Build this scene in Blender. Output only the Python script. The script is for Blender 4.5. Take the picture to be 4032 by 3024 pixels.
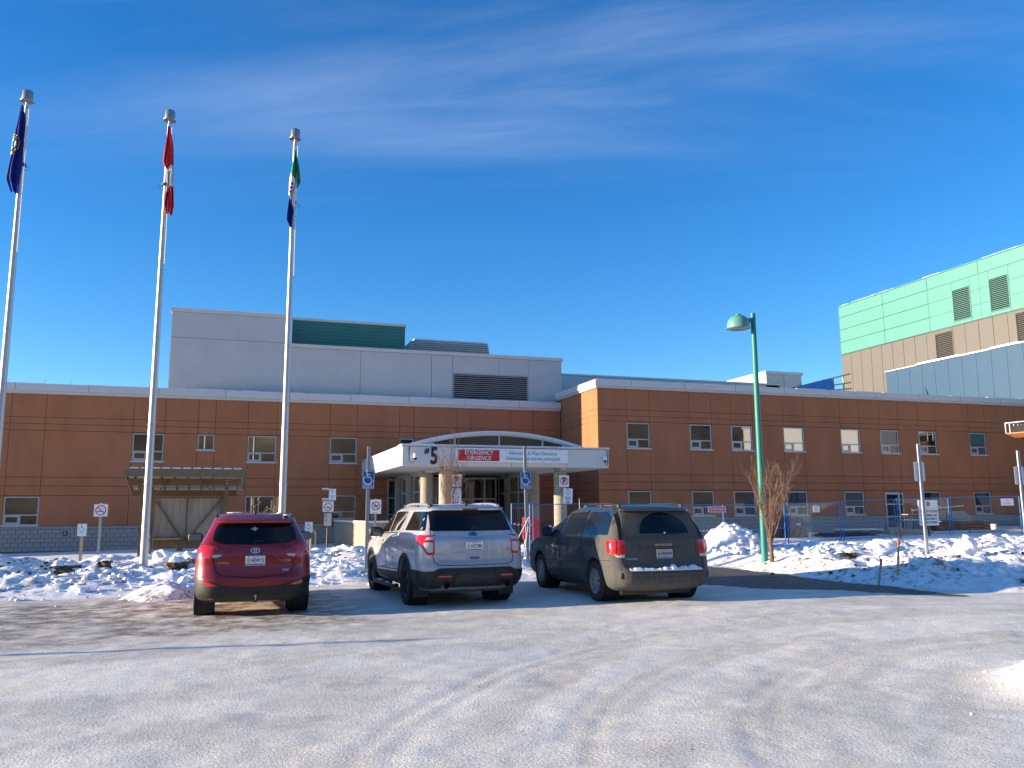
import bpy, bmesh, math, random
import numpy as np
from mathutils import Vector, Matrix
from mathutils.bvhtree import BVHTree
R = math.radians
random.seed(7)
scn = bpy.context.scene
for o in list(bpy.data.objects): bpy.data.objects.remove(o)
COL = scn.collection

# ------------------------------------------------------------ camera
YAW, PIT, ROL = R(18.2165), R(8.5536), R(-0.29606)
CAM = Vector((0, 0, 1.67))
_f = Vector((math.sin(YAW)*math.cos(PIT), math.cos(YAW)*math.cos(PIT), math.sin(PIT)))
_r = Vector((math.cos(YAW), -math.sin(YAW), 0)); _u = _r.cross(_f)
_r2 = _r*math.cos(ROL) + _u*math.sin(ROL); _u2 = -_r*math.sin(ROL) + _u*math.cos(ROL)
cd = bpy.data.cameras.new('camera'); cam = bpy.data.objects.new('camera', cd); COL.objects.link(cam)
cam.matrix_world = Matrix(((_r2.x, _u2.x, -_f.x, CAM.x), (_r2.y, _u2.y, -_f.y, CAM.y), (_r2.z, _u2.z, -_f.z, CAM.z), (0, 0, 0, 1)))
cd.sensor_width = 36; cd.lens = 36*3305.25/4032; cd.clip_end = 3000; cd.clip_start = .05
scn.camera = cam
scn.render.resolution_x = 1024; scn.render.resolution_y = 768

# ------------------------------------------------------------ light
SUN_EL = R(9.6); SUN_DIR = Vector((-1, .18, 0)).normalized()        # horizontal direction towards the sun
sd = bpy.data.lights.new('sun', 'SUN'); sd.energy = 5.0; sd.angle = R(.53); sd.color = (1, .82, .60)
so = bpy.data.objects.new('sun', sd); COL.objects.link(so)
to_sun = Vector((SUN_DIR.x*math.cos(SUN_EL), SUN_DIR.y*math.cos(SUN_EL), math.sin(SUN_EL)))
so.rotation_euler = to_sun.to_track_quat('Z', 'Y').to_euler(); so.location = (-40, 10, 40)
W = bpy.data.worlds.new('World'); scn.world = W; W.use_nodes = True
wn, wl = W.node_tree.nodes, W.node_tree.links
for n in list(wn): wn.remove(n)
def N(t, **k):
    n = wn.new(t)
    for a, b in k.items(): setattr(n, a, b)
    return n
wo = N('ShaderNodeOutputWorld'); wb = N('ShaderNodeBackground'); sky = N('ShaderNodeTexSky')
sky.sky_type = 'NISHITA'; sky.sun_disc = False; sky.sun_elevation = SUN_EL
sky.sun_rotation = math.atan2(SUN_DIR.x, SUN_DIR.y)
sky.altitude = 700; sky.air_density = 1.0; sky.dust_density = .0; sky.ozone_density = 3.5
hs = N('ShaderNodeHueSaturation'); hs.inputs['Hue'].default_value = .507; hs.inputs['Saturation'].default_value = 1.22; hs.inputs['Value'].default_value = 1.0
wl.new(sky.outputs[0], hs.inputs['Color'])
# thin cirrus, laid on a plane high above the ground
tc = N('ShaderNodeTexCoord'); sx = N('ShaderNodeSeparateXYZ'); wl.new(tc.outputs['Generated'], sx.inputs[0])
mz = N('ShaderNodeMath', operation='MAXIMUM'); wl.new(sx.outputs['Z'], mz.inputs[0]); mz.inputs[1].default_value = .05
dx = N('ShaderNodeMath', operation='DIVIDE'); wl.new(sx.outputs['X'], dx.inputs[0]); wl.new(mz.outputs[0], dx.inputs[1])
dy = N('ShaderNodeMath', operation='DIVIDE'); wl.new(sx.outputs['Y'], dy.inputs[0]); wl.new(mz.outputs[0], dy.inputs[1])
cx = N('ShaderNodeCombineXYZ'); wl.new(dx.outputs[0], cx.inputs[0]); wl.new(dy.outputs[0], cx.inputs[1])
def cirrus(scale, loc, rot, lo, hi, det=7, dist=.6):
    mp = N('ShaderNodeMapping'); mp.vector_type = 'TEXTURE'; wl.new(cx.outputs[0], mp.inputs[0])
    mp.inputs['Scale'].default_value = scale; mp.inputs['Location'].default_value = loc; mp.inputs['Rotation'].default_value = (0, 0, rot)
    nz = N('ShaderNodeTexNoise'); nz.inputs['Detail'].default_value = det; nz.inputs['Roughness'].default_value = .58; nz.inputs['Distortion'].default_value = dist
    nz.inputs['Scale'].default_value = 1.0; wl.new(mp.outputs[0], nz.inputs['Vector'])
    mr = N('ShaderNodeMapRange'); mr.interpolation_type = 'SMOOTHSTEP'; wl.new(nz.outputs[0], mr.inputs[0])
    mr.inputs[1].default_value = lo; mr.inputs[2].default_value = hi
    return mr
c1 = cirrus((3.6, .8, 1), (.6, 1.4, 0), R(156), .40, .92)
c2 = cirrus((2.2, .26, 1), (2.2, .4, 3), R(152), .52, .95, 9, 1.1)
c3 = cirrus((4.5, 2.6, 1), (4.6, 2.3, 6), R(150), .28, .62, 3, .2)
ca = N('ShaderNodeMath', operation='MULTIPLY_ADD'); wl.new(c2.outputs[0], ca.inputs[0]); ca.inputs[1].default_value = .5; wl.new(c1.outputs[0], ca.inputs[2])
cm = N('ShaderNodeMath', operation='MULTIPLY'); wl.new(ca.outputs[0], cm.inputs[0]); wl.new(c3.outputs[0], cm.inputs[1])
fd = N('ShaderNodeMapRange'); fd.interpolation_type = 'SMOOTHSTEP'; wl.new(sx.outputs['Z'], fd.inputs[0]); fd.inputs[1].default_value = .30; fd.inputs[2].default_value = .56; fd.inputs[3].default_value = .0; fd.inputs[4].default_value = .50
cf = N('ShaderNodeMath', operation='MULTIPLY'); wl.new(cm.outputs[0], cf.inputs[0]); wl.new(fd.outputs[0], cf.inputs[1])
mx = N('ShaderNodeMixRGB'); wl.new(cf.outputs[0], mx.inputs[0]); wl.new(hs.outputs[0], mx.inputs[1]); mx.inputs[2].default_value = (4.2, 4.6, 5.4, 1)
wl.new(mx.outputs[0], wb.inputs['Color']); wb.inputs['Strength'].default_value = .125; wl.new(wb.outputs[0], wo.inputs[0])
scn.view_settings.view_transform = 'Standard'; scn.view_settings.look = 'None'; scn.view_settings.exposure = 1.20; scn.view_settings.gamma = 1
scn.view_settings.use_curve_mapping = False
scn.render.engine = 'CYCLES'

# ------------------------------------------------------------ materials
MATS = {}
def mat(name, col, rough=.6, metal=0, coat=0, noise=0, nscale=8, bump=0, bscale=60, spec=.5, emit=None, trans=0, stretch=None, alpha=1):
    if name in MATS: return MATS[name]
    m = bpy.data.materials.new(name); m.use_nodes = True; MATS[name] = m
    nt = m.node_tree; b = nt.nodes['Principled BSDF']
    b.inputs['Base Color'].default_value = (*col, 1); b.inputs['Roughness'].default_value = rough; b.inputs['Metallic'].default_value = metal
    b.inputs['Specular IOR Level'].default_value = spec; b.inputs['Coat Weight'].default_value = coat; b.inputs['Coat Roughness'].default_value = .06
    b.inputs['Transmission Weight'].default_value = trans
    if emit: b.inputs['Emission Color'].default_value = (*emit[:3], 1); b.inputs['Emission Strength'].default_value = emit[3]
    if noise or bump:
        t = nt.nodes.new('ShaderNodeTexCoord')
        vec = t.outputs['Object']
        if stretch:
            mp = nt.nodes.new('ShaderNodeMapping'); mp.inputs['Scale'].default_value = stretch; nt.links.new(vec, mp.inputs[0]); vec = mp.outputs[0]
    if noise:
        nz = nt.nodes.new('ShaderNodeTexNoise'); nz.inputs['Scale'].default_value = nscale; nz.inputs['Detail'].default_value = 6; nz.inputs['Roughness'].default_value = .65
        nt.links.new(vec, nz.inputs['Vector'])
        r = nt.nodes.new('ShaderNodeMapRange'); nt.links.new(nz.outputs[0], r.inputs[0]); r.inputs[1].default_value = .25; r.inputs[2].default_value = .75
        r.inputs[3].default_value = 1-noise; r.inputs[4].default_value = 1+noise
        mu = nt.nodes.new('ShaderNodeVectorMath'); mu.operation = 'SCALE'; mu.inputs[0].default_value = col; nt.links.new(r.outputs[0], mu.inputs['Scale'])
        nt.links.new(mu.outputs[0], b.inputs['Base Color'])
    if bump:
        n2 = nt.nodes.new('ShaderNodeTexNoise'); n2.inputs['Scale'].default_value = bscale; n2.inputs['Detail'].default_value = 5; nt.links.new(vec, n2.inputs['Vector'])
        bp = nt.nodes.new('ShaderNodeBump'); bp.inputs['Strength'].default_value = bump; bp.inputs['Distance'].default_value = .02
        nt.links.new(n2.outputs[0], bp.inputs['Height']); nt.links.new(bp.outputs[0], b.inputs['Normal'])
    return m
def reflective(m, ior): m.node_tree.nodes['Principled BSDF'].inputs['IOR'].default_value = ior; return m
M = dict(
 stucco=mat('orange_stucco', (.44, .169, .078), .9, noise=.13, nscale=1.1, stretch=(1, 1, .4), bump=.25, bscale=90, spec=.25),
 joint=mat('stucco_joint', (.25, .092, .04), .95),  # brown of the wall core, seen in the panel joints
 coping=mat('pale_metal_coping', (.63, .615, .585), .5, noise=.05, nscale=1.2),
 cream=mat('cream_trim', (.62, .60, .54), .6, noise=.06, nscale=2),
 grey=mat('grey_stucco', (.55, .535, .50), .85, noise=.07, nscale=.9, bump=.2, bscale=60, spec=.3),
 greyjoint=mat('grey_joint', (.16, .17, .19), .9),
 pgreen=mat('dark_green_cladding', (.035, .19, .15), .5, noise=.08, nscale=2),
 teal=mat('teal_panel', (.075, .25, .21), .45, noise=.03, nscale=.7),
 tealjoint=mat('teal_joint', (.02, .08, .065), .8),
 tan=mat('tan_panel', (.115, .103, .086), .5, noise=.04, nscale=.8),
 tanjoint=mat('tan_joint', (.09, .08, .065), .8),
 blue=mat('blue_membrane', (.013, .062, .125), .55, noise=.08, nscale=.6, bump=.3, bscale=1.2),
 louvre=mat('louvre_metal', (.40, .41, .42), .5, metal=.2),
 dark=mat('dark_void', (.012, .013, .015), .8),
 glass=reflective(mat('window_glass', (.010, .011, .011), .02, spec=.5), 2.4),
 winframe=mat('window_frame', (.47, .46, .44), .4, metal=.1),
 blind=mat('window_blind', (.55, .50, .40), .8),
 block=mat('grey_block', (.38, .345, .30), .9, noise=.12, nscale=3, bump=.4, bscale=50, spec=.2),
 mortar=mat('dark_mortar', (.13, .125, .12), .95),
 brickb=mat('beige_brick', (.44, .36, .26), .9, noise=.16, nscale=6, bump=.4, bscale=60, spec=.2),
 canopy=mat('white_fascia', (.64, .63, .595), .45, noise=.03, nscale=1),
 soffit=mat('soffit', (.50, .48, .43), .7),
 concrete=mat('column_concrete', (.34, .31, .25), .85, noise=.16, nscale=5, bump=.35, bscale=40, spec=.2),
 red=mat('sign_red', (.55, .02, .025), .5), white=mat('sign_white', (.84, .84, .83), .5), black=mat('sign_black', (.015, .016, .02), .5),
 tealtext=mat('teal_lettering', (.01, .27, .26), .5), sblue=mat('sign_blue', (.02, .10, .32), .45), lblue=mat('pale_blue_print', (.12, .25, .50), .5),
 alu=mat('pole_aluminium', (.50, .49, .48), .48, metal=.7, noise=.08, nscale=1.5, stretch=(6, 6, .6)),
 galv=mat('galvanised_steel', (.42, .44, .46), .45, metal=.6, noise=.15, nscale=12),
 steel_dk=mat('dark_steel', (.05, .055, .06), .5, metal=.3),
 wood=mat('weathered_wood', (.17, .128, .07), .85, noise=.25, nscale=5, stretch=(1, 1, 6), bump=.3, bscale=30),
 beam=mat('treated_beam', (.16, .10, .042), .85, noise=.25, nscale=4, stretch=(1, 6, 6), bump=.3, bscale=30),
 lightwood=mat('new_lumber', (.50, .36, .20), .8, noise=.2, nscale=6),
 ply=mat('plywood', (.42, .38, .30), .8, noise=.12, nscale=3),
 corr=mat('cream_corrugated', (.42, .385, .32), .5, noise=.05, nscale=2),
 snow=mat('snow', (.90, .89, .88), .75, noise=.03, nscale=4, bump=.5, bscale=22, spec=.3),
 snowcap=mat('snow_cap', (.90, .895, .885), .7, spec=.3),
 clod=mat('frozen_dirt', (.10, .078, .052), .95, noise=.6, nscale=7, bump=.8, bscale=25, spec=.1),
 rubber=mat('tyre_rubber', (.018, .018, .019), .85, noise=.3, nscale=30),
 blkplastic=mat('black_plastic', (.022, .023, .025), .55, noise=.15, nscale=14),
 carglass=mat('car_glass', (.005, .006, .007), .04, spec=.45),
 chrome=mat('chrome', (.75, .75, .77), .12, metal=1), chromeblue=mat('badge_blue', (.01, .03, .10), .2, coat=.5),
 lampred=mat('lamp_red', (.55, .012, .012), .12, coat=1), lampred2=mat('lamp_dark_red', (.28, .006, .008), .15, coat=1), lampclear=mat('lamp_clear', (.55, .53, .50), .12, coat=1), seam=mat('panel_gap', (.006, .006, .006), .9),
 redpaint=mat('red_car_paint', (.33, .012, .02), .28, metal=.45, coat=1, noise=.05, nscale=3),
 silver=mat('silver_car_paint', (.52, .53, .54), .33, metal=.65, coat=.8, noise=.05, nscale=4),
 tealpaint=mat('teal_pole_paint', (.018, .20, .165), .5, noise=.15, nscale=4, stretch=(4, 4, .7)),
 tealpale=mat('teal_cap_faded', (.09, .30, .25), .5, noise=.15, nscale=6),
 fenceblue=mat('fence_blue_paint', (.02, .17, .46), .45, noise=.15, nscale=6),
 wire=mat('fence_wire', (.10, .13, .18), .5, metal=.3),
 bark=mat('reddish_bark', (.16, .085, .052), .8, noise=.3, nscale=20), twig=mat('grey_twig', (.22, .15, .11), .85, noise=.25, nscale=20),
 orange=mat('lift_orange', (.34, .125, .04), .5), yellow=mat('plate_yellow', (.75, .55, .12), .5), tarp=mat('blue_tarp', (.02, .20, .55), .5, bump=.5, bscale=3),
 gold=mat('emblem_gold', (.62, .45, .10), .6), brownp=mat('emblem_brown', (.35, .16, .04), .6),
 fl_blue=mat('flag_blue', (.006, .02, .22), .8), fl_red=mat('flag_red', (.60, .012, .02), .8), fl_white=mat('flag_white', (.72, .72, .74), .8), fl_green=mat('flag_green', (.01, .22, .09), .8), fl_navy=mat('flag_navy', (.01, .025, .20), .8),
 membrane=mat('dark_roll', (.02, .035, .07), .6), paper=mat('paper', (.78, .77, .80), .7), grass=mat('dry_grass', (.40, .30, .16), .9), newred=mat('box_red', (.52, .028, .02), .4),
)
def dirt_paint(name, paint, dirt, z0, z1, rough=.35, metal=.3, ymax=None, amt=.9, lo=1.25, hi=1.95, coat=.9):
    """car paint under a coat of dried road dirt that thins out with height"""
    m = bpy.data.materials.new(name); m.use_nodes = True; nt = m.node_tree; b = nt.nodes['Principled BSDF']; L = nt.links.new
    t = nt.nodes.new('ShaderNodeTexCoord'); sp = nt.nodes.new('ShaderNodeSeparateXYZ'); L(t.outputs['Object'], sp.inputs[0])
    n1 = nt.nodes.new('ShaderNodeTexNoise'); n1.inputs['Scale'].default_value = 3.2; n1.inputs['Detail'].default_value = 8; n1.inputs['Roughness'].default_value = .7; L(t.outputs['Object'], n1.inputs['Vector'])
    mp = nt.nodes.new('ShaderNodeMapping'); mp.inputs['Scale'].default_value = (16, 16, 2.2); L(t.outputs['Object'], mp.inputs[0])
    n2 = nt.nodes.new('ShaderNodeTexNoise'); n2.inputs['Scale'].default_value = 1; n2.inputs['Detail'].default_value = 5; L(mp.outputs[0], n2.inputs['Vector'])
    g = nt.nodes.new('ShaderNodeMapRange'); L(sp.outputs['Z'], g.inputs[0]); g.inputs[1].default_value = z0; g.inputs[2].default_value = z1; g.inputs[3].default_value = 1; g.inputs[4].default_value = 0
    a = nt.nodes.new('ShaderNodeMath'); a.operation = 'MULTIPLY_ADD'; L(n1.outputs[0], a.inputs[0]); a.inputs[1].default_value = 1.5; L(g.outputs[0], a.inputs[2])
    a2 = nt.nodes.new('ShaderNodeMath'); a2.operation = 'MULTIPLY_ADD'; L(n2.outputs[0], a2.inputs[0]); a2.inputs[1].default_value = .8; L(a.outputs[0], a2.inputs[2])
    src = a2
    if ymax is not None:                      # the tail collects more
        gy = nt.nodes.new('ShaderNodeMapRange'); L(sp.outputs['Y'], gy.inputs[0]); gy.inputs[1].default_value = 0; gy.inputs[2].default_value = ymax; gy.inputs[3].default_value = .55; gy.inputs[4].default_value = 0
        a3 = nt.nodes.new('ShaderNodeMath'); a3.operation = 'ADD'; L(a2.outputs[0], a3.inputs[0]); L(gy.outputs[0], a3.inputs[1]); src = a3
    r = nt.nodes.new('ShaderNodeMapRange'); r.interpolation_type = 'SMOOTHSTEP'; L(src.outputs[0], r.inputs[0]); r.inputs[1].default_value = lo; r.inputs[2].default_value = hi; r.inputs[4].default_value = amt
    mxc = nt.nodes.new('ShaderNodeMixRGB'); L(r.outputs[0], mxc.inputs[0]); mxc.inputs[1].default_value = (*paint, 1); nd = nt.nodes.new('ShaderNodeTexNoise'); nd.inputs['Scale'].default_value = 11; nd.inputs['Detail'].default_value = 7; nd.inputs['Roughness'].default_value = .7; L(mp.outputs[0], nd.inputs['Vector']); nd.inputs['Scale'].default_value = 1.7
    sc = nt.nodes.new('ShaderNodeMapRange'); L(nd.outputs[0], sc.inputs[0]); sc.inputs[1].default_value = .3; sc.inputs[2].default_value = .7; sc.inputs[3].default_value = .62; sc.inputs[4].default_value = 1.3
    dv = nt.nodes.new('ShaderNodeVectorMath'); dv.operation = 'SCALE'; dv.inputs[0].default_value = dirt; L(sc.outputs[0], dv.inputs['Scale']); L(dv.outputs[0], mxc.inputs[2]); L(mxc.outputs[0], b.inputs['Base Color'])
    rr = nt.nodes.new('ShaderNodeMapRange'); L(r.outputs[0], rr.inputs[0]); rr.inputs[3].default_value = rough; rr.inputs[4].default_value = .9; L(rr.outputs[0], b.inputs['Roughness'])
    mm = nt.nodes.new('ShaderNodeMapRange'); L(r.outputs[0], mm.inputs[0]); mm.inputs[3].default_value = metal; mm.inputs[4].default_value = 0; L(mm.outputs[0], b.inputs['Metallic'])
    cc = nt.nodes.new('ShaderNodeMapRange'); L(r.outputs[0], cc.inputs[0]); cc.inputs[3].default_value = coat; cc.inputs[4].default_value = 0; L(cc.outputs[0], b.inputs['Coat Weight'])
    MATS[name] = m; return m
M['vanpaint'] = dirt_paint('van_paint_dirty', (.028, .031, .037), (.086, .082, .073), .45, 1.6, ymax=1.0, lo=1.38, hi=2.0)
M['silverdirt'] = dirt_paint('silver_paint_dirty', (.62, .61, .59), (.33, .30, .25), .2, 1.1, .33, .45, ymax=.5, amt=.5)
M['reddirt'] = dirt_paint('red_paint_dirty', (.30, .005, .007), (.24, .08, .06), .0, 1.2, .22, .35, ymax=.4, amt=.12)
M['vanglassdirty'] = dirt_paint('van_glass_dirty', (.008, .009, .01), (.10, .088, .066), 1.0, 2.4, .05, 0, ymax=.8, amt=.8)
M['plastdirt'] = dirt_paint('plastic_dirty', (.011, .0115, .012), (.10, .09, .075), .0, .8, .55, 0, amt=.14, coat=0)

# ------------------------------------------------------------ object helpers
def obj(name, me, m=None, parent=None, smooth=False):
    o = bpy.data.objects.new(name, me); COL.objects.link(o)
    if m is not None and not me.materials: me.materials.append(m)
    if parent is not None: o.parent = parent
    if smooth: me.polygons.foreach_set('use_smooth', [True]*len(me.polygons))
    return o
def tag(o, label=None, cat=None, group=None, kind=None):
    if label: o['label'] = label
    if cat: o['category'] = cat
    if group: o['group'] = group
    if kind: o['kind'] = kind
    return o
def thing(name, label, cat, loc=(0, 0, 0), rz=0, group=None):
    o = bpy.data.objects.new(name, None); COL.objects.link(o); o.location = loc; o.rotation_euler = (0, 0, rz); o.empty_display_size = .2
    return tag(o, label, cat, group)
class MB:
    def __init__(s): s.v = []; s.f = []
    def add(s, vs, fs, mx=None):
        k = len(s.v)
        s.v += [tuple(mx @ Vector(p)) if mx else tuple(p) for p in vs]; s.f += [tuple(i+k for i in f) for f in fs]; return s
    def box(s, x0, x1, y0, y1, z0, z1, mx=None):
        return s.add([(x0, y0, z0), (x1, y0, z0), (x1, y1, z0), (x0, y1, z0), (x0, y0, z1), (x1, y0, z1), (x1, y1, z1), (x0, y1, z1)],
                     [(0, 3, 2, 1), (4, 5, 6, 7), (0, 1, 5, 4), (1, 2, 6, 5), (2, 3, 7, 6), (3, 0, 4, 7)], mx)
    def tube(s, pts, r, n=8, cap=True):
        pts = [Vector(p) for p in pts]; rr = r if isinstance(r, (list, tuple)) else [r]*len(pts); k = len(s.v)
        for i, p in enumerate(pts):
            t = (pts[min(i+1, len(pts)-1)] - pts[max(i-1, 0)]).normalized(); a = Vector((0, 0, 1)) if abs(t.z) < .9 else Vector((1, 0, 0))
            u = t.cross(a).normalized(); w = t.cross(u)
            for j in range(n):
                q = 2*math.pi*j/n; s.v.append(tuple(p + (u*math.cos(q) + w*math.sin(q))*rr[i]))
        for i in range(len(pts)-1):
            for j in range(n):
                s.f.append((k+i*n+j, k+i*n+(j+1) % n, k+(i+1)*n+(j+1) % n, k+(i+1)*n+j))
        if cap: s.f.append(tuple(k+j for j in range(n))[::-1]); s.f.append(tuple(k+(len(pts)-1)*n+j for j in range(n)))
        return s
    def bar(s, a, b, w, h, up=(0, 0, 1)):
        a, b = Vector(a), Vector(b); t = (b-a).normalized(); u = Vector(up); sx = t.cross(u).normalized(); uz = sx.cross(t)
        vs = [p + sx*i*w/2 + uz*j*h/2 for p in (a, b) for i, j in ((-1, -1), (1, -1), (1, 1), (-1, 1))]
        return s.add(vs, [(0, 1, 2, 3), (7, 6, 5, 4), (0, 4, 5, 1), (1, 5, 6, 2), (2, 6, 7, 3), (3, 7, 4, 0)])
    def prism(s, poly, d0, d1, mx=None, axis='y'):
        """2D polygon (a,b) extruded along y (a->x, b->z), x (a->y,b->z) or z"""
        n = len(poly)
        P = {'y': lambda a, b, d: (a, d, b), 'x': lambda a, b, d: (d, a, b), 'z': lambda a, b, d: (a, b, d)}[axis]
        vs = [P(a, b, d0) for a, b in poly] + [P(a, b, d1) for a, b in poly]
        fs = [tuple(range(n)), tuple(range(2*n-1, n-1, -1))] + [(i, n+i, n+(i+1) % n, (i+1) % n) for i in range(n)]
        return s.add(vs, fs, mx)
    def lathe(s, prof, n=24, mx=None):
        """profile (r,z) turned round z"""
        k0 = len(prof); vs = []; fs = []
        for j in range(n):
            q = 2*math.pi*j/n; vs += [(r*math.cos(q), r*math.sin(q), z) for r, z in prof]
        for j in range(n):
            for i in range(k0-1): fs.append((j*k0+i, ((j+1) % n)*k0+i, ((j+1) % n)*k0+i+1, j*k0+i+1))
        return s.add(vs, fs, mx)
    def mesh(s, name='mesh', fix=True):
        me = bpy.data.meshes.new(name); me.from_pydata(s.v, [], s.f)
        if fix:
            bm = bmesh.new(); bm.from_mesh(me); bmesh.ops.recalc_face_normals(bm, faces=bm.faces); bm.to_mesh(me); bm.free()
        me.update(); return me
    def build(s, name, m, parent=None, smooth=False, fix=True):
        o = obj(name, s.mesh(name, fix), m, parent)
        if smooth: autosmooth(o.data)
        return o
def autosmooth(me, ang=40):
    bm = bmesh.new(); bm.from_mesh(me)
    for f in bm.faces: f.smooth = True
    lim = R(ang)
    for e in bm.edges:
        if len(e.link_faces) == 2 and e.calc_face_angle(0) > lim: e.smooth = False
    bm.to_mesh(me); bm.free()
def bevel_mesh(me, w=.01, seg=2):
    bm = bmesh.new(); bm.from_mesh(me); bmesh.ops.bevel(bm, geom=list(bm.edges), offset=w, segments=seg, affect='EDGES', profile=.5); bm.to_mesh(me); bm.free()
def copytree(o, loc, rz=0, label=None):
    c = o.copy(); COL.objects.link(c); c.location = loc; c.rotation_euler = (0, 0, rz)
    if label: c['label'] = label
    for ch in o.children:
        d = ch.copy(); COL.objects.link(d); d.parent = c
        for g in ch.children:
            e = g.copy(); COL.objects.link(e); e.parent = d
    return c
def text_mb(s, size, bold=0, shear=0, align='CENTER', depth=.001, res=2, sx=1.0):
    cu = bpy.data.curves.new('t', 'FONT'); cu.body = s; cu.size = size; cu.align_x = align; cu.align_y = 'CENTER'; cu.offset = bold; cu.shear = shear; cu.extrude = depth; cu.resolution_u = res
    o = bpy.data.objects.new('t', cu); COL.objects.link(o); dg = bpy.context.evaluated_depsgraph_get(); dg.update()
    me = bpy.data.meshes.new_from_object(o.evaluated_get(dg)); mb = MB()
    mb.v = [(v.co.x*sx, v.co.y, v.co.z) for v in me.vertices]; mb.f = [tuple(p.vertices) for p in me.polygons]
    bpy.data.objects.remove(o); bpy.data.curves.remove(cu); bpy.data.meshes.remove(me); return mb
def to_xz(mb, x, y, z, m=None):
    """lay a drawing made in the XY plane upright (x right, y up), facing -Y"""
    mb.v = [(x+a, y-c, z+b) for a, b, c in mb.v]; return mb
def flip(mb): mb.f = [tuple(reversed(f)) for f in mb.f]; return mb
def ring2d(r0, r1, n=28, a0=0, a1=360):
    mb = MB(); full = a1-a0 >= 360; k = n if full else n+1
    for j in range(k):
        q = R(a0+(a1-a0)*j/n)
        for r in (r0, r1):
            for z in (0, .0012): mb.v.append((r*math.cos(q), r*math.sin(q), z))
    for j in range(n):
        a = j*4; b = ((j+1) % k)*4
        mb.f += [(a+1, a+3, b+3, b+1), (a+2, a, b, b+2), (a, a+1, b+1, b), (a+3, a+2, b+2, b+3)]
    return mb
def disc2d(r, n=20, sx=1, sy=1): 
    return MB().prism([(r*sx*math.cos(2*math.pi*i/n), r*sy*math.sin(2*math.pi*i/n)) for i in range(n)], 0, .0012, axis='z')
def stroke2d(pts, w):
    mb = MB()
    for (a, b), (c, d) in zip(pts[:-1], pts[1:]):
        t = Vector((c-a, d-b)); L = t.length; t /= L; n = Vector((-t.y, t.x))*w/2; e = t*w*.25
        P = [(a-e.x+n.x, b-e.y+n.y), (a-e.x-n.x, b-e.y-n.y), (c+e.x-n.x, d+e.y-n.y), (c+e.x+n.x, d+e.y+n.y)]
        mb.prism(P, 0, .0012, axis='z')
    return mb
def merge(*mbs):
    o = MB()
    for m in mbs: o.add(m.v, m.f)
    return o
def shift(mb, dx, dy, s=1): mb.v = [(a*s+dx, b*s+dy, c) for a, b, c in mb.v]; return mb
def rrect(w, h, r, n=4):
    P = []
    for cx_, cy_, a0 in ((w/2-r, h/2-r, 0), (-w/2+r, h/2-r, 90), (-w/2+r, -h/2+r, 180), (w/2-r, -h/2+r, 270)):
        P += [(cx_+r*math.cos(R(a0+90*i/n)), cy_+r*math.sin(R(a0+90*i/n))) for i in range(n+1)]
    return P
def roundpoly(P, r, n=4):
    out = []; k = len(P)
    for i in range(k):
        p = Vector(P[i]); a = Vector(P[i-1])-p; b = Vector(P[(i+1) % k])-p; la, lb = a.length, b.length
        q = min(r, la*.45, lb*.45); A = p+a/la*q; B = p+b/lb*q
        for j in range(n+1):
            t = j/n; out.append(tuple(A*(1-t)**2 + p*2*t*(1-t) + B*t*t))
    return out

# ------------------------------------------------------------ noise in numpy
def _h(i, j, s):
    n = (i*374761393 + j*668265263 + s*974634777) & 0xffffffff
    n = ((n ^ (n >> 13))*1274126177) & 0xffffffff
    return ((n ^ (n >> 16)) & 0xffff)/65535.0
def vnoise(x, y, s=0):
    xi = np.floor(x).astype(np.int64); yi = np.floor(y).astype(np.int64); fx = x-xi; fy = y-yi
    fx = fx*fx*fx*(fx*(fx*6-15)+10); fy = fy*fy*fy*(fy*(fy*6-15)+10)
    a = _h(xi, yi, s); b = _h(xi+1, yi, s); c = _h(xi, yi+1, s); d = _h(xi+1, yi+1, s)
    return (a*(1-fx)+b*fx)*(1-fy)+(c*(1-fx)+d*fx)*fy - .5
def fbm(x, y, s=0, o=4, g=.5):
    t = 0; a = 1
    for i in range(o):
        t = t + a*vnoise(x*2**i+17.3*i, y*2**i+9.1*i, s+i); a *= g
    return t
def sstep(a, b, x): t = np.clip((x-a)/(b-a), 0, 1); return t*t*(3-2*t)
def cobble(x, y, s, r=.62):
    xi = np.floor(x).astype(np.int64); yi = np.floor(y).astype(np.int64); best = np.zeros_like(x)
    for i in (-1, 0, 1):
        for j in (-1, 0, 1):
            cx = xi+i; cy = yi+j; px = cx+.15+.7*_h(cx, cy, s); py = cy+.15+.7*_h(cx, cy, s+7); q = _h(cx, cy, s+13); rr = r*(.45+.6*q)
            dd = ((x-px)**2+((y-py)*(.8+.5*q))**2)/(rr*rr); best = np.maximum(best, np.sqrt(np.clip(1-dd, 0, 1))*(.25+.75*q*q))
    return best
def base_z(x): return .014*np.clip(x, -30, 60)
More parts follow.
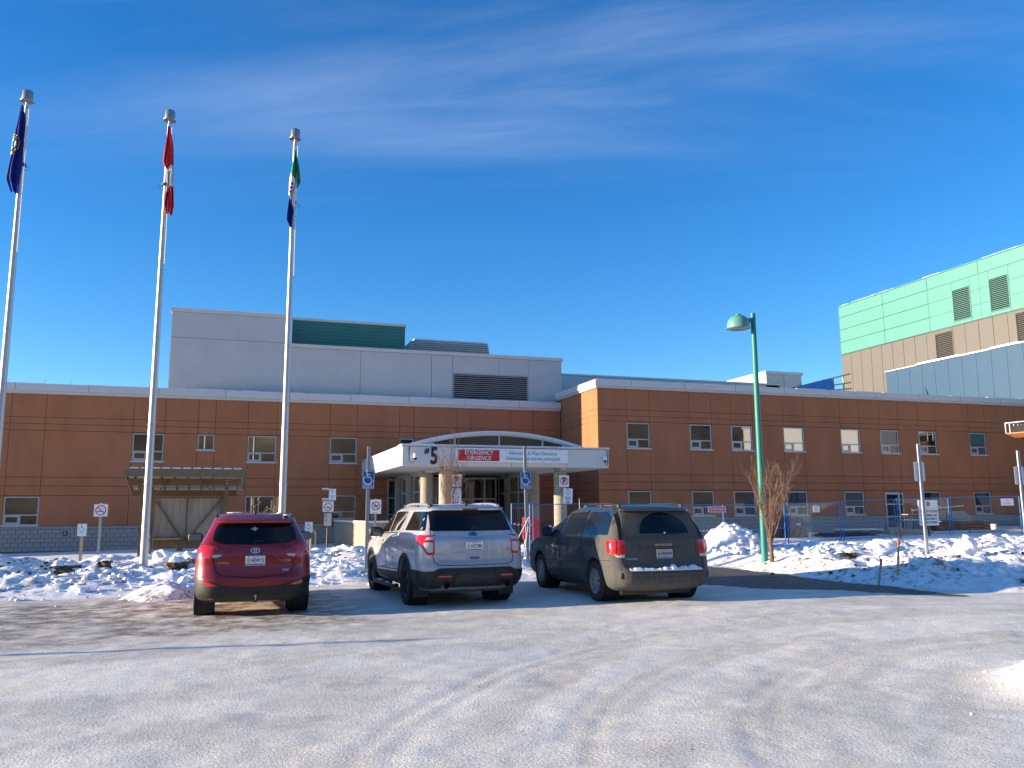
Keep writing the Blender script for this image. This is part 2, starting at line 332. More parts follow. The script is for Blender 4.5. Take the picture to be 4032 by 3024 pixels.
# ------------------------------------------------------------ ground, lot and snow banks
def lot_h(x, y):
    b = base_z(x)
    d = sstep(60, 25, np.hypot(x-4, y-12))
    h = .05*fbm(x*.22, y*.40, 3, 3) + (.011+.012*sstep(2.5, 0, x)*sstep(12.5, 14, y))*fbm(x*.9+y*.2, y*1.3-x*.2, 11, 3) + (.010+.010*sstep(2.5, 0, x)*sstep(12.5, 14, y))*fbm(x*2.6, y*3.0, 21, 3) + .006*fbm(x*8, y*8, 31, 2)
    # old wheel ruts swinging round to the right
    r_ = np.hypot(x-8.3, y-3.0); rk = sstep(0, 2, y-3)
    for q in (6.42, 6.62, 5.1, 5.28, 7.7, 7.95): h = h - .007*np.exp(-((r_-q-.15*fbm(x*.3, y*.3, 5, 2))/.07)**2)*rk
    for q in (8.6, 10.3, 5.9): h = h - .006*np.exp(-((y-q-.05*x-.5*fbm(x*.25, y*.1, 6, 2))/.08)**2)*sstep(3.5, 1.5, x)
    pr = np.hypot((x-8.2)/2.05, (y-5.45)/1.4)                            # small ploughed pile at the right-hand edge
    pile = sstep(1.15, .0, pr)*.40*(1+.55*fbm(x*1.6, y*1.6, 91, 4)); pile = pile+sstep(1.0, .5, pr)*(.16*cobble(x*2.3, y*2.3, 93)+.085*cobble(x*5, y*5, 95)+.03*cobble(x*11, y*11, 97))
    return b + h*(.25+.75*d) + pile
def left_bank(x, y):
    foot = 19.5+.9*fbm(x*.45, x*0+2.2, 41, 2)-.5*sstep(-.5, 2, x)-.6*sstep(2.5, 6, x)
    m = sstep(foot-.35, foot+1.9, y)*sstep(31, 28.2, y)*sstep(9.0, 8.2, x)
    p = np.hypot((x+1.25)/1.0, (y-18.7)/1.5); m2 = sstep(1.1, .1, p)
    wx = x+.12*fbm(x*4, y*4, 251, 2); wy = y+.12*fbm(x*4, y*4, 253, 2); lum = np.abs(fbm(x*.9, y*.9, 43, 3))*.30 + .06*cobble(wx*1.9, wy*1.9, 47)*sstep(-.15, .25, fbm(x*.6, y*.6, 48, 2)) + 0.032*cobble(wx*4.3, wy*4.3, 53) + .022*cobble(wx*9, wy*9, 55) + .02*fbm(x*13, y*13, 57, 2)
    top = .30+.20*fbm(x*.5, y*.35, 59, 2)+.22*np.exp(-((x+5.6)/1.6)**2-((y-25.5)/1.8)**2)+.15*sstep(1.2, 3, x)*sstep(23, 25.5, y)
    h = m*(top+lum) + m2*.30*(1+.8*fbm(x*2.2, y*2.2, 61, 3)) + .04*m2*np.abs(vnoise(x*9, y*9, 63))
    return base_z(x) - .07 + h
def right_bank(x, y):
    xe = 12.05+.35*fbm(y*.6, y*0+1, 71, 2)
    yf = np.where(x < 11.4, 13.0, 13.0-.74*(x-11.4))+.3*fbm(x*.8, x*0+5, 73, 2)
    m = sstep(xe-.2, xe+1.3, x)*sstep(yf-.2, yf+2.2, y)*sstep(24.2, 22.6, y)
    rough = sstep(12.6, 14.5, x+.25*(19-y))
    lum = (np.abs(fbm(x*1.0, y*1.0, 75, 3))*.34+.11*cobble(x*1.5+.3*fbm(x*3, y*3, 76, 2), y*1.5, 77)*sstep(0, .3, fbm(x*.5, y*.5, 78, 2)+.1)+.045*cobble(x*3.7, y*3.7+.2*fbm(x*5, y*5, 80, 2), 79)+.025*cobble(x*8, y*8, 84)+.02*fbm(x*13, y*13, 88, 2))*rough + (1-rough)*(.10*fbm(x*1.0, y*1.6, 81, 3)+.02*fbm(x*7, y*7, 82, 2))
    top = .30+.10*fbm(x*.4, y*.4, 83, 2)-.02*rough
    c = np.hypot((x-14.15)/1.75, (y-22.2)/1.9); md = sstep(1.12, .05, c)*.98*(1+.20*fbm(x*2.2, y*2.2, 85, 4))+sstep(1.05, .7, c)*(.10*cobble(x*3.6, y*3.6, 87)+.05*cobble(x*7.5, y*7.5, 89))*(1-.8*sstep(14.3, 15.2, x))
    w = np.exp(-((x-13.1)/.7)**2-((y-17.6)/.8)**2)*.05*np.sin((x*.9+y*.35)*9)
    return base_z(x) - .08 + np.maximum(m*(top+lum)+m*w, md)
def grid_mesh(name, xs, ys, hf, attr=None):
    X, Y = np.meshgrid(xs, ys); Z = hf(X, Y); nx, ny = len(xs), len(ys)
    me = bpy.data.meshes.new(name); me.vertices.add(nx*ny)
    me.vertices.foreach_set('co', np.stack([X, Y, Z], -1).astype(np.float32).ravel())
    i = np.arange(nx*ny).reshape(ny, nx); q = np.stack([i[:-1, :-1], i[:-1, 1:], i[1:, 1:], i[1:, :-1]], -1).reshape(-1, 4)
    me.loops.add(q.size); me.loops.foreach_set('vertex_index', q.ravel().astype(np.int32)); me.polygons.add(len(q))
    me.polygons.foreach_set('loop_start', np.arange(0, q.size, 4, dtype=np.int32)); me.polygons.foreach_set('loop_total', np.full(len(q), 4, np.int32))
    me.polygons.foreach_set('use_smooth', np.ones(len(q), bool)); me.update(calc_edges=True)
    if attr:
        a = me.color_attributes.new('zones', 'FLOAT_COLOR', 'POINT'); c = np.ones((nx*ny, 4), np.float32); c[:, :] = np.stack(attr(X, Y), -1).reshape(-1, 4); a.data.foreach_set('color', c.ravel())
    return me
def spaced(a, b, d, lo, hi, g=1.12):
    c = list(np.arange(a, b+1e-6, d)); s = d
    while c[-1] < hi: s *= g; c.append(c[-1]+s)
    s = d
    while c[0] > lo: s *= g; c.insert(0, c[0]-s)
    return np.array(c)
def in_drive(x, y):
    a = sstep(8.75, 9.3, x+.5*fbm(x*.9, y*.9, 101, 3))*sstep(12.35, 12.05, x)*sstep(14.7, 15.5, y+1.37*(x-9.5)+.8*fbm(x*.7, y*.7, 103, 3))*sstep(27, 24, y)
    rd = sstep(23.9, 24.3, y+.3*fbm(x*.5, y*.5, 105, 2))*sstep(27.4, 27.0, y+.3*fbm(x*.5, y*.5, 107, 2))*sstep(8, 10, x)
    return a, rd
def zones(x, y):
    dr, rd = in_drive(x, y)
    snow = sstep(19, 21.5, y)*(1-rd)*(1-dr)
    snow = np.maximum(snow, sstep(1.1, .7, np.hypot((x-8.2)/2.05, (y-5.45)/1.4)+.35*fbm(x*2, y*2, 131, 3)))
    wk = sstep(36.2, 36.8, y)*sstep(2.5, 3.5, x)*0
    mud = sstep(.30, .75, .5+.9*fbm(x*.5, y*1.3, 111, 4)+.42)*sstep(11.3, 13.4, y)*sstep(20, 17.5, y)*sstep(3.0, 1.2, x)*sstep(-14, -7, x)
    mud = np.maximum(mud*.9, .22*sstep(.15, .5, fbm(x*.7, y*1.5, 113, 4)+.1)*sstep(3, 6, y)*sstep(20, 16, y))
    r_ = np.hypot(x-8.3, y-3.0); th = np.arctan2(y-3.0, x-8.3); k = sstep(3.4, 1.2, np.abs(r_-6.3))*sstep(-2, .5, y-3+.0*x)
    arc = fbm(r_*3.2+.4*fbm(x*.7, y*.7, 141, 2), th*2.0, 143, 4); lin = fbm(x*.75+y*.15, y*1.5-x*.12, 145, 4); dg = fbm((x+y*.6)*.5, (y-x*.5)*1.5, 147, 4)
    w2 = sstep(2, 6, x)*sstep(8.5, 6.5, y); tone = .5+1.15*(lin*(1-k)*(1-w2)+arc*k+dg*w2*(1-k)*.8)
    for q in (6.42, 6.62, 5.1, 5.28, 7.7, 7.95): tone = tone-.20*np.exp(-((r_-q-.15*fbm(x*.3, y*.3, 5, 2))/.08)**2)*k*(.4+fbm(x*.6, y*.6, 149, 2))
    tone = np.clip(tone-.30*np.exp(-((r_-6.45)/.16)**2)*k*sstep(1.5, 2.2, th)*sstep(2.9, 2.4, th), 0, 1)
    return snow, mud, np.maximum(dr*.95, rd*.55), tone
def ground_mat():
    m = bpy.data.materials.new('packed_ice_lot'); m.use_nodes = True; nt = m.node_tree; L = nt.links.new; b = nt.nodes['Principled BSDF']
    at = nt.nodes.new('ShaderNodeVertexColor'); at.layer_name = 'zones'; s = nt.nodes.new('ShaderNodeSeparateColor'); L(at.outputs[0], s.inputs[0])
    t = nt.nodes.new('ShaderNodeTexCoord')
    def nz(sc, det=6, ro=.6, st=None, dist=0):
        n = nt.nodes.new('ShaderNodeTexNoise'); n.inputs['Scale'].default_value = sc; n.inputs['Detail'].default_value = det; n.inputs['Roughness'].default_value = ro; n.inputs['Distortion'].default_value = dist
        v = t.outputs['Object']
        if st: mp = nt.nodes.new('ShaderNodeMapping'); mp.inputs['Scale'].default_value = st; mp.inputs['Rotation'].default_value = (0, 0, R(6)); L(v, mp.inputs[0]); v = mp.outputs[0]
        L(v, n.inputs['Vector']); return n.outputs[0]
    def rng(v, a, b_, c=0, d=1):
        r = nt.nodes.new('ShaderNodeMapRange'); L(v, r.inputs[0]); r.inputs[1].default_value = a; r.inputs[2].default_value = b_; r.inputs[3].default_value = c; r.inputs[4].default_value = d; return r.outputs[0]
    def mix(f, a, c):
        x = nt.nodes.new('ShaderNodeMixRGB'); (L(f, x.inputs[0]) if not isinstance(f, float) else setattr(x.inputs[0], 'default_value', f))
        for i, q in ((1, a), (2, c)):
            if isinstance(q, tuple): x.inputs[i].default_value = (*q, 1)
            else: L(q, x.inputs[i])
        return x.outputs[0]
    c = mix(rng(at.outputs['Alpha'], .22, .78), (.67, .63, .545), (.84, .80, .71))
    c = mix(rng(nz(2.2, 9, .66, (1, 1.1, 1), .5), .50, .72, 0, .8), c, (.89, .855, .785))
    c = mix(rng(nz(.7, 7, .6, (.8, 1, 1)), .50, .72, 0, .40), c, (.66, .605, .49))
    c = mix(rng(nz(9, 6, .75), .48, .70, 0, .42), c, (.45, .435, .40))
    c = mix(rng(nz(42, 4, .8), .52, .66, 0, .7), c, (.34, .325, .30))
    c = mix(rng(nz(55, 3, .7), .58, .68, 0, .85), c, (.93, .93, .93))
    mudc = mix(rng(nz(5, 8, .7, (1, 1.2, 1)), .4, .6), (.10, .08, .052), (.33, .28, .20))
    mm = nt.nodes.new('ShaderNodeMath'); mm.operation = 'MULTIPLY'; L(s.outputs[1], mm.inputs[0]); L(rng(nz(2.6, 8, .7, (.9, 1.1, 1)), .40, .56), mm.inputs[1])
    c = mix(mm.outputs[0], c, mudc)
    asp = mix(rng(nz(6, 8, .7, (.6, 2, 1)), .44, .66), (.055, .052, .047), (.20, .185, .16))
    am = nt.nodes.new('ShaderNodeMath'); am.operation = 'ADD'; L(s.outputs[2], am.inputs[0]); L(rng(nz(1.6, 8, .7, (.5, 1.6, 1)), .3, .7, -.45, .30), am.inputs[1])
    c = mix(rng(am.outputs[0], .35, .6), c, asp)
    c = mix(s.outputs[0], c, mix(rng(nz(8, 6, .7), .3, .7), (.84, .835, .83), (.91, .905, .90)))
    L(c, b.inputs['Base Color']); b.inputs['Roughness'].default_value = .62; b.inputs['Specular IOR Level'].default_value = .35
    bp = nt.nodes.new('ShaderNodeBump'); bp.inputs['Strength'].default_value = .8; bp.inputs['Distance'].default_value = .02; L(nz(38, 5, .7), bp.inputs['Height']); L(bp.outputs[0], b.inputs['Normal'])
    return m
def bank_mat(dirty=.5):
    m = bpy.data.materials.new('dirty_snow_bank'); m.use_nodes = True; nt = m.node_tree; L = nt.links.new; b = nt.nodes['Principled BSDF']
    t = nt.nodes.new('ShaderNodeTexCoord')
    def nz(sc, det=7, ro=.65, dist=.3):
        n = nt.nodes.new('ShaderNodeTexNoise'); n.inputs['Scale'].default_value = sc; n.inputs['Detail'].default_value = det; n.inputs['Roughness'].default_value = ro; n.inputs['Distortion'].default_value = dist; L(t.outputs['Object'], n.inputs['Vector']); return n.outputs[0]
    def rng(v, a, b_, c=0, d=1):
        r = nt.nodes.new('ShaderNodeMapRange'); L(v, r.inputs[0]); r.inputs[1].default_value = a; r.inputs[2].default_value = b_; r.inputs[3].default_value = c; r.inputs[4].default_value = d; return r.outputs[0]
    def mul(a, c):
        x = nt.nodes.new('ShaderNodeMath'); x.operation = 'MULTIPLY'; L(a, x.inputs[0]); L(c, x.inputs[1]); return x.outputs[0]
    def mix(f, a, c):
        x = nt.nodes.new('ShaderNodeMixRGB'); L(f, x.inputs[0])
        for i, q in ((1, a), (2, c)):
            if isinstance(q, tuple): x.inputs[i].default_value = (*q, 1)
            else: L(q, x.inputs[i])
        return x.outputs[0]
    dm = mul(rng(nz(.75, 5), .42, .60), rng(nz(7, 7, .75), .49, .58))
    c = mix(dm, (.90, .89, .88), mix(rng(nz(9), .4, .6), (.07, .052, .035), (.26, .205, .14)))
    c = mix(mul(rng(nz(1.1, 5), .5, .7), rng(nz(3, 6), .45, .6, 0, .6)), c, (.55, .50, .42))
    L(c, b.inputs['Base Color']); b.inputs['Roughness'].default_value = .75; b.inputs['Specular IOR Level'].default_value = .25
    b.inputs['Subsurface Weight'].default_value = .0
    bp = nt.nodes.new('ShaderNodeBump'); bp.inputs['Strength'].default_value = .6; bp.inputs['Distance'].default_value = .03; L(nz(24, 5, .7), bp.inputs['Height']); L(bp.outputs[0], b.inputs['Normal'])
    return m
gx = spaced(-7, 16, .065, -700, 800, 1.16); gy = spaced(3.0, 20.5, .06, -600, 1200, 1.16)
tag(obj('ground', grid_mesh('ground', gx, gy, lambda x, y: lot_h(x, y) - .10*sstep(20.5, 24, y)*0, zones), ground_mat()), 'frozen parking lot of packed gritty ice and snow', kind='structure')
BM_ = bank_mat()
tag(obj('snow_bank', grid_mesh('snow_bank', np.arange(-13, 9.3, .055), np.arange(16.8, 31.2, .055), left_bank), BM_), 'long ploughed snow bank with dirt clods in front of the parked cars', kind='structure')
tag(obj('snow_bank', grid_mesh('snow_bank', np.arange(10.6, 33, .065), np.arange(8, 25, .065), right_bank), BM_), 'ploughed snow bank with a white mound beside the lamp post on the right', kind='structure')
def surf(x, y):
    X = np.array([float(x)]); Y = np.array([float(y)]); z = lot_h(X, Y)
    if -13 < x < 9.3 and 16.8 < y < 31.2: z = np.maximum(z, left_bank(X, Y))
    if 10.6 < x < 33 and 8 < y < 25: z = np.maximum(z, right_bank(X, Y))
    return float(z[0])
# loose lumps of snow and dirt
def ico(sub):
    bm = bmesh.new(); bmesh.ops.create_icosphere(bm, subdivisions=sub, radius=1); v = np.array([p.co[:] for p in bm.verts]); f = [tuple(q.index for q in p.verts) for p in bm.faces]; bm.free(); return v, f
def rough_lump(sub, seed, amp=.28):
    v, f = ico(sub); n = fbm(v[:, 0]*1.3+seed*3.1+v[:, 2]*.9, v[:, 1]*1.3-v[:, 2]*1.1+seed*1.7, seed, 3); n2 = fbm(v[:, 2]*2.5+seed, v[:, 0]*2.5+v[:, 1]*1.5, seed+9, 2)
    return v*(1+amp*2*n+amp*.8*n2)[:, None], f
rng = np.random.default_rng(4)
def scatter(name, m, spots, label, sub=1):
    V = []; F = []; k = 0; lumps = [rough_lump(sub, s_) for s_ in range(8)]
    for (x, y, s_) in spots:
        v, f = lumps[rng.integers(8)]; a = rng.random()*6.28; c, d = math.cos(a), math.sin(a)
        w = v*np.array([1, rng.uniform(.6, 1.1), rng.uniform(.45, .85)])*s_; w = np.stack([w[:, 0]*c-w[:, 1]*d, w[:, 0]*d+w[:, 1]*c, w[:, 2]], -1)+np.array([x, y, surf(x, y)+s_*.15])
        V.append(w); F += [tuple(i+k for i in q) for q in f]; k += len(v)
    me = bpy.data.meshes.new(name); me.from_pydata(np.concatenate(V).tolist(), [], F); me.update()
    o = obj(name, me, m); autosmooth(me, 50 if m is M['clod'] else 180); return tag(o, label, kind='stuff')
sp = []
for i in range(480): sp.append((rng.uniform(-8, 8.2), 19.3+abs(rng.normal(0, 3.2)), .025+.06*rng.random()**2+(.09*rng.random() if rng.random() < .12 else 0)))
for i in range(330):
    x = rng.uniform(13.2, 26); sp.append((x, rng.uniform(max(13.2-.74*(x-11.4), 9)+1.0, 22), .03+.07*rng.random()**2+(.12*rng.random() if rng.random() < .15 else 0)))
for i in range(160):
    a = rng.random()*6.28; r_ = rng.random()**.6; sp.append((14.15+1.6*r_*math.cos(a), 22.2+1.7*r_*math.sin(a), .03+.06*rng.random()))
for i in range(60): sp.append((rng.uniform(-6, 9), rng.uniform(17.8, 19.4), .008+.016*rng.random()**2))
for i in range(70): sp.append((8.0+rng.normal(0, 1.1), 5.6+rng.normal(0, .6), .008+.03*rng.random()**3))
scatter('snow_lumps', M['snow'], sp, 'loose lumps of ploughed snow on the snow banks', 2)
sp = []
for i in range(170): sp.append((rng.uniform(-8, 8.2), 19.6+abs(rng.normal(0, 3.0)), .03+.07*rng.random()**2))
for i in range(200):
    x = rng.uniform(13.2, 24); sp.append((x, rng.uniform(max(13.2-.74*(x-11.4), 9)+1.4, 21), .04+.11*rng.random()**2))
o_ = scatter('snow_slabs', M['snow'], sp, 'broken angular slabs of crusted snow on the snow banks', 1); autosmooth(o_.data, 18)
sp = []
for cx_, cy_, n_, s_ in ((-5.2, 24.3, 46, .9), (-3.9, 22.6, 34, .7), (-1.2, 23.6, 34, .6), (-6.6, 22.4, 18, .8), (-2.7, 21.2, 20, .6), (3.0, 24.4, 26, .5), (13.9, 15.6, 34, .9), (16.5, 15.2, 46, 1.2), (19.5, 14.5, 40, 1.2), (14.9, 17.3, 26, .8), (22, 15, 26, 1.5)):
    for i in range(n_): sp.append((cx_+rng.normal(0, s_), cy_+rng.normal(0, s_*.8), .018+.05*rng.random()**2))
for i in range(150): sp.append((rng.uniform(-6, 10), rng.uniform(4, 18.8), .003+.007*rng.random()**2))
scatter('dirt_crumbs', M['clod'], sp, 'crumbs of frozen dirt strewn over the snow banks')
def boulder(name, x, y, s, seed, m, label, sq=(1, .8, .7), cat='dirt clod', capped=True):
    v, f = rough_lump(4, seed, .42 if m is M['clod'] else .30); v = v*np.array(sq)*s; z = surf(x, y)
    t = thing(name, label, cat, (x, y, z+s*.22))
    me = bpy.data.meshes.new(name); me.from_pydata(v.tolist(), [], f); me.update(); c = obj('clod_body', me, m, t); autosmooth(me, 45 if m is M['clod'] else 180)
    if capped:
        top = np.argsort(-v[:, 2])[:1][0]; keep = v[:, 2] > s*.28*sq[2]
        vv = v*np.array([1.02, 1.02, 1.05]); ff = [q for q in f if keep[q[0]] and keep[q[1]] and keep[q[2]]]
        me2 = bpy.data.meshes.new('snow_dusting'); me2.from_pydata(vv.tolist(), [], ff); bm = bmesh.new(); bm.from_mesh(me2); bmesh.ops.delete(bm, geom=[v_ for v_ in bm.verts if not v_.link_faces], context='VERTS'); bm.to_mesh(me2); bm.free()
        obj('snow_dusting', me2, M['snowcap'], t, True)
    return t
boulder('dirt_clod', -4.0, 24.6, .24, 3, M['clod'], 'largest dark brown clod of frozen dirt on the snow bank, at far left', (1.25, .9, .7))
boulder('dirt_clod', -3.85, 23.1, .20, 8, M['clod'], 'brown dirt clod just below the largest clod on the left bank', (1.2, .8, .6), capped=False)
boulder('dirt_clod', -1.0, 23.9, .30, 5, M['clod'], 'big mottled clod of frozen dirt at the left of the red suv', (1.2, .9, .8))
boulder('dirt_clod', -1.25, 23.1, .26, 11, M['clod'], 'lower snow-streaked dirt clod between the middle flagpole and the red suv', (1.1, .9, .75))
boulder('dirt_clod', -2.8, 21.9, .13, 12, M['clod'], 'small dark clod in the snow left of the middle flagpole foot', (1.2, .8, .7), capped=False)
boulder('dirt_clod', 3.2, 25.0, .24, 14, M['clod'], 'tan dirt clod in the snow left of the silver suv', (1.3, .9, .6))
boulder('snow_boulder', -1.75, 25.2, .28, 21, M['snow'], 'smooth white block of snow beside the foot of the middle flagpole', (1.15, .9, .85), 'snow block', False)
boulder('snow_boulder', 14.7, 15.4, .15, 23, M['snow'], 'round white block of snow left of the right-hand sign post', (1, 1, .95), 'snow block', False)
boulder('snow_boulder', 16.0, 15.4, .26, 25, M['snow'], 'tall pointed white block of snow right of the sign post', (.9, .9, 1.25), 'snow block', False)
boulder('snow_boulder', 16.4, 18.4, .30, 27, M['snow'], 'largest white block of snow behind the two survey stakes', (1.4, 1, .9), 'snow block', False)
boulder('dirt_clod', 14.2, 17.2, .18, 29, M['clod'], 'dark crusted clod left of the survey stakes', (1.4, .9, .7))
boulder('dirt_clod', 15.5, 16.3, .15, 33, M['clod'], 'brown clod at the foot of the sign post on the right bank', (1.2, .9, .7))
boulder('dirt_clod', 17.4, 15.4, .14, 35, M['clod'], 'tan clod on the snow bank near the right edge', (1.2, .9, .7))
# far hill behind the viewer, seen only mirrored in the windows
def hillz(x, y): return -2+np.clip((-y-70)/1.0, 0, 60)*.75*(.8+.5*fbm(x*.012, y*.02, 201, 4))+6*fbm(x*.05, y*.05, 203, 3)*sstep(70, 100, -y)
tag(obj('hill', grid_mesh('hill', np.arange(-420, 420, 7.), np.arange(-260, -60, 6.), hillz), mat('clay_cliff', (.20, .165, .11), .95, noise=.8, nscale=.09)), 'pale clay hillside across the road, mirrored in the windows', kind='structure')
# ------------------------------------------------------------ hospital building
def panel(parent, x0, x1, z0, z1, y, m, th=.08, gap=.0045, name='wall_panel', axis='y'):
    b = MB(); g = gap; c = .005
    if x1-x0 < .05 or z1-z0 < .05: return
    x0 += g; x1 -= g; z0 += g; z1 -= g
    F = (lambda a, d, z: (a, d, z)) if axis == 'y' else (lambda a, d, z: (d, a, z))
    vs = [F(x0, y+th, z0), F(x1, y+th, z0), F(x1, y+th, z1), F(x0, y+th, z1), F(x0+c, y, z0+c), F(x1-c, y, z0+c), F(x1-c, y, z1-c), F(x0+c, y, z1-c)]
    b.add(vs, [(4, 5, 6, 7), (0, 1, 5, 4), (1, 2, 6, 5), (2, 3, 7, 6), (3, 0, 4, 7)]); return b.build(name, m, parent)
def window(parent, x0, x1, z0, z1, y, kind='full', blind=0, name='window', sill=True, glassm=None):
    """recessed window: frame with lower vent light; part > panes"""
    w = .055; b = MB(); yf, yb = y+.03, y+.115
    b.box(x0, x0+w, yf, yb, z0, z1); b.box(x1-w, x1, yf, yb, z0, z1); b.box(x0+w, x1-w, yf, yb, z1-w, z1); b.box(x0+w, x1-w, yf, yb, z0, z0+w)
    zm = z0+(z1-z0)*.355; xm = x0+(x1-x0)*.475; g = glassm or M['glass']
    if kind == 'full':
        b.box(x0+w, x1-w, yf+.003, yb, zm-.025, zm+.03); b.box(xm-.03, xm+.03, yf+.003, yb, z0+w, zm-.025)
        q = .055; b.box(x0+w, x0+w+q, yf-.012, yb-.02, z0+w, zm-.025); b.box(xm-.03-q, xm-.03, yf-.012, yb-.02, z0+w, zm-.025); b.box(x0+w+q, xm-.03-q, yf-.012, yb-.02, zm-.025-q, zm-.025); b.box(x0+w+q, xm-.03-q, yf-.012, yb-.02, z0+w, z0+w+q*1.5)
    o = b.build(name, M['winframe'], parent)
    def pane(a, c, d, e, yy=.075): MB().box(a, c, y+yy, y+yy+.006, d, e).build('pane', g, o)
    if kind == 'full':
        pane(x0+w, x1-w, zm+.03, z1-w); pane(xm+.03, x1-w, z0+w, zm-.025); pane(x0+w+.055, xm-.03-.055, z0+w+.08, zm-.08, .06)
    else: pane(x0+w, x1-w, z0+w, z1-w)
    if sill: MB().box(x0-.05, x1+.06, y-.07, y+.04, z0-.045, z0+.01).build('sill', M['coping'], o)
    return o
def wall_of_panels(parent, xs, rows, y, wins, m, axis='y', z_skip=None):
    for a, b in zip(xs[:-1], xs[1:]):
        cuts = [w for w in wins if abs((w[0]+w[1])/2-(a+b)/2) < .12]
        for z0, z1 in zip(rows[:-1], rows[1:]):
            segs = [(z0, z1)]
            for w in cuts:
                ns = []
                for s0, s1 in segs:
                    if w[2] > s0: ns.append((s0, min(s1, w[2])))
                    if w[3] < s1: ns.append((max(s0, w[3]), s1))
                    if w[2] <= s0 and w[3] >= s1: pass
                segs = [(p, q) for p, q in ns if q-p > .06]
            for s0, s1 in segs: panel(parent, a, b, s0, s1, y, m, axis=axis)
def blocks(parent, x0, x1, zs, y, bw, m, limit=300, skip=None, gap=.009):
    n = 0; rest = MB(); base = None; cnt = 0
    for r_, (za, zb) in enumerate(zip(zs[:-1], zs[1:])):
        x = x0-(bw/2 if r_ % 2 else 0)
        while x < x1:
            a, b = max(x, x0)+gap/2, min(x+bw, x1)-gap/2; x += bw
            if b-a < .05 or (skip and skip[0] < (a+b)/2 < skip[1]): continue
            if cnt < limit and b-a > bw*.9:
                if base is None or abs(base[1]-(zb-za)) > .004:
                    mb = MB(); c = .006; w_, h_ = bw/2-gap/2, (zb-za)/2-gap/2
                    mb.add([(-w_, .02, -h_), (w_, .02, -h_), (w_, .02, h_), (-w_, .02, h_), (-w_+c, 0, -h_+c), (w_-c, 0, -h_+c), (w_-c, 0, h_-c), (-w_+c, 0, h_-c)], [(4, 5, 6, 7), (0, 1, 5, 4), (1, 2, 6, 5), (2, 3, 7, 6), (3, 0, 4, 7)])
                    me = mb.mesh('block'); me.materials.append(m); base = (me, zb-za)
                o = bpy.data.objects.new('block', base[0]); COL.objects.link(o); o.parent = parent; o.location = ((a+b)/2, y+random.uniform(-.002, .003), (za+zb)/2); cnt += 1
            else: rest.box(a, b, y, y+.02, za+gap/2, zb-gap/2)
    if rest.v: tag(rest.build('block_remainder', m, parent), kind='stuff')
# ---- left wing
YL, YR = 43.5, 38.48
LW = thing('hospital_wing', 'orange stucco two-storey left wing with grey block base', 'building', (0, 0, 0))
MB().box(-26, 17.15, YL+.125, 62, -.6, 7.2).build('wall_core', M['joint'], LW)
xsL = [-26, -22.4, -21, -17.2, -15.8, -12.6, -9.87, -8.44, -4.70, -3.30, -1.80, -1.01, .52, 1.90, 4.52, 5.89, 8.10, 8.85, 11.21, 11.97, 14.2, 15.56, 17.16]
rowsL = [1.06, 2.44, 2.88, 3.28, 5.43, 5.74, 6.04, 7.12]
WL = [(-9.86, -8.44, 1.10, 2.40), (-4.69, -3.31, 4.06, 5.39), (-1.79, -1.02, 4.64, 5.40), (.53, 1.90, 4.08, 5.39), (4.53, 5.89, 4.09, 5.40), (8.11, 8.84, 4.75, 5.42), (.53, 1.92, 1.12, 2.43), (4.56, 5.91, 1.19, 2.46), (11.22, 11.96, 4.1, 5.4), (14.21, 15.55, 4.1, 5.4)]
wall_of_panels(LW, xsL, rowsL, YL, WL, M['stucco'])
for i, w in enumerate(WL): window(LW, w[0], w[1], w[2], w[3], YL, 'full' if w[1]-w[0] > 1 and w[2] != 4.75 else 'single')
MB().box(-26.2, 17.12, YL-.10, YL+.4, 7.12, 7.25).build('coping_underlay', M['cream'], LW)
MB().box(-26.25, 17.12, YL-.20, YL+.5, 7.25, 7.58).build('coping', M['coping'], LW)
for x in np.arange(-25, 17, 3.05): MB().box(x, x+.02, YL-.204, YL-.15, 7.252, 7.582).build('coping_seam', M['greyjoint'], LW)
sn = MB(); x = -26
while x < 17:
    w_ = random.uniform(.3, 1.6); hh = random.uniform(.008, .03); sn.box(x, min(x+w_, 17.1), YL-.19, YL+.45, 7.582, 7.582+hh); x += w_+random.choice((0, 0, .2))
tag(sn.build('snow_on_coping', M['snowcap'], LW), kind='stuff')
for x in (-8.6, -7.5, -4.1, -1.9, 2.6): MB().tube([(x, YL, 7.58), (x, YL, 7.85)], .008, 6).build('lightning_rod', M['steel_dk'], LW)
MB().box(-26, 17.1, YL+.012, YL+.05, -.6, 1.05).build('block_backing', M['mortar'], LW)
zb = [-.47, -.27, -.07, .13, .33, .53, .72, .915]
blocks(LW, -11.1, 7.2, zb[2:], YL-.01, .30, M['block'], 300)
sc_ = MB(); x = -11.1
while x < 7.2: sc_.box(x+.005, x+.095, YL-.012, YL+.02, .925, 1.05); x += .1
tag(sc_.build('soldier_course', M['block'], LW), kind='stuff')
b_ = thing('wall_hydrant', 'small black wall fixture on the grey block base at far left', 'wall fixture', (-7.28, YL-.03, .72))
MB().box(-.09, .09, -.03, .03, -.1, .1).build('back_plate', M['steel_dk'], b_); MB().tube([(-.03, -.05, -.06), (-.03, -.06, .03), (0, -.065, .06), (.03, -.06, .03), (.03, -.05, -.06)], .012, 6).build('hook', M['white'], b_)
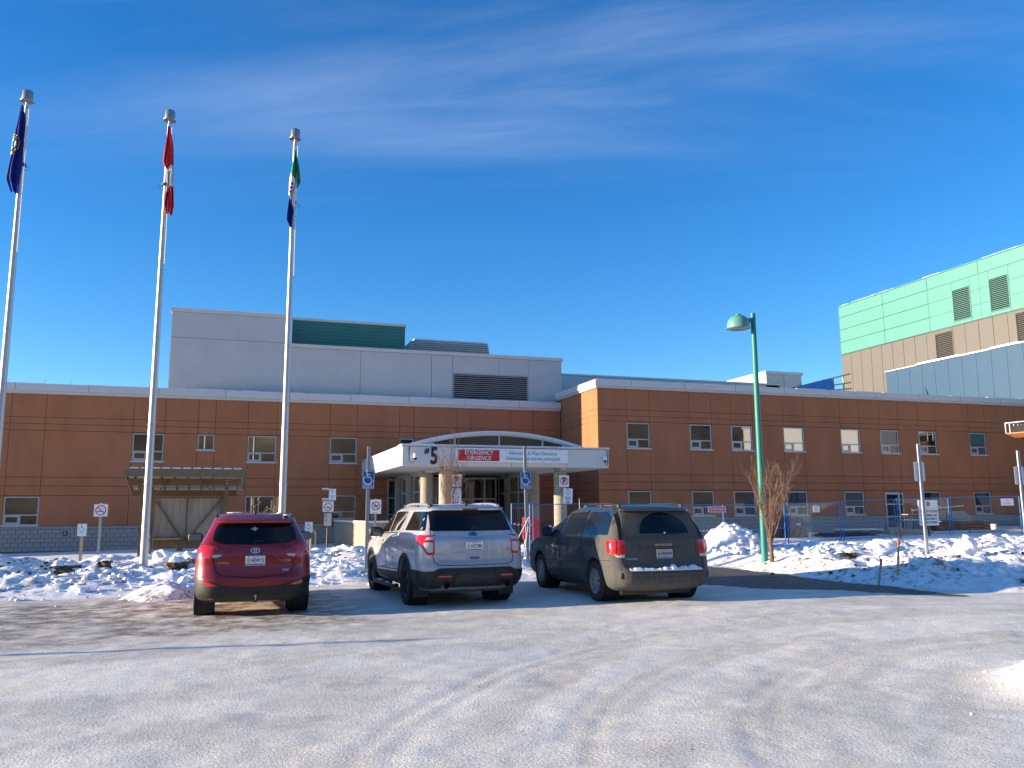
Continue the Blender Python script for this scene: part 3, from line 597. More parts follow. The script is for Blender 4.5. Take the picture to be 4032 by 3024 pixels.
# ---- penthouse above it
PH = thing('penthouse', 'grey stucco penthouse with dark green top behind the left wing roof', 'building')
YP = 44.2
MB().box(-3.28, 2.22, YP+.13, 58, 7.2, 11.62).build('tall_block', M['greyjoint'], PH)
MB().box(2.22, 17.52, YP+.13, 58, 7.2, 10.12).build('low_block', M['greyjoint'], PH)
for a, b, z0, z1 in ((-3.3, 2.22, 7.3, 10.30), (-3.3, 2.22, 10.30, 11.60)): panel(PH, a, b, z0, z1, YP, M['grey'])
LV = (11.12, 15.52, 7.66, 9.15)
for a, b in ((2.22, 6.09), (6.09, 9.94)): panel(PH, a, b, 7.3, 10.1, YP, M['grey'])
for a, b, z0, z1 in ((9.94, LV[0], 7.3, 10.1), (LV[0], 13.78, LV[3], 10.1), (13.78, LV[1], LV[3], 10.1), (LV[1], 17.52, 7.3, 10.1), (LV[0], LV[1], 7.3, LV[2])): panel(PH, a, b, z0, z1, YP, M['grey'], gap=.004 if z0 != 7.3 or a != 9.94 else .012)
MB().box(-3.3-.02, -3.28, YP+.02, 58, 7.2, 11.6).build('side_wall', M['grey'], PH)
MB().box(17.52, 17.54, YP+.02, 58, 7.2, 10.1).build('side_wall', M['grey'], PH)
MB().box(-3.38, 2.26, YP-.08, 58.1, 11.60, 11.78).build('roof_edge', M['cream'], PH); MB().box(2.265, 17.62, YP-.08, 58.1, 10.10, 10.28).build('roof_edge', M['cream'], PH)
sn = MB(); x = -3.3
while x < 2.2: w_ = random.uniform(.15, .6); sn.box(x, min(x+w_, 2.2), YP-.07, YP+.3, 11.782, 11.782+random.uniform(.01, .05)); x += w_
tag(sn.build('snow_on_roof', M['snowcap'], PH), kind='stuff')
def louvre(parent, x0, x1, z0, z1, y, n, m=None, axis='y', dep=.12, voidm=None):
    m = m or M['louvre']; P = (lambda a, d, z: (a, d, z)) if axis == 'y' else (lambda a, d, z: (d, a, z))
    def bx(b, a0, a1, d0, d1, c0, c1):
        p, q = P(a0, d0, c0), P(a1, d1, c1); b.box(min(p[0], q[0]), max(p[0], q[0]), min(p[1], q[1]), max(p[1], q[1]), c0, c1); return b
    fr = MB(); bx(fr, x0-.06, x0, y-.03, y+.1, z0-.06, z1+.06); bx(fr, x1, x1+.06, y-.03, y+.1, z0-.06, z1+.06); bx(fr, x0, x1, y-.03, y+.1, z1, z1+.06); bx(fr, x0, x1, y-.03, y+.1, z0-.06, z0)
    f = fr.build('louvre_frame', m, parent); bx(MB(), x0, x1, y+.10, y+.12, z0, z1).build('louvre_void', M['dark'], f)
    h = (z1-z0)/n; me = None
    for i in range(n):
        zc = z0+h*(i+.5)
        vs = [P(x0, y-.02, zc-h*.2), P(x1, y-.02, zc-h*.2), P(x1, y+.06, zc+h*.04), P(x0, y+.06, zc+h*.04), P(x0, y-.02, zc+h*.06), P(x1, y-.02, zc+h*.06), P(x1, y+.06, zc+h*.14), P(x0, y+.06, zc+h*.14)]
        MB().add(vs, [(0, 1, 2, 3), (4, 5, 6, 7), (0, 1, 5, 4), (2, 3, 7, 6), (1, 2, 6, 5), (3, 0, 4, 7)]).build('slat', m, f)
louvre(PH, LV[0]+.06, LV[1]-.06, LV[2]+.06, LV[3]-.06, YP+.01, 12)
MB().box(2.6, 8.7, 45.6, 45.75, 10.2, 11.85).build('green_screen', M['pgreen'], PH)
for z in np.arange(10.35, 11.85, .19): MB().box(2.6, 8.7, 45.58, 45.605, z, z+.15).build('screen_board', M['pgreen'], PH)
MB().box(2.55, 8.76, 45.5, 45.85, 11.85, 11.98).build('screen_coping', M['cream'], PH)
MB().box(8.70, 8.74, 45.7, 56, 10.2, 11.85).build('green_return', M['pgreen'], PH)
RV = thing('roof_ventilator', 'long louvred roof ventilator with snowy top on the grey penthouse', 'vent')
for i in range(5):
    z = 11.02+i*.12; d = i*.06; MB().add([(9.4+d*.6, 47.9, z), (14.35-d*.3, 47.9, z), (14.35-d*.3, 48.02, z+.11), (9.4+d*.6, 48.02, z+.11), (9.4+d*.6, 50, z), (14.35-d*.3, 50, z), (14.35-d*.3, 49.9, z+.11), (9.4+d*.6, 49.9, z+.11)], [(0, 1, 2, 3), (5, 4, 7, 6), (1, 5, 6, 2), (4, 0, 3, 7), (0, 1, 5, 4), (3, 2, 6, 7)]).build('slat', M['cream'], RV)
MB().box(9.6, 14.2, 48.1, 49.8, 10.2, 11.5).build('core', M['dark'], RV)
MB().box(9.75, 14.25, 47.95, 49.95, 11.62, 11.66).build('top', M['cream'], RV); bx_ = MB().box(9.72, 14.2, 47.93, 49.95, 11.665, 11.74); o_ = bx_.build('snow_top', M['snowcap'], RV); bevel_mesh(o_.data, .03, 3)
# ---- right wing
RW = thing('hospital_wing', 'orange stucco right wing with a sunlit left end wall and a row of windows', 'building')
MB().box(17.205, 48.3, YR+.125, 58, -.4, 7.85).build('wall_core', M['joint'], RW)
xsR = [17.18, 18.77, 20.07, 22.39, 23.68, 24.87, 26.18, 28.12, 29.45, 31.86, 33.17, 34.56, 35.84, 37.27, 38.55, 41.0, 42.25, 44.6, 45.9, 48.3]
rowsR = [1.27, 2.65, 3.05, 3.43, 6.10, 6.38, 6.69, 7.76]
WR = []
for a, b in ((18.77, 20.07), (22.39, 23.68), (24.87, 26.18), (28.12, 29.45), (31.86, 33.17), (34.56, 35.84), (37.27, 38.55), (41.0, 42.25)):
    WR.append((a+.01, b-.01, 4.74, 6.05))
    if a != 34.56: WR.append((a+.01, b-.01, 1.33, 2.60))
wall_of_panels(RW, xsR, rowsR, YR, WR+[(34.57, 35.83, 1.27, 2.58)], M['stucco'])
for w in WR: window(RW, w[0], w[1], w[2], w[3], YR)
for z0, z1 in zip(rowsR[:-1], rowsR[1:]): panel(RW, YR+.0, 43.46, z0, z1, 17.18, M['stucco'], axis='x')
panel(RW, YR, 43.46, -.3, 1.27, 17.18, M['block'], axis='x')
MB().box(17.08, 48.3, YR-.10, YR+.4, 7.76, 7.87).build('coping_underlay', M['cream'], RW); MB().box(17.0, 48.3, YR-.20, YR+.5, 7.87, 8.17).build('coping', M['coping'], RW)
MB().box(17.08, 17.4, YR+.405, 43.9, 7.76, 7.87).build('coping_underlay', M['cream'], RW); MB().box(17.0, 17.5, YR+.505, 44.0, 7.87, 8.17).build('coping', M['coping'], RW)
for x in np.arange(19, 48, 3.05): MB().box(x, x+.02, YR-.204, YR-.15, 7.872, 8.172).build('coping_seam', M['greyjoint'], RW)
MB().box(17.25, 48.3, YR+.55, 57.9, 7.86, 8.05).build('roof', M['snowcap'], RW)
sn = MB(); x = 17.1
while x < 48: w_ = random.uniform(.3, 1.6); sn.box(x, x+w_, YR-.18, YR+.45, 8.172, 8.172+random.uniform(.006, .03)); x += w_+random.choice((0, .3))
tag(sn.build('snow_on_coping', M['snowcap'], RW), kind='stuff')
MB().box(17.22, 48.3, YR+.012, YR+.05, -.4, 1.265).build('block_backing', M['mortar'], RW)
blocks(RW, 17.22, 34.5, [.10, .30, .50, .70, .90, 1.10], YR-.01, .40, M['block'], 230)
blocks(RW, 35.9, 46.2, [.10, .30, .50, .70, .90, 1.10], YR-.01, .40, M['block'], 70)
sc_ = MB(); x = 17.25
while x < 46:
    if not 34.5 < x < 35.85: sc_.box(x+.005, x+.095, YR-.012, YR+.02, 1.11, 1.262)
    x += .1
tag(sc_.build('soldier_course', M['block'], RW), kind='stuff')
d_ = MB(); X0, X1, Z0, Z1 = 34.57, 35.83, .50, 2.58
for a, b in ((X0, X0+.09), (X0+.90, X0+1.0), (X1-.06, X1)): d_.box(a, b, YR-.03, YR+.1, Z0, Z1)
for z in (Z0, 1.18, 1.86, Z1-.14): d_.box(X0+.09, X0+.90, YR-.027, YR+.1, z, z+.12 if z != 1.18 and z != 1.86 else z+.08); d_.box(X0+1.0, X1-.06, YR-.027, YR+.1, z, z+.07)
dr = d_.build('door', M['winframe'], RW)
for z0, z1 in ((Z0+.12, 1.18), (1.26, 1.86), (1.94, Z1-.14)): MB().box(X0+.09, X0+.90, YR+.03, YR+.04, z0, z1).build('pane', M['glass'], dr); MB().box(X0+1.0, X1-.06, YR+.03, YR+.04, z0-.05*(z0 < 1), z1).build('pane', M['glass'], dr)
MB().box(X0+.82, X0+.86, YR-.08, YR-.03, 1.30, 1.55).build('handle', M['steel_dk'], dr)
# ---- roof top behind the right wing
FW = thing('rear_block', 'pale grey flat-roofed block showing above the right wing roof', 'building')
MB().box(17.6, 36.5, 50.13, 60, 8, 10.32).build('wall_core', M['greyjoint'], FW)
xs_ = [17.6, 22.6, 25.8, 29.1, 33.9, 36.4]
for a, b in zip(xs_[:-1], xs_[1:]): panel(FW, a, b, 8.2, 10.32, 50.0, mat('pale_grey_green', (.44, .50, .50), .7, noise=.05, nscale=.5))
MB().box(17.6, 36.5, 49.92, 60, 10.32, 10.42).build('roof_edge', M['cream'], FW)
window(FW, 19.9, 21.1, 9.42, 9.66, 49.95, 'single', sill=False); window(FW, 21.15, 22.35, 9.42, 9.66, 49.95, 'single', sill=False)
RB = thing('stair_head', 'small grey roof-top box with a sunlit left side above the right wing', 'building')
MB().box(35.35, 38.3, 50.0, 54.8, 8, 11.12).build('wall', M['grey'], RB); MB().box(35.27, 38.4, 49.92, 54.9, 11.12, 11.32).build('roof_edge', M['coping'], RB); MB().box(36.8, 36.82, 49.99, 50.02, 8, 11.1).build('joint', M['greyjoint'], RB)
# ---- tall teal block at the right
XG = 49.4
GB = thing('mechanical_tower', 'tall block clad in sunlit teal panels over tan panels at upper right', 'building')
MB().box(XG+.13, 75, 30, 58.93, 0, 18.95).build('wall_core', M['tealjoint'], GB)
ys_ = [58.93, 53.73, 49.07, 44.42, 39.8, 35.2, 30.5]; zs_ = [14.82, 15.9, 16.97, 18.05, 19.0]
LT = [(45.22, 46.83, 15.05, 17.45), (42.05, 43.66, 15.05, 17.45)]
def cutpanel(a, b, z0, z1, wins, m):
    """panel in a wall facing -X with louvre openings left out"""
    segs = [(a, b, z0, z1)]
    for w in wins:
        ns = []
        for (p, q, r_, s_) in segs:
            if w[1] <= p or w[0] >= q or w[3] <= r_ or w[2] >= s_: ns.append((p, q, r_, s_)); continue
            if p < w[0]: ns.append((p, w[0], r_, s_))
            if w[1] < q: ns.append((w[1], q, r_, s_))
            if r_ < w[2]: ns.append((max(p, w[0]), min(q, w[1]), r_, w[2]))
            if w[3] < s_: ns.append((max(p, w[0]), min(q, w[1]), w[3], s_))
        segs = ns
    for p, q, r_, s_ in segs: panel(GB, p, q, r_, s_, XG, m, axis='x', gap=.012 if len(segs) == 1 else .003)
for a, b in zip(ys_[1:], ys_[:-1]):
    for z0, z1 in zip(zs_[:-1], zs_[1:]): cutpanel(a, b, z0, z1, LT, M['teal'])
for w in LT: louvre(GB, w[0]+.06, w[1]-.06, w[2]+.06, w[3]-.06, XG, 17, M['teal'], 'x')
MB().box(XG-.012, XG+.02, 30, 58.95, 14.77, 14.80).build('trim', M['tan'], GB)
y = 58.93; LN = [(47.02, 48.7, 12.55, 14.55), (40.1, 41.82, 12.55, 14.6)]
while y > 31:
    cutpanel(y-1.18, y, 8, 14.76, LN, M['tan']); y -= 1.18
for w in LN: louvre(GB, w[0]+.06, w[1]-.06, w[2]+.06, w[3]-.06, XG, 14, M['tan'], 'x')
MB().box(XG-.06, XG+.3, 30, 58.97, 19.0, 19.06).build('roof_edge', M['teal'], GB)
sn = MB()
for i in range(26): yy = 31+random.random()*27; w_ = random.uniform(.4, 2.2); sn.box(XG-.05, XG+.25, yy, min(yy+w_, 58.9), 19.062+.001*i, 19.075+random.uniform(0, .025))
tag(sn.build('snow_on_roof', M['snowcap'], GB), kind='stuff')
MB().box(XG+.005, 75, 58.935, 58.96, 0, 18.95).build('side_panel', M['teal'], GB)
BW = thing('blue_wrapped_wall', 'blue membrane-wrapped wall under construction below the tan panels', 'building')
MB().box(48.42, 49.3, 30, 52.84, 0, 12.28).build('wall_core', M['membrane'], BW)
y = 52.84
while y > 31: panel(BW, y-1.22, y, 6, 12.28, 48.4, M['blue'], axis='x', gap=.006, th=.02); y -= 1.22
y = 52.84
while y > 31: w_ = random.uniform(1.5, 4); dz = random.choice((0, 0, .06, -.05)); MB().box(48.3, 49.3, y-w_, y-.02, 12.285+dz*.3, 12.37+dz).build('parapet_cap', M['snowcap'], BW); y -= w_
# rail and tarp on the roof
SR = thing('roof_scaffold', 'timber guard rail with blue tarpaulin on the roof below the teal block', 'scaffold')
for x0, x1, z0, z1 in ((37.0, 42.6, 10.05, 11.45), (37.9, 42.6, 10.0, 10.80), (39.5, 42.6, 10.0, 10.35)): MB().bar((x0, 50, z0), (x1, 50, z1), .05, .10).build('rail', M['lightwood'], SR)
for x, z in ((38.9, 10.55), (39.7, 10.75), (40.5, 10.95), (41.0, 11.1), (41.9, 11.3)): MB().box(x, x+.07, 49.96, 50.04, 8, z).build('rail_post', M['lightwood'], SR)
tp = MB(); n_ = 26
for i in range(n_+1):
    x = 37.4+3.55*i/n_; zt = 10.12+.26*(x-37.2)*.95+.04*math.sin(i*1.3); zl = 9.5+.05*math.sin(i*2.1)
    for j in range(7): t_ = j/6; tp.v.append((x+.05*math.sin(i*.9+j), 49.90+.07*math.sin(i*1.7+j*1.1), zl+(zt-zl)*t_))
for i in range(n_):
    for j in range(6): tp.f.append((i*7+j, (i+1)*7+j, (i+1)*7+j+1, i*7+j+1))
tp.build('tarp', M['tarp'], SR, True)
for x, y in ((37.9, 48.9), (43.9, 44.5)):
    c_ = thing('roof_marker', 'small red marker at the foot of the roof tarpaulin' if x < 40 else 'small red marker on the right wing parapet below the blue wall', 'marker', (x, y, 8.3)); MB().lathe([(0, 1.12 if x < 40 else .55), (.05, 1.1 if x < 40 else .53), (.055, .8 if x < 40 else .3), (.02, .78 if x < 40 else .28), (.02, -.3)], 10).build('post', M['red'], c_, True)
# ---- entrance canopy
CN = thing('entrance_canopy', 'white entrance canopy with arched clerestory on round concrete columns', 'canopy')
CX0, CX1, CY0, CY1, CZ0, CZ1 = 6.15, 14.94, 32.4, 43.42, 3.40, 4.21
f = lambda x: x
pan = [6.15, 8.11, 10.62, 13.02, 14.94]
for a, b in zip(pan[:-1], pan[1:]): panel(CN, a, b, CZ0, CZ1-.04, CY0, M['canopy'], th=.06, gap=.008, name='fascia_panel')
ysn = [32.42, 34.6, 36.8, 39.0, 41.2, 43.42]
for a, b in zip(ysn[:-1], ysn[1:]): panel(CN, a, b, CZ0, CZ1-.04, CX0, M['canopy'], th=.06, gap=.008, name='fascia_panel', axis='x')
MB().box(CX1-.06, CX1, CY0+.08, 43.42, CZ0, CZ1-.04).build('fascia_panel', M['canopy'], CN)
MB().box(CX0+.07, CX1-.07, CY0+.07, 43.42, CZ0+.05, CZ1-.06).build('canopy_core', M['greyjoint'], CN)
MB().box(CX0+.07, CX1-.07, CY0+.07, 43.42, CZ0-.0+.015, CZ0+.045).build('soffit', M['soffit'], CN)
MB().box(CX0-.04, CX1+.04, CY0-.04, 43.42, CZ1-.035, CZ1+.01).build('top_flashing', M['canopy'], CN)
o_ = MB().box(CX0-.03, CX1+.03, CY0-.03, CY0+.8, CZ1+.014, CZ1+.05).build('snow_edge', M['snowcap'], CN); bevel_mesh(o_.data, .012, 2)
MB().box(CX0+.1, CX1-.1, CY0+.81, 43.4, CZ1+.013, CZ1+.04).build('roof_snow', M['snowcap'], CN)
# arch
AC, AH, AW, AY = 10.25, .64, 3.92, 32.95
def arcz(x, h=AH, w=AW): 
    Rr_ = (w*w+h*h)/(2*h); return CZ1-.02+h-Rr_+math.sqrt(max(Rr_*Rr_-(x-AC)**2, 0))
def arcstrip(x0, x1, z_in, z_out, y0, y1, n=36):
    b = MB()
    for i in range(n+1):
        x = x0+(x1-x0)*i/n
        for y in (y0, y1): b.v += [(x, y, z_in(x)), (x, y, z_out(x))]
    for i in range(n):
        a = i*4; c = a+4; b.f += [(a, c, c+1, a+1), (a+2, a+3, c+3, c+2), (a+1, c+1, c+3, a+3), (a, a+2, c+2, c)]
    b.f += [(0, 1, 3, 2), (n*4, n*4+2, n*4+3, n*4+1)]; return b
arcstrip(AC-AW, AC+AW, lambda x: max(arcz(x)-.09, CZ1-.02), lambda x: arcz(x)+.02, AY-.12, 43.4).build('arched_roof', M['canopy'], CN, True)
arcstrip(AC-AW+.02, AC+AW-.02, lambda x: arcz(x)+.022, lambda x: arcz(x)+.055, AY-.10, 43.4).build('arched_roof_snow', M['snowcap'], CN, True)
gl = [AC-2.74, AC-1.86, AC+.02, AC+1.92, AC+2.84]
arcstrip(AC-AW+.05, gl[0], lambda x: CZ1, lambda x: max(arcz(x)-.08, CZ1+.004), AY, AY+.05).build('end_panel', M['canopy'], CN); arcstrip(gl[-1], AC+AW-.05, lambda x: CZ1, lambda x: max(arcz(x)-.08, CZ1+.004), AY, AY+.05).build('end_panel', M['canopy'], CN)
for a, b in zip(gl[:-1], gl[1:]): arcstrip(a+.02, b-.02, lambda x: CZ1+.02, lambda x: arcz(x)-.12, AY+.03, AY+.04, 10).build('clerestory_pane', mat('bronze_glass', (.05, .047, .04), .08, spec=.8), CN)
arcstrip(gl[0], gl[-1], lambda x: arcz(x)-.13, lambda x: arcz(x)-.07, AY-.03, AY+.05).build('arch_frame', M['canopy'], CN)
for x in gl: MB().box(x-.025, x+.025, AY-.03, AY+.05, CZ1, arcz(x)-.10).build('mullion', M['canopy'], CN)
MB().box(gl[0], gl[-1], AY-.04, AY+.05, CZ1, CZ1+.045).build('clerestory_sill', M['canopy'], CN)
colm = MB().lathe([(0, -.4), (.275, -.4), (.275, 3.18), (.275, 3.185)], 28); colm.lathe([(.275, 3.18), (.0, 3.18)], 28); colm = colm.mesh('column'); colm.materials.append(M['concrete']); autosmooth(colm, 50)
for i, (x, ys2) in enumerate(((8.08, (33.15, 36.7, 40.1, 43.0)), (13.02, (33.15, 36.5, 39.9, 43.0)))):
    for y in ys2:
        o = bpy.data.objects.new('column', colm); COL.objects.link(o); o.parent = CN; o.location = (x, y, .1)
        MB().box(x-.2, x+.2, y-.2, y+.2, 3.285, 3.415).build('column_cap', M['concrete'], CN)
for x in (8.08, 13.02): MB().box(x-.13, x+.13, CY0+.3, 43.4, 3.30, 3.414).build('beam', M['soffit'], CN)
# glazed vestibule between the columns
VB = thing('glazed_vestibule', 'glazed entrance vestibule between the canopy columns', 'vestibule')
def storefront(x, y0, y1, ax='x'):
    P = MB(); ys3 = np.linspace(y0, y1, 3)
    for y in ys3: P.box(x-.04, x+.04, y-.03, y+.03, .1, 3.3)
    for z in (.1, .95, 1.75, 2.5, 3.24): P.box(x-.035, x+.035, y0+.031, y1-.031, z, z+.06)
    fr = P.build('storefront_frame', M['cream'], VB)
    for a, b in zip(ys3[:-1], ys3[1:]):
        for z0, z1 in ((.16, .95), (1.01, 1.75), (1.81, 2.5), (2.56, 3.24)): MB().box(x-.008, x+.008, a+.032, b-.032, z0, z1).build('pane', M['vglass'], fr)
M['vglass'] = mat('clear_tinted_glass', (.10, .10, .085), .05, spec=.8, trans=.0)
for y0, y1 in ((37.1, 39.7), (40.5, 42.65)): storefront(8.15, y0, y1); storefront(12.95, y0, y1)
P = MB()
for x in (8.4, 9.6, 10.1, 11.05, 12.0, 12.6): P.box(x-.035, x+.035, 41.0, 41.08, .1, 3.3)
for z in (.1, 2.2, 3.23): P.box(8.4, 12.6, 41.005, 41.075, z, z+.08)
fr = P.build('door_frame', M['cream'], VB)
for a, b in ((8.44, 9.56), (9.64, 10.06), (10.14, 11.01), (11.09, 11.96), (12.04, 12.56)):
    for z0, z1 in ((.18, 2.2), (2.28, 3.23)): MB().box(a, b, 41.03, 41.04, z0, z1).build('pane', M['glass'], fr)
MB().box(7.5, 8.02, 43.36, 43.44, .6, 3.30).build('side_light_frame', M['winframe'], VB)
for z0, z1 in ((.68, 1.45), (1.52, 2.3), (2.37, 3.22)): MB().box(7.56, 7.96, 43.33, 43.355, z0, z1).build('side_light_pane', M['glass'], VB)
# entrance sign and number
ES = thing('entrance_sign', 'long red and white emergency and main entrance sign box on the canopy', 'sign', (0, CY0, 0))
o_ = MB().box(8.28, 13.02, -.16, -.012, 3.58, 4.10).build('sign_box', M['white'], ES); bevel_mesh(o_.data, .02, 2)
MB().box(8.36, 10.06, -.170, -.155, 3.62, 4.06).build('red_panel', M['red'], ES); MB().box(10.07, 12.94, -.168, -.155, 3.62, 4.06).build('white_panel', M['white'], ES)
def txt(parent, s, size, x, z, y, m, name='lettering', bold=.004, shear=0, align='CENTER', sx=1):
    t_ = text_mb(s, size, bold, shear, align, .0015, sx=sx); to_xz(t_, x, y, z); return t_.build(name, m, parent)
txt(ES, 'EMERGENCY', .235, 9.21, 3.945, -.175, M['white'], bold=.0012, sx=.88); txt(ES, 'URGENCE', .235, 9.21, 3.725, -.175, M['white'], bold=.001, shear=.22, sx=.92)
txt(ES, 'Admitting & Main Entrance', .21, 11.5, 3.945, -.173, M['tealtext'], bold=0, sx=.91); txt(ES, 'Admission et entr\u00e9e principale', .21, 11.5, 3.735, -.173, M['tealtext'], bold=0, shear=.2, sx=.90)
o_ = MB().box(8.27, 13.03, -.165, -.012, 4.101, 4.125).build('snow_edge', M['snowcap'], ES)
NB = thing('building_number', 'large black number #5 on the white canopy fascia', 'number', (0, CY0, 0))
t_ = text_mb('5', .92, .028, 0, depth=.004, sx=.72); to_xz(t_, 7.42, -.012, 3.775); t_.build('numeral', M['black'], NB)
t_ = text_mb('#', .33, .010, .12, depth=.004, sx=.95); to_xz(t_, 7.12, -.012, 4.0); t_.build('hash_mark', M['black'], NB)
def dome_cam(x, label):
    t = thing('security_camera', label, 'camera', (x, CY0, 3.72)); s_ = -1 if x < 10 else 1
    MB().lathe([(0, .16), (.05, .155), (.075, .12), (.082, .0), (.085, -.01), (.0, -.01)], 16, Matrix.Translation((0, -.22, 0))).build('housing', M['white'], t, True)
    MB().lathe([(.075, -.012), (.07, -.05), (.04, -.085), (0, -.095)], 16, Matrix.Translation((0, -.22, 0))).build('dome', M['dark'], t, True)
    k = s_*.16; MB().tube([(k*1.2, -.02, .47), (k*1.25, -.03, .1), (k*1.25, -.05, -.10), (k, -.1, -.2), (k*.45, -.17, -.19), (0, -.22, -.06)], .016, 8).build('cable', M['blkplastic'], t, True)
    MB().box(-.03, .03, -.2, -.0, .03, .09).build('bracket', M['white'], t)
dome_cam(6.62, 'white dome camera on the canopy left of the number'); dome_cam(14.66, 'white dome camera at the right end of the canopy')
# low brick planter wall left of the entrance
PL = thing('brick_planter', 'low beige brick planter wall with snow on top left of the entrance', 'planter wall')
def brickrun(a, b, z0, z1, bw, bh, name, m):
    a, b = Vector(a), Vector(b); t = (b-a); L_ = t.length; t /= L_; n = Vector((t.y, -t.x)); mx_ = Matrix(((t.x, -n.x, 0, a.x), (t.y, -n.y, 0, a.y), (0, 0, 1, 0), (0, 0, 0, 1)))
    mb = MB(); z = z0; r_ = 0
    while z < z1-.02:
        x = -(bw/2)*(r_ % 2)
        while x < L_: mb.box(max(x, 0)+.004, min(x+bw, L_)-.004, random.uniform(-.002, .002), .05, z+.004, min(z+bh, z1)-.004, mx_) if min(x+bw, L_)-max(x, 0) > .03 else 0; x += bw
        z += bh; r_ += 1
    tag(mb.build(name, m, PL), kind='stuff'); MB().box(0, L_, .012, .30, z0-.4, z1-.01, mx_).build('mortar_core', M['mortar'], PL)
    mb = MB().box(-.02, L_+.02, -.03, .34, z1, z1+.06, mx_); o_ = mb.build('cap', M['brickb'], PL); mb = MB().box(-.02, L_+.02, -.04, .34, z1+.061, z1+.13, mx_); o_ = mb.build('snow_cap', M['snowcap'], PL); bevel_mesh(o_.data, .025, 3)
brickrun((4.66, 41.6), (5.32, 36.0), .0, 1.12, .24, .085, 'bricks', M['brickb']); brickrun((5.32, 36.0), (7.75, 36.0), .0, 1.12, .30, .19, 'bricks', M['block'])
b_ = thing('outlet_box', 'small grey outlet box on the orange wall right of the no-smoking sign', 'outlet', (6.75, YL-.02, 1.35)); o_ = MB().box(-.06, .06, -.05, .02, -.11, .11).build('box', M['cream'], b_); bevel_mesh(o_.data, .01, 2)
# ------------------------------------------------------------ vehicles
def pchip(xs, ys, x):
    xs = np.array(xs, float); ys = np.array(ys, float); h = np.diff(xs); d = np.diff(ys)/h; m = np.zeros(len(xs))
    for i in range(1, len(xs)-1):
        if d[i-1]*d[i] > 0: w1, w2 = 2*h[i]+h[i-1], h[i]+2*h[i-1]; m[i] = (w1+w2)/(w1/d[i-1]+w2/d[i])
    m[0], m[-1] = d[0], d[-1]; k = np.clip(np.searchsorted(xs, x)-1, 0, len(h)-1); t = (x-xs[k])/h[k]
    return ys[k]*(1+2*t)*(1-t)**2+m[k]*h[k]*t*(1-t)**2+ys[k+1]*t*t*(3-2*t)+m[k+1]*h[k]*t*t*(t-1)
def car_body(S, levels=64):
    """S rows: z, y_rear, y_front, half width, rear corner r, front corner r, rear bow"""
    S = np.array(S, float); zs = []
    for a, b in zip(S[:-1, 0], S[1:, 0]): n = max(2, int(round((b-a)/(S[-1, 0]-S[0, 0])*levels))); zs += list(np.linspace(a, b, n, endpoint=False))
    zs.append(S[-1, 0]); zs = np.array(zs); V = [pchip(S[:, 0], S[:, i], zs) for i in range(1, 7)]
    verts = []; nr, nc, ns, nf = 14, 14, 40, 10
    for z, yr, yf, w, rr, rf, bow in zip(zs, *V):
        rr = min(rr, w*.95); rf = min(rf, w*.95); H = []
        for i in range(nr): x = (w-rr)*i/nr; H.append((x, yr+bow*(x/w)**2))
        yc = yr+bow*((w-rr)/w)**2; ex = .12*bow
        for i in range(nc): a = R(90*i/nc); H.append((w-rr+rr*math.sin(a), yc+rr*(1-math.cos(a))))
        y0, y1 = yc+rr, yf-rf
        for i in range(ns): t = i/ns; H.append((w+.012*math.sin(math.pi*t), y0+(y1-y0)*t))
        for i in range(nc): a = R(90*i/nc); H.append((w-rf+rf*math.cos(a), y1+rf*math.sin(a)))
        for i in range(nf+1): t = i/nf; H.append(((w-rf)*(1-t), yf+.10*(1-(1-t)**2)*min(1, w)))
        ring = [(-x, y, z) for x, y in H[1:-1]]; verts += [(x, y, z) for x, y in H]+ring[::-1]
    k = len(verts)//len(zs); faces = []
    for i in range(len(zs)-1):
        for j in range(k): faces.append((i*k+j, i*k+(j+1) % k, (i+1)*k+(j+1) % k, (i+1)*k+j))
    faces.append(tuple(range(k))[::-1]); faces.append(tuple((len(zs)-1)*k+j for j in range(k)))
    me = bpy.data.meshes.new('body'); me.from_pydata(verts, [], faces); bm = bmesh.new(); bm.from_mesh(me); bmesh.ops.recalc_face_normals(bm, faces=bm.faces); bm.to_mesh(me); bm.free(); me.update(); return me
def bool_cut(me, cutters):
    o = bpy.data.objects.new('tmp', me); COL.objects.link(o); tmp = []
    for c in cutters:
        co = bpy.data.objects.new('cut', c); COL.objects.link(co); tmp.append(co); m = o.modifiers.new('b', 'BOOLEAN'); m.object = co; m.operation = 'DIFFERENCE'; m.solver = 'EXACT'
    dg = bpy.context.evaluated_depsgraph_get(); dg.update(); r = bpy.data.meshes.new_from_object(o.evaluated_get(dg))
    for t in tmp+[o]: bpy.data.objects.remove(t)
    return r
def xcyl(r, x0, x1, y, z, n=40):
    return MB().lathe([(0, x0), (r, x0), (r, x1), (0, x1)], n, Matrix.Translation((0, y, z)) @ Matrix.Rotation(R(90), 4, 'Y'))
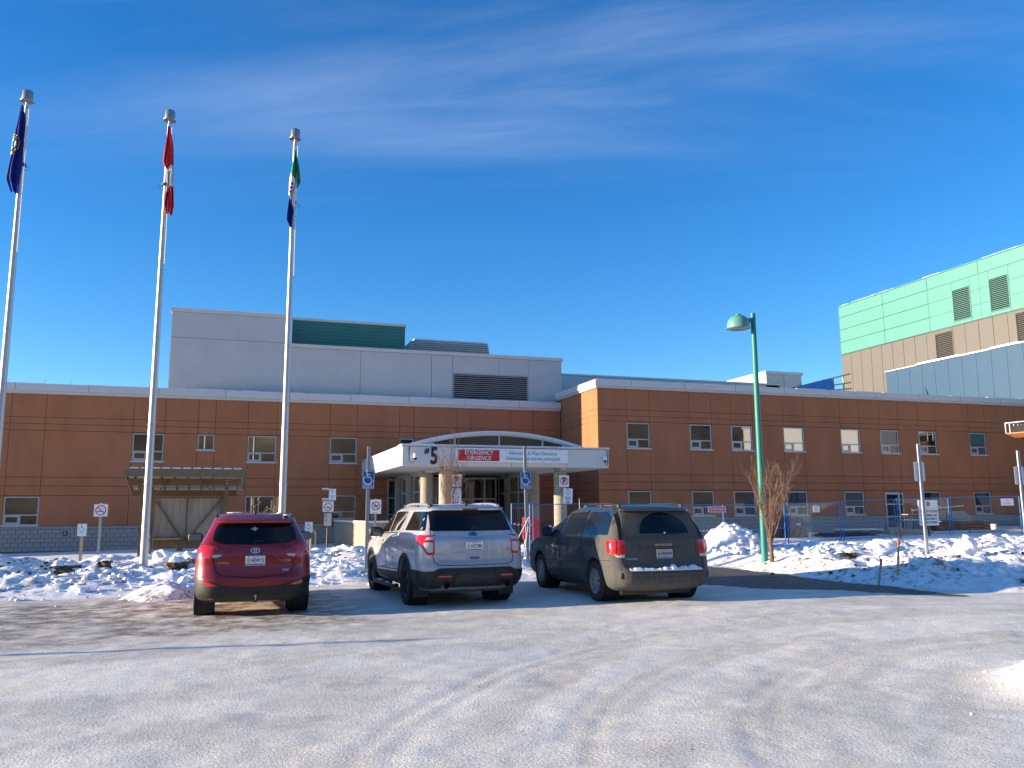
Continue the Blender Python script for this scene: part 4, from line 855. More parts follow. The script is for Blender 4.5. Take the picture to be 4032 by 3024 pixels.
class Skin:
    """things laid on a car body by casting rays at it"""
    def __init__(s, me): s.b = BVHTree.FromPolygons([v.co[:] for v in me.vertices], [p.vertices[:] for p in me.polygons])
    def hit(s, p, d):
        h = s.b.ray_cast(p-d*4, d); return (h[0], h[1]) if h[0] is not None else (None, None)
    def shell(s, name, P3, d, m, parent, off=.004, thick=.02, grid=.05, rnd=.02, smooth=True, pole=None):
        d = Vector(d).normalized(); up = Vector((0, 0, 1)); e = d.cross(up).normalized(); w = e.cross(d)
        P = [(Vector(p).dot(e), Vector(p).dot(w)) for p in P3]
        if rnd: P = roundpoly(P, rnd)
        bm = bmesh.new(); vs = [bm.verts.new((a, b, 0)) for a, b in P]; es = [bm.edges.new((vs[i], vs[(i+1) % len(vs)])) for i in range(len(vs))]
        bmesh.ops.triangle_fill(bm, edges=es, use_beauty=True)
        xs = [p[0] for p in P]; ys = [p[1] for p in P]
        for lo, hi, no in ((min(xs), max(xs), (1, 0, 0)), (min(ys), max(ys), (0, 1, 0))):
            n = max(1, int((hi-lo)/grid))
            for i in range(1, n): q = lo+(hi-lo)*i/n; bmesh.ops.bisect_plane(bm, geom=bm.verts[:]+bm.edges[:]+bm.faces[:], plane_co=Vector(no)*q, plane_no=no)
        base = Vector(P3[0]); dd = base.dot(d); last = None
        for v in bm.verts:
            p = e*v.co.x+w*v.co.y+d*dd; h, n = s.hit(p, d)
            if h is None: h = p if last is None else p + d*((last-p).dot(d)); n = -d
            else: last = h
            if n.dot(d) > 0: n = -n
            v.co = h+(n*.6-d*.4)*off
        bmesh.ops.recalc_face_normals(bm, faces=bm.faces)
        if sum((f.normal.dot(d) for f in bm.faces)) > 0: bmesh.ops.reverse_faces(bm, faces=bm.faces)
        be = [x for x in bm.edges if len(x.link_faces) == 1]; r = bmesh.ops.extrude_edge_only(bm, edges=be)
        for v in [g for g in r['geom'] if isinstance(g, bmesh.types.BMVert)]: v.co += d*thick
        me = bpy.data.meshes.new(name); bm.to_mesh(me); bm.free(); o = obj(name, me, m, parent)
        if smooth: autosmooth(me, 35)
        return o
    def wrap(s, name, P, yc, m, parent, off=.012, thick=.06, ga=5, gz=.05, rnd=0):
        """shell round the tail; P = polygon of (angle from straight back in degrees, z)"""
        k = .02; P = [(a_*k, z) for a_, z in P]
        if rnd: P = roundpoly(P, rnd)
        bm = bmesh.new(); vs = [bm.verts.new((a_, b_, 0)) for a_, b_ in P]; es = [bm.edges.new((vs[i], vs[(i+1) % len(vs)])) for i in range(len(vs))]; bmesh.ops.triangle_fill(bm, edges=es, use_beauty=True)
        xs = [p[0] for p in P]; ys = [p[1] for p in P]
        for lo, hi, no, g in ((min(xs), max(xs), (1, 0, 0), ga*k), (min(ys), max(ys), (0, 1, 0), gz)):
            n = max(1, int((hi-lo)/g))
            for i in range(1, n): bmesh.ops.bisect_plane(bm, geom=bm.verts[:]+bm.edges[:]+bm.faces[:], plane_co=Vector(no)*(lo+(hi-lo)*i/n), plane_no=no)
        be = [x for x in bm.edges if len(x.link_faces) == 1]; dirs = {}
        for v in bm.verts:
            a_ = R(v.co.x/k); o_ = Vector((math.sin(a_), -math.cos(a_), 0)); p = Vector((0, yc, v.co.y)); h = s.b.ray_cast(p+o_*6, -o_)
            if h[0] is None: h = (p+o_*.8, o_)
            dirs[v] = o_; v.co = h[0]+o_*off
        bmesh.ops.recalc_face_normals(bm, faces=bm.faces)
        if sum(f.normal.dot(f.calc_center_median()-Vector((0, yc, f.calc_center_median().z))) for f in bm.faces) < 0: bmesh.ops.reverse_faces(bm, faces=bm.faces)
        r = bmesh.ops.extrude_edge_only(bm, edges=be)
        for v in [g for g in r['geom'] if isinstance(g, bmesh.types.BMVert)]: q = Vector((v.co.x, v.co.y-yc, 0)).normalized(); v.co -= q*thick
        me = bpy.data.meshes.new(name); bm.to_mesh(me); bm.free(); o = obj(name, me, m, parent); autosmooth(me, 35); return o
    def visor(s, name, w, z0, th, ext, m, parent, back=.28):
        mb = MB(); n = 30
        for i in range(n+1):
            x = -w+2*w*i/n; q = 1-.35*abs(x/w)**4; h, _ = s.hit(Vector((x, 0, z0)), Vector((0, 1, 0))); y = h.y; t = s.hit(Vector((x*.97, y+back, 3)), Vector((0, 0, -1)))
            r_ = s.b.ray_cast(Vector((x*.97, y+back, 3)), Vector((0, 0, -1)))[0]; zt = r_.z if r_ is not None else z0+.08
            mb.v += [(x, y+.02, z0-.004), (x, y-ext*q, z0+.004), (x, y-ext*q-.004, z0+th*.6), (x*.995, y-ext*q+.03, z0+th+.004*(1-(x/w)**2)), (x*.97, y+back, zt+.002)]
        for i in range(n):
            for j in range(4): a_ = i*5+j; mb.f.append((a_, a_+1, a_+6, a_+5))
        mb.f += [(0, 1, 2, 3, 4), (n*5+4, n*5+3, n*5+2, n*5+1, n*5)]
        return mb.build(name, m, parent, True)
    def line(s, name, P3, d, width, m, parent, off=.002, step=.03, closed=False, depth=None):
        d = Vector(d).normalized(); pts = []; Q = [Vector(p) for p in P3]+([Vector(P3[0])] if closed else [])
        for a, b in zip(Q[:-1], Q[1:]):
            n = max(1, int((b-a).length/step)); pts += [a+(b-a)*i/n for i in range(n)]
        pts.append(Q[-1]); L = []
        for p in pts:
            h, n = s.hit(p, d)
            if h is not None: L.append((h-d*off, n if n.dot(d) < 0 else -n))
        mb = MB()
        for i, (p, n) in enumerate(L):
            t = (L[min(i+1, len(L)-1)][0]-L[max(i-1, 0)][0]); t = t.normalized() if t.length > 1e-6 else Vector((0, 0, 1)); q = t.cross(n).normalized()*width/2; o_ = (depth or 0)
            mb.v += [tuple(p-q), tuple(p+q), tuple(p+q*.8+n*o_), tuple(p-q*.8+n*o_)]
        for i in range(len(L)-1):
            a, b = i*4, i*4+4; mb.f += [(a, a+1, b+1, b), (a+1, a+2, b+2, b+1), (a+2, a+3, b+3, b+2), (a+3, a, b, b+3)] if depth else [(a, a+1, b+1, b)]
        return mb.build(name, m, parent, True)
    def stamp(s, name, mb, x, z, m, parent, off=.004, y0=0):
        """a drawing in the XY plane pressed onto the tail"""
        vs = []
        for a, b, c in mb.v:
            h, n = s.hit(Vector((x+a, y0, z+b)), Vector((0, 1, 0))); y = h.y if h is not None else y0; vs.append((x+a, y-off-c, z+b))
        mb.v = vs; return mb.build(name, m, parent)
def wheel_mesh(r, w, rim_r, style):
    """tyre, rim, hub meshes for a wheel with its axle along x, outer face towards -x"""
    prof = [(rim_r, -w*.46), (rim_r+.02, -w*.52), (r*.90, -w*.53), (r*.975, -w*.47), (r*.995, -w*.40), (r, -w*.2), (r, w*.2), (r*.995, w*.40), (r*.975, w*.47), (r*.9, w*.53), (rim_r+.02, w*.52), (rim_r, w*.46)]
    T = Matrix.Rotation(R(90), 4, 'Y'); ty = MB().lathe(prof, 56, T)
    for j in range(60):
        q = 2*math.pi*j/60; mx = T @ Matrix.Rotation(q, 4, 'Z')
        for k, (a, b) in enumerate(((-.47, -.27), (-.22, -.03), (.03, .22), (.27, .47))):
            o_ = (.5 if k % 2 else 0)*2*math.pi/60*r; ty.box(r*.985, r+.008, -.012+o_, .014+o_, a*w, b*w, mx)
    ri = MB(); d = -w*.40
    if style == 'steel':
        ri.lathe([(rim_r+.004, -w*.5), (rim_r-.012, -w*.5), (rim_r-.03, d+.05), (rim_r*.80, d+.07), (rim_r*.62, d+.02), (rim_r*.40, d+.01), (rim_r*.30, d-.005), (0, d-.005)], 40, T)
        for j in range(12): q = 2*math.pi*j/12; ri.add(*_disc(rim_r*.72, q, .026, d+.035), T)
        for j in range(5): q = 2*math.pi*j/5; ri.lathe([(0, d-.03), (.012, d-.03), (.012, d+.0)], 8, T @ Matrix.Translation((rim_r*.2*math.cos(q), rim_r*.2*math.sin(q), 0)))
    else:
        n = {'cap7': 9, 'alloy5': 5}[style]; ri.lathe([(rim_r+.004, -w*.5), (rim_r-.01, -w*.5), (rim_r*.93, -w*.46), (rim_r*.90, d+.05)], 40, T); ri.lathe([(rim_r*.24, d-.0), (rim_r*.2, d-.02), (0, d-.024)], 24, T)
        for j in range(n):
            mx = T @ Matrix.Rotation(2*math.pi*j/n, 4, 'Z'); h = .26 if n == 9 else .45
            ri.add([(rim_r*.18, -rim_r*h*.33, d-.015), (rim_r*.18, rim_r*h*.33, d-.015), (rim_r*.92, rim_r*h*.62, d+.0), (rim_r*.92, -rim_r*h*.62, d+.0), (rim_r*.18, -rim_r*h*.33, d+.02), (rim_r*.18, rim_r*h*.33, d+.02), (rim_r*.92, rim_r*h*.62, d+.03), (rim_r*.92, -rim_r*h*.62, d+.03)], [(0, 1, 2, 3), (0, 4, 5, 1), (1, 5, 6, 2), (2, 6, 7, 3), (3, 7, 4, 0)], mx)
    bk = MB().lathe([(rim_r*.98, d+.07), (0, d+.07)], 30, T); bk.lathe([(rim_r*.99, d+.07), (rim_r*.99, w*.45)], 30, T); bk.lathe([(.12, d+.07), (.12, w*.6), (0, w*.6)], 16, T)
    return [m_.mesh(n_) for m_, n_ in ((ty, 'tyre'), (ri, 'rim'), (bk, 'brake_disc'))]
def _disc(rad, q, r, z, n=10):
    c = (rad*math.cos(q), rad*math.sin(q)); return [(c[0]+r*math.cos(2*math.pi*i/n), c[1]+r*math.sin(2*math.pi*i/n), z-.012) for i in range(n)], [tuple(range(n))]
def wheels(parent, ax, track, r, w, rim_r, style, rimm, tyrem=None):
    ms = wheel_mesh(r, w, rim_r, style)
    for me, m in zip(ms, (tyrem or M['rubber'], rimm, M['steel_dk'])): me.materials.append(m); autosmooth(me, 35)
    for y in ax:
        for s_ in (-1, 1):
            t = bpy.data.objects.new('wheel', ms[0]); COL.objects.link(t); t.parent = parent; t.location = (s_*track/2, y, r-.01); t.rotation_euler = (random.random()*6, 0, 0 if s_ < 0 else math.pi)
            t.rotation_mode = 'XYZ'
            for me, n_ in ((ms[1], 'rim'), (ms[2], 'brake_disc')): c = bpy.data.objects.new(n_, me); COL.objects.link(c); c.parent = t
def super_blob(c, s, p=3.2, n=24, k=14):
    mb = MB(); sg = lambda v: math.copysign(abs(v)**(2/p), v)
    for i in range(1, k):
        a = math.pi*i/k-math.pi/2
        for j in range(n): b = 2*math.pi*j/n; mb.v.append((c[0]+s[0]*sg(math.cos(a))*sg(math.cos(b)), c[1]+s[1]*sg(math.cos(a))*sg(math.sin(b)), c[2]+s[2]*sg(math.sin(a))))
    for i in range(k-2):
        for j in range(n): mb.f.append((i*n+j, i*n+(j+1) % n, (i+1)*n+(j+1) % n, (i+1)*n+j))
    mb.f.append(tuple(range(n))[::-1]); mb.f.append(tuple((k-2)*n+j for j in range(n))); return mb
def mirror(parent, x, y, z, s, m=None, size=(.125, .07, .085)):
    t = super_blob((x+s*.12, y, z), size, 3.6).build('door_mirror', m or M['blkplastic'], parent, True)
    MB().bar((x-s*.06, y+.03, z-.06), (x+s*.06, y+.02, z-.04), .07, .05).build('mirror_arm', M['blkplastic'], t)
    o_ = MB().prism(roundpoly([(x+s*.12-size[0]*.82, z-size[2]*.75), (x+s*.12+size[0]*.82, z-size[2]*.75), (x+s*.12+size[0]*.82, z+size[2]*.75), (x+s*.12-size[0]*.82, z+size[2]*.75)], .03), y-size[1]-.003, y-size[1]+.01).build('mirror_glass', mat('mirror_glass', (.10, .14, .17), .06, metal=.8), t)
def plate(parent, sk, x, z, y, s, dirty=False):
    w, h = .305, .152; p = MB().prism(roundpoly([(x-w/2, z-h/2), (x+w/2, z-h/2), (x+w/2, z+h/2), (x-w/2, z+h/2)], .012, 3), y-.006, y).build('licence_plate', M['white'] if not dirty else mat('plate_dirty', (.50, .49, .45), .7), parent)
    MB().prism([(x-w/2+.008, z-h/2+.006), (x+w/2-.008, z-h/2+.006), (x+w/2-.008, z-h/2+.030), (x-w/2+.008, z-h/2+.030)], y-.008, y-.006).build('blue_band', M['lblue'], p)
    t_ = text_mb(s, .088, .0012, 0, depth=.001, sx=.74); to_xz(t_, x+.032, y-.0085, z+.002); t_.build('plate_number', M['black'], p)
    t_ = text_mb('The Klondike', .019, .0004, .2, depth=.0005); to_xz(t_, x, y-.0085, z+.060); t_.build('plate_motto', M['red'], p)
    t_ = text_mb('Yukon', .021, .0008, 0, depth=.0005); to_xz(t_, x, y-.0095, z-.057); t_.build('plate_name', M['red'], p)
    e_ = [(-.016, -.036), (.018, -.036), (.022, -.01), (.026, .004), (.012, .012), (.010, .03), (.014, .036), (0, .044), (-.012, .036), (-.010, .026), (-.018, .008), (-.022, -.012)]
    MB().prism([(x-.108+a, z+.002+b) for a, b in e_], y-.0085, y-.006).build('plate_emblem', M['gold'] if not dirty else M['brownp'], p)
    for dx in (-.1, .1): MB().lathe([(0, .0), (.008, 0), (.008, -.003)], 8, Matrix.Translation((x+dx, y-.009, z+.063)) @ Matrix.Rotation(R(-90), 4, 'X')).build('plate_bolt', M['steel_dk'], p)
    return p
def rails(parent, x, y0, y1, z, m, foot, crown=.05):
    for s_ in (-1, 1):
        pts = [(s_*(x-.02*abs(2*i/12-1)), y0+(y1-y0)*i/12, z-.045*(abs(2*i/12-1)**4)) for i in range(13)]; o_ = MB().tube(pts, .022, 8).build('roof_rail', m, parent, True)
        for y in (y0, (y0+y1)/2, y1): f_ = super_blob((s_*(x-.01), y, z-.045), (.03, .07, .045), 3).build('rail_foot', foot, o_, True)
def poly(pts, y=0): return [(a, y, b) for a, b in pts]
def mx(pts): return [(-a, *r_) for a, *r_ in pts]

def red_suv():
    C = thing('parked_suv', 'clean red compact suv parked behind the snow bank, leftmost vehicle', 'suv', (.36, 14.30, float(base_z(.36))), R(0.4))
    S = [(.22, .34, 4.2, .74, .30, .30, .05), (.28, .13, 4.32, .84, .34, .35, .06), (.34, .04, 4.36, .865, .36, .40, .07), (.46, .0, 4.40, .885, .38, .45, .08), (.60, .01, 4.40, .905, .38, .50, .09), (.66, .045, 4.40, .908, .36, .5, .09), (.80, .085, 4.34, .908, .34, .5, .10), (.93, .10, 4.22, .905, .33, .5, .10), (1.03, .115, 3.85, .89, .32, .5, .10), (1.10, .14, 3.40, .865, .30, .45, .10), (1.17, .185, 3.20, .83, .28, .40, .10), (1.30, .275, 2.95, .765, .26, .36, .10), (1.42, .355, 2.66, .705, .25, .33, .10), (1.485, .40, 2.48, .675, .24, .3, .10), (1.54, .45, 2.34, .65, .24, .3, .10), (1.59, .52, 2.15, .615, .28, .3, .10), (1.625, .62, 1.95, .54, .3, .3, .1), (1.645, .92, 1.72, .42, .3, .3, .05), (1.655, 1.15, 1.5, .25, .12, .12, .02)]
    me = car_body(S); sk = Skin(me); AX = (.88, 3.52); TR = 1.585; r = .355
    body = bool_cut(me, [xcyl(r+.055, a, b, y, r).mesh() for y in AX for a, b in ((-1.2, -.60), (.60, 1.2))])
    o = obj('body', body, M['reddirt'], C); autosmooth(body, 30)
    for y in AX:
        for s_ in (-1, 1): l = MB().lathe([(r+.045, s_*.58), (r+.045, s_*.86)], 36, Matrix.Translation((0, y, r)) @ Matrix.Rotation(R(90), 4, 'Y')); l.lathe([(0, s_*.61), (r+.05, s_*.61)], 36, Matrix.Translation((0, y, r)) @ Matrix.Rotation(R(90), 4, 'Y')); l.build('wheel_well', M['dark'], C)
    wheels(C, AX, TR, r, .225, .22, 'alloy5', mat('alloy', (.45, .46, .47), .35, metal=.8))
    rear = (0, 1, 0)
    # black lower bumper, right round the tail
    sk.wrap('rear_bumper', [(-68, .24), (-40, .225), (40, .225), (68, .24), (68, .62), (60, .625), (48, .60), (42, .575), (33, .52), (26, .497), (0, .485), (-26, .497), (-33, .52), (-42, .575), (-48, .60), (-60, .625), (-68, .62)], .80, M['plastdirt'], C, .012, .06)
    for s_ in (-1, 1):
        sk.shell('reflector', poly([(s_*.74, .575), (s_*.52, .50), (s_*.70, .498), (s_*.76, .53)], -.5), rear, M['lampred'], C, .016, .03, .04, .008)
        for y0, y1, z0, z1 in ((1.45, 2.95, .22, .30),): sk.shell('sill', [(s_*1.2, 1.32, .24), (s_*1.2, 3.05, .24), (s_*1.2, 3.05, .40), (s_*1.2, 1.32, .42)], (-s_, 0, 0), M['blkplastic'], C, .008, .04, .1, .01)
        d_ = (-s_, .9, 0)
        lo = sk.shell('tail_lamp', [(s_*.86, .40, 1.09), (s_*.83, .22, 1.14), (s_*.66, .12, 1.11), (s_*.648, .12, .935), (s_*.74, .16, .925), (s_*.83, .25, .97)], d_, M['lampred'], C, .010, .03, .03, .02)
        li = sk.shell('gate_lamp', poly([(s_*.635, 1.10), (s_*.44, 1.035), (s_*.49, .985), (s_*.635, .975)], -.5), rear, M['lampred2'], C, .010, .03, .03, .012)
        sk.shell('reversing_lamp', poly([(s_*.635, .985), (s_*.49, .982), (s_*.53, .95), (s_*.635, .935)], -.5), rear, M['lampclear'], li, .014, .03, .03, .01)
        # side glass
        sk.shell('side_window', [(s_*1.3, .95, 1.22), (s_*1.3, 2.02, 1.16), (s_*1.3, 2.02, 1.49), (s_*1.3, 1.30, 1.50), (s_*1.3, .80, 1.36)], (-s_, 0, 0), M['carglass'], C, .004, .02, .06, .02)
        sk.shell('side_window', [(s_*1.3, 2.07, 1.16), (s_*1.3, 3.02, 1.13), (s_*1.3, 2.62, 1.42), (s_*1.3, 2.07, 1.49)], (-s_, 0, 0), M['carglass'], C, .004, .02, .06, .02)
        for y in (2.05, 1.15): sk.line('door_seam', [(s_*1.3, y, 1.14), (s_*1.3, y, .42)], (-s_, 0, 0), .012, M['seam'], C)
        mirror(C, s_*.875, 2.72, 1.20, s_, size=(.13, .085, .082))
    gate = roundpoly([(-.62, 1.50), (-.655, 1.20), (-.648, .98), (-.60, .76), (-.53, .665), (0, .62), (.53, .665), (.60, .76), (.648, .98), (.655, 1.20), (.62, 1.50)], .10)[5:-5]
    sk.line('tailgate_gap', poly(gate, -.5), rear, .012, M['seam'], C)
    sk.line('gate_crease', poly([(-.635, .99), (-.42, .945), (0, .935), (.42, .945), (.635, .99)], -.5), rear, .012, M['redpaint'], C, .004, depth=.004)
    g = sk.shell('rear_window', poly([(-.585, 1.455), (-.64, 1.32), (-.645, 1.20), (-.50, 1.155), (0, 1.135), (.50, 1.155), (.645, 1.20), (.64, 1.32), (.585, 1.455), (0, 1.482)], -.5), rear, M['carglass'], C, .006, .02, .05, .045)
    st = []
    for i in range(16): a = 2*math.pi*i/16; q = (.072 if i % 4 == 0 else .05) if i % 2 == 0 else .028; st.append((q*math.cos(a)*1.0, q*math.sin(a)*.62))
    sk.stamp('window_sticker', MB().prism(st, 0, .001, axis='z'), -.01, 1.385, mat('sticker_pink', (.55, .45, .48), .6), g, .009)
    sk.stamp('wiper', merge(stroke2d([(-.02, 1.155), (.02, 1.20)], .02), stroke2d([(.02, 1.19), (.50, 1.20)], .012)), 0, 0, M['blkplastic'], C, .012)
    sp_ = sk.visor('roof_spoiler', .60, 1.478, .055, .10, M['reddirt'], C); yb_ = sk.hit(Vector((0, 0, 1.478)), Vector((0, 1, 0)))[0].y; MB().box(-.11, .11, yb_-.112, yb_-.09, 1.484, 1.504).build('brake_lamp', M['lampred'], sp_)
    for dx in (-.34, -.12, .14, .36):
        o2 = MB().tube([(dx*.95, .62+.25, sk.hit(Vector((dx, .9, 3)), Vector((0, 0, -1)))[0].z+.001)]+[(dx*(1+.05*i), 1.0+.18*i, sk.hit(Vector((dx*(1+.05*i), 1.0+.18*i, 3)), Vector((0, 0, -1)))[0].z) for i in range(6)], .008, 6).build('roof_rib', M['redpaint'], C, True)
    MB().tube([(0, .74, 1.63), (0, .755, 1.66)], .028, 10).build('antenna_base', M['blkplastic'], C, True); MB().tube([(0, .75, 1.655), (.005, .60, 1.80)], [.008, .003], 6).build('antenna', M['blkplastic'], C)
    for s_ in (-1, 1): MB().tube([(s_*(.615-.03*i/8), .62+.2*i, [1.585, 1.61, 1.62, 1.62, 1.615, 1.60, 1.585, 1.56, 1.53][i]) for i in range(8)], .014, 6).build('roof_trim', M['blkplastic'], C, True)
    for i in range(2): o_ = super_blob((.50-.05*i, .55+.33*i, 1.605), (.05, .10, .012), 2.2).build('roof_snow', M['snowcap'], C, True)
    o_ = super_blob((-.30, 1.25, 1.645), (.16, .2, .014), 2.2).build('roof_snow', M['snowcap'], C, True)
    e = merge(ring2d(.058, .075, 26)); e.v = [(a, b*.62, c) for a, b, c in e.v]; e = merge(e, stroke2d([(-.028, -.034), (-.010, .036)], .016), stroke2d([(.028, .034), (.010, -.036)], .016), stroke2d([(-.022, -.004), (.022, .006)], .013))
    sk.stamp('badge', e, .005, 1.045, M['chrome'], C, .008)
    sk.stamp('lettering', text_mb('HYUNDAI', .048, .0006, 0, depth=.001, sx=.82), -.48, .855, M['chrome'], C, .006)
    sk.stamp('lettering', text_mb('TUCSON', .056, .0006, .25, depth=.001, sx=.82), .465, .875, M['chrome'], C, .006)
    sk.stamp('lettering', text_mb('AWD', .044, .0015, .25, depth=.001), .485, .73, M['chrome'], C, .006)
    plate(C, sk, .01, .885, sk.hit(Vector((0.15, 0, .85)), Vector((0, 1, 0)))[0].y-.012, 'HEW15')
    h = MB().bar((.03, .5, .27), (.03, -.06, .27), .06, .05).build('tow_hitch', M['steel_dk'], C); super_blob((.03, -.05, .345), (.026, .026, .026), 2).build('hitch_ball', mat('worn_steel', (.45, .40, .32), .5, metal=.6), h, True); MB().tube([(.03, -.05, .28), (.03, -.05, .33)], .012, 8).build('ball_shank', M['galv'], h)
    MB().box(-.62, .62, .25, 3.9, .24, .32).build('underbody', M['steel_dk'], C); MB().tube([(-.5, .3, .28), (.4, .32, .27)], .06, 10).build('muffler', mat('rusty_muffler', (.30, .25, .18), .8), C)
    return C
red_suv()

def silver_suv():
    C = thing('parked_suv', 'silver suv with black lower cladding and roof rails, middle of the three vehicles', 'suv', (3.95, 13.98, float(base_z(3.95))), R(3.2))
    S = [(.26, .40, 4.55, .78, .3, .3, .03), (.32, .16, 4.66, .88, .34, .35, .04), (.40, .06, 4.72, .92, .36, .4, .05), (.52, .0, 4.78, .945, .36, .45, .07), (.64, .01, 4.80, .955, .34, .5, .08), (.71, .05, 4.80, .96, .30, .5, .08), (.80, .10, 4.76, .965, .26, .5, .09), (.95, .115, 4.66, .965, .25, .5, .09), (1.06, .125, 4.3, .955, .24, .5, .09), (1.12, .14, 3.95, .94, .24, .45, .09), (1.19, .17, 3.75, .905, .23, .4, .09), (1.25, .205, 3.62, .875, .22, .38, .09), (1.40, .30, 3.36, .815, .22, .35, .09), (1.55, .395, 3.05, .755, .22, .33, .09), (1.62, .44, 2.86, .725, .22, .3, .10), (1.675, .50, 2.55, .67, .25, .3, .1), (1.70, .62, 2.25, .58, .3, .3, .1), (1.715, .85, 1.95, .44, .3, .3, .05), (1.722, 1.1, 1.6, .26, .12, .12, .02)]
    me = car_body(S); sk = Skin(me); AX = (1.13, 3.92); TR = 1.66; r = .375; rear = (0, 1, 0)
    body = bool_cut(me, [xcyl(r+.065, a, b, y, r+.01).mesh() for y in AX for a, b in ((-1.2, -.62), (.62, 1.2))])
    obj('body', body, M['silverdirt'], C); autosmooth(body, 30)
    for y in AX:
        for s_ in (-1, 1):
            T = Matrix.Translation((0, y, r+.01)) @ Matrix.Rotation(R(90), 4, 'Y'); l = MB().lathe([(r+.055, s_*.60), (r+.055, s_*.90)], 36, T); l.lathe([(0, s_*.63), (r+.06, s_*.63)], 36, T); l.build('wheel_well', M['dark'], C)
            sk.line('arch_trim', [(s_*1.3, y+(r+.09)*math.cos(a), r+.01+(r+.09)*math.sin(a)) for a in np.linspace(R(-12), R(192), 40)], (-s_, 0, 0), .06, M['blkplastic'], C, .002, .05, depth=.012)
    wheels(C, AX, TR, r, .245, .225, 'steel', mat('black_steel_wheel', (.015, .015, .016), .5))
    # cladding
    for s_ in (-1, 1):
        sk.shell('rocker_cladding', [(s_*1.3, 1.62, .30), (s_*1.3, 3.42, .30), (s_*1.3, 3.42, .47), (s_*1.3, 1.62, .52)], (-s_, 0, 0), M['plastdirt'], C, .010, .04, .1, .01)
        MB().tube([(s_*.96, 1.66, .27), (s_*1.02, 1.85, .25), (s_*1.02, 3.2, .25), (s_*.97, 3.38, .27)], .038, 10).build('running_board', M['blkplastic'], C, True)
        for y0 in (1.95, 2.62): MB().box(s_*1.0-.04, s_*1.0+.04, y0, y0+.36, .298, .304).build('step_tread', M['chrome'], C)
        MB().prism([(s_*.64, .14), (s_*.92, .14), (s_*.93, .40), (s_*.64, .42)], .66, .68).build('mud_flap', M['blkplastic'], C)
    bp = sk.wrap('rear_bumper', [(-71, .28), (-45, .30), (-30, .33), (30, .33), (45, .30), (71, .28), (71, .615), (58, .62), (44, .605), (38, .615), (33, .66), (-33, .66), (-38, .615), (-44, .605), (-58, .62), (-71, .615)], 1.0, M['plastdirt'], C, .014, .06)
    sk.shell('bumper_recess', poly([(-.40, .40), (.40, .40), (.34, .56), (-.34, .56)], -.5), rear, M['blkplastic'], bp, .020, .03, .06, .03)
    for dx in (-.40, .40): sk.line('bumper_rib', poly([(dx, .39), (dx*.84, .57)], -.5), rear, .022, M['galv'] if False else M['plastdirt'], bp, .02, depth=.012)
    for s_ in (-1, 1):
        sk.line('bumper_rib', poly([(s_*.78, .35), (s_*.66, .60), (s_*.60, .655)], -.5), rear, .02, M['plastdirt'], bp, .02, depth=.012)
        sk.shell('reflector', poly([(s_*.66, .515), (s_*.44, .515), (s_*.44, .54), (s_*.66, .54)], -.5), rear, M['lampred'], bp, .020, .02, .06, .004)
        e = MB().lathe([(.056, -.10), (.060, -.09), (.062, .25)], 20, Matrix.Translation((s_*.54, .06, .385)) @ Matrix.Rotation(R(-90), 4, 'X')); e.lathe([(.050, -.095), (.050, .05), (0, .05)], 20, Matrix.Translation((s_*.54, .06, .385)) @ Matrix.Rotation(R(-90), 4, 'X'))
        ex = e.build('exhaust_tip', M['chrome'], C, True); MB().lathe([(0, .02), (.049, .02)], 16, Matrix.Translation((s_*.54, .06, .385)) @ Matrix.Rotation(R(-90), 4, 'X')).build('exhaust_bore', M['dark'], ex)
        d_ = (-s_, 1.15, 0)
        tl = sk.shell('tail_lamp', [(s_*.98, .52, 1.15), (s_*.97, .32, 1.205), (s_*.735, .14, 1.20), (s_*.72, .12, .88), (s_*.84, .14, .875), (s_*.90, .24, 1.02)], d_, M['lampred'], C, .012, .03, .04, .02)
        sk.shell('lamp_lens', [(s_*.885, .2, 1.08), (s_*.755, .13, 1.08), (s_*.745, .13, .92), (s_*.83, .15, .915), (s_*.87, .19, 1.0)], d_, M['lampclear'], tl, .020, .02, .04, .02)
        sk.shell('lamp_lens', [(s_*.86, .17, 1.165), (s_*.75, .13, 1.165), (s_*.75, .13, 1.12), (s_*.88, .19, 1.12)], d_, M['lampclear'], tl, .018, .02, .04, .01)
        S3 = lambda pts: [(s_*1.3, a, b) for a, b in pts]
        sk.shell('front_window', S3([(2.62, 1.215), (3.45, 1.19), (3.02, 1.47), (2.80, 1.565), (2.62, 1.585)]), (-s_, 0, 0), M['carglass'], C, .004, .02, .07, .03)
        sk.shell('rear_door_window', S3([(1.86, 1.25), (2.56, 1.22), (2.56, 1.595), (1.70, 1.605), (1.72, 1.45)]), (-s_, 0, 0), M['carglass'], C, .004, .02, .07, .04)
        sk.shell('quarter_window', [(s_*.835, .33, 1.275), (s_*.88, 1.44, 1.265), (s_*.75, 1.32, 1.60), (s_*.715, .56, 1.60)], (-s_, .30, 0), M['carglass'], C, .004, .02, .07, .03)
        for P_ in ([(2.59, 1.19), (2.59, .55)], [(1.62, 1.60), (1.62, 1.28), (1.66, 1.0), (1.62, .88)], [(3.52, 1.15), (3.46, .55)], [(1.65, .56), (3.44, .52)]): sk.line('door_seam', S3(P_), (-s_, 0, 0), .013, M['seam'], C)
        sk.line('belt_trim', S3([(1.80, 1.225), (3.52, 1.165)]), (-s_, 0, 0), .025, M['blkplastic'], C, .003)
        for y in (1.82, 2.78): super_blob((s_*.972, y, 1.045), (.022, .085, .016), 2.6).build('door_handle', M['chrome'], C, True)
        sk.line('fuel_door', S3([(.62+.085*math.cos(a), .93+.085*math.sin(a)) for a in np.linspace(0, 6.283, 24)]), (-s_, 0, 0), .008, M['seam'], C) if s_ < 0 else None
        mirror(C, s_*.93, 3.18, 1.21, s_, M['blkplastic'], (.135, .10, .095))
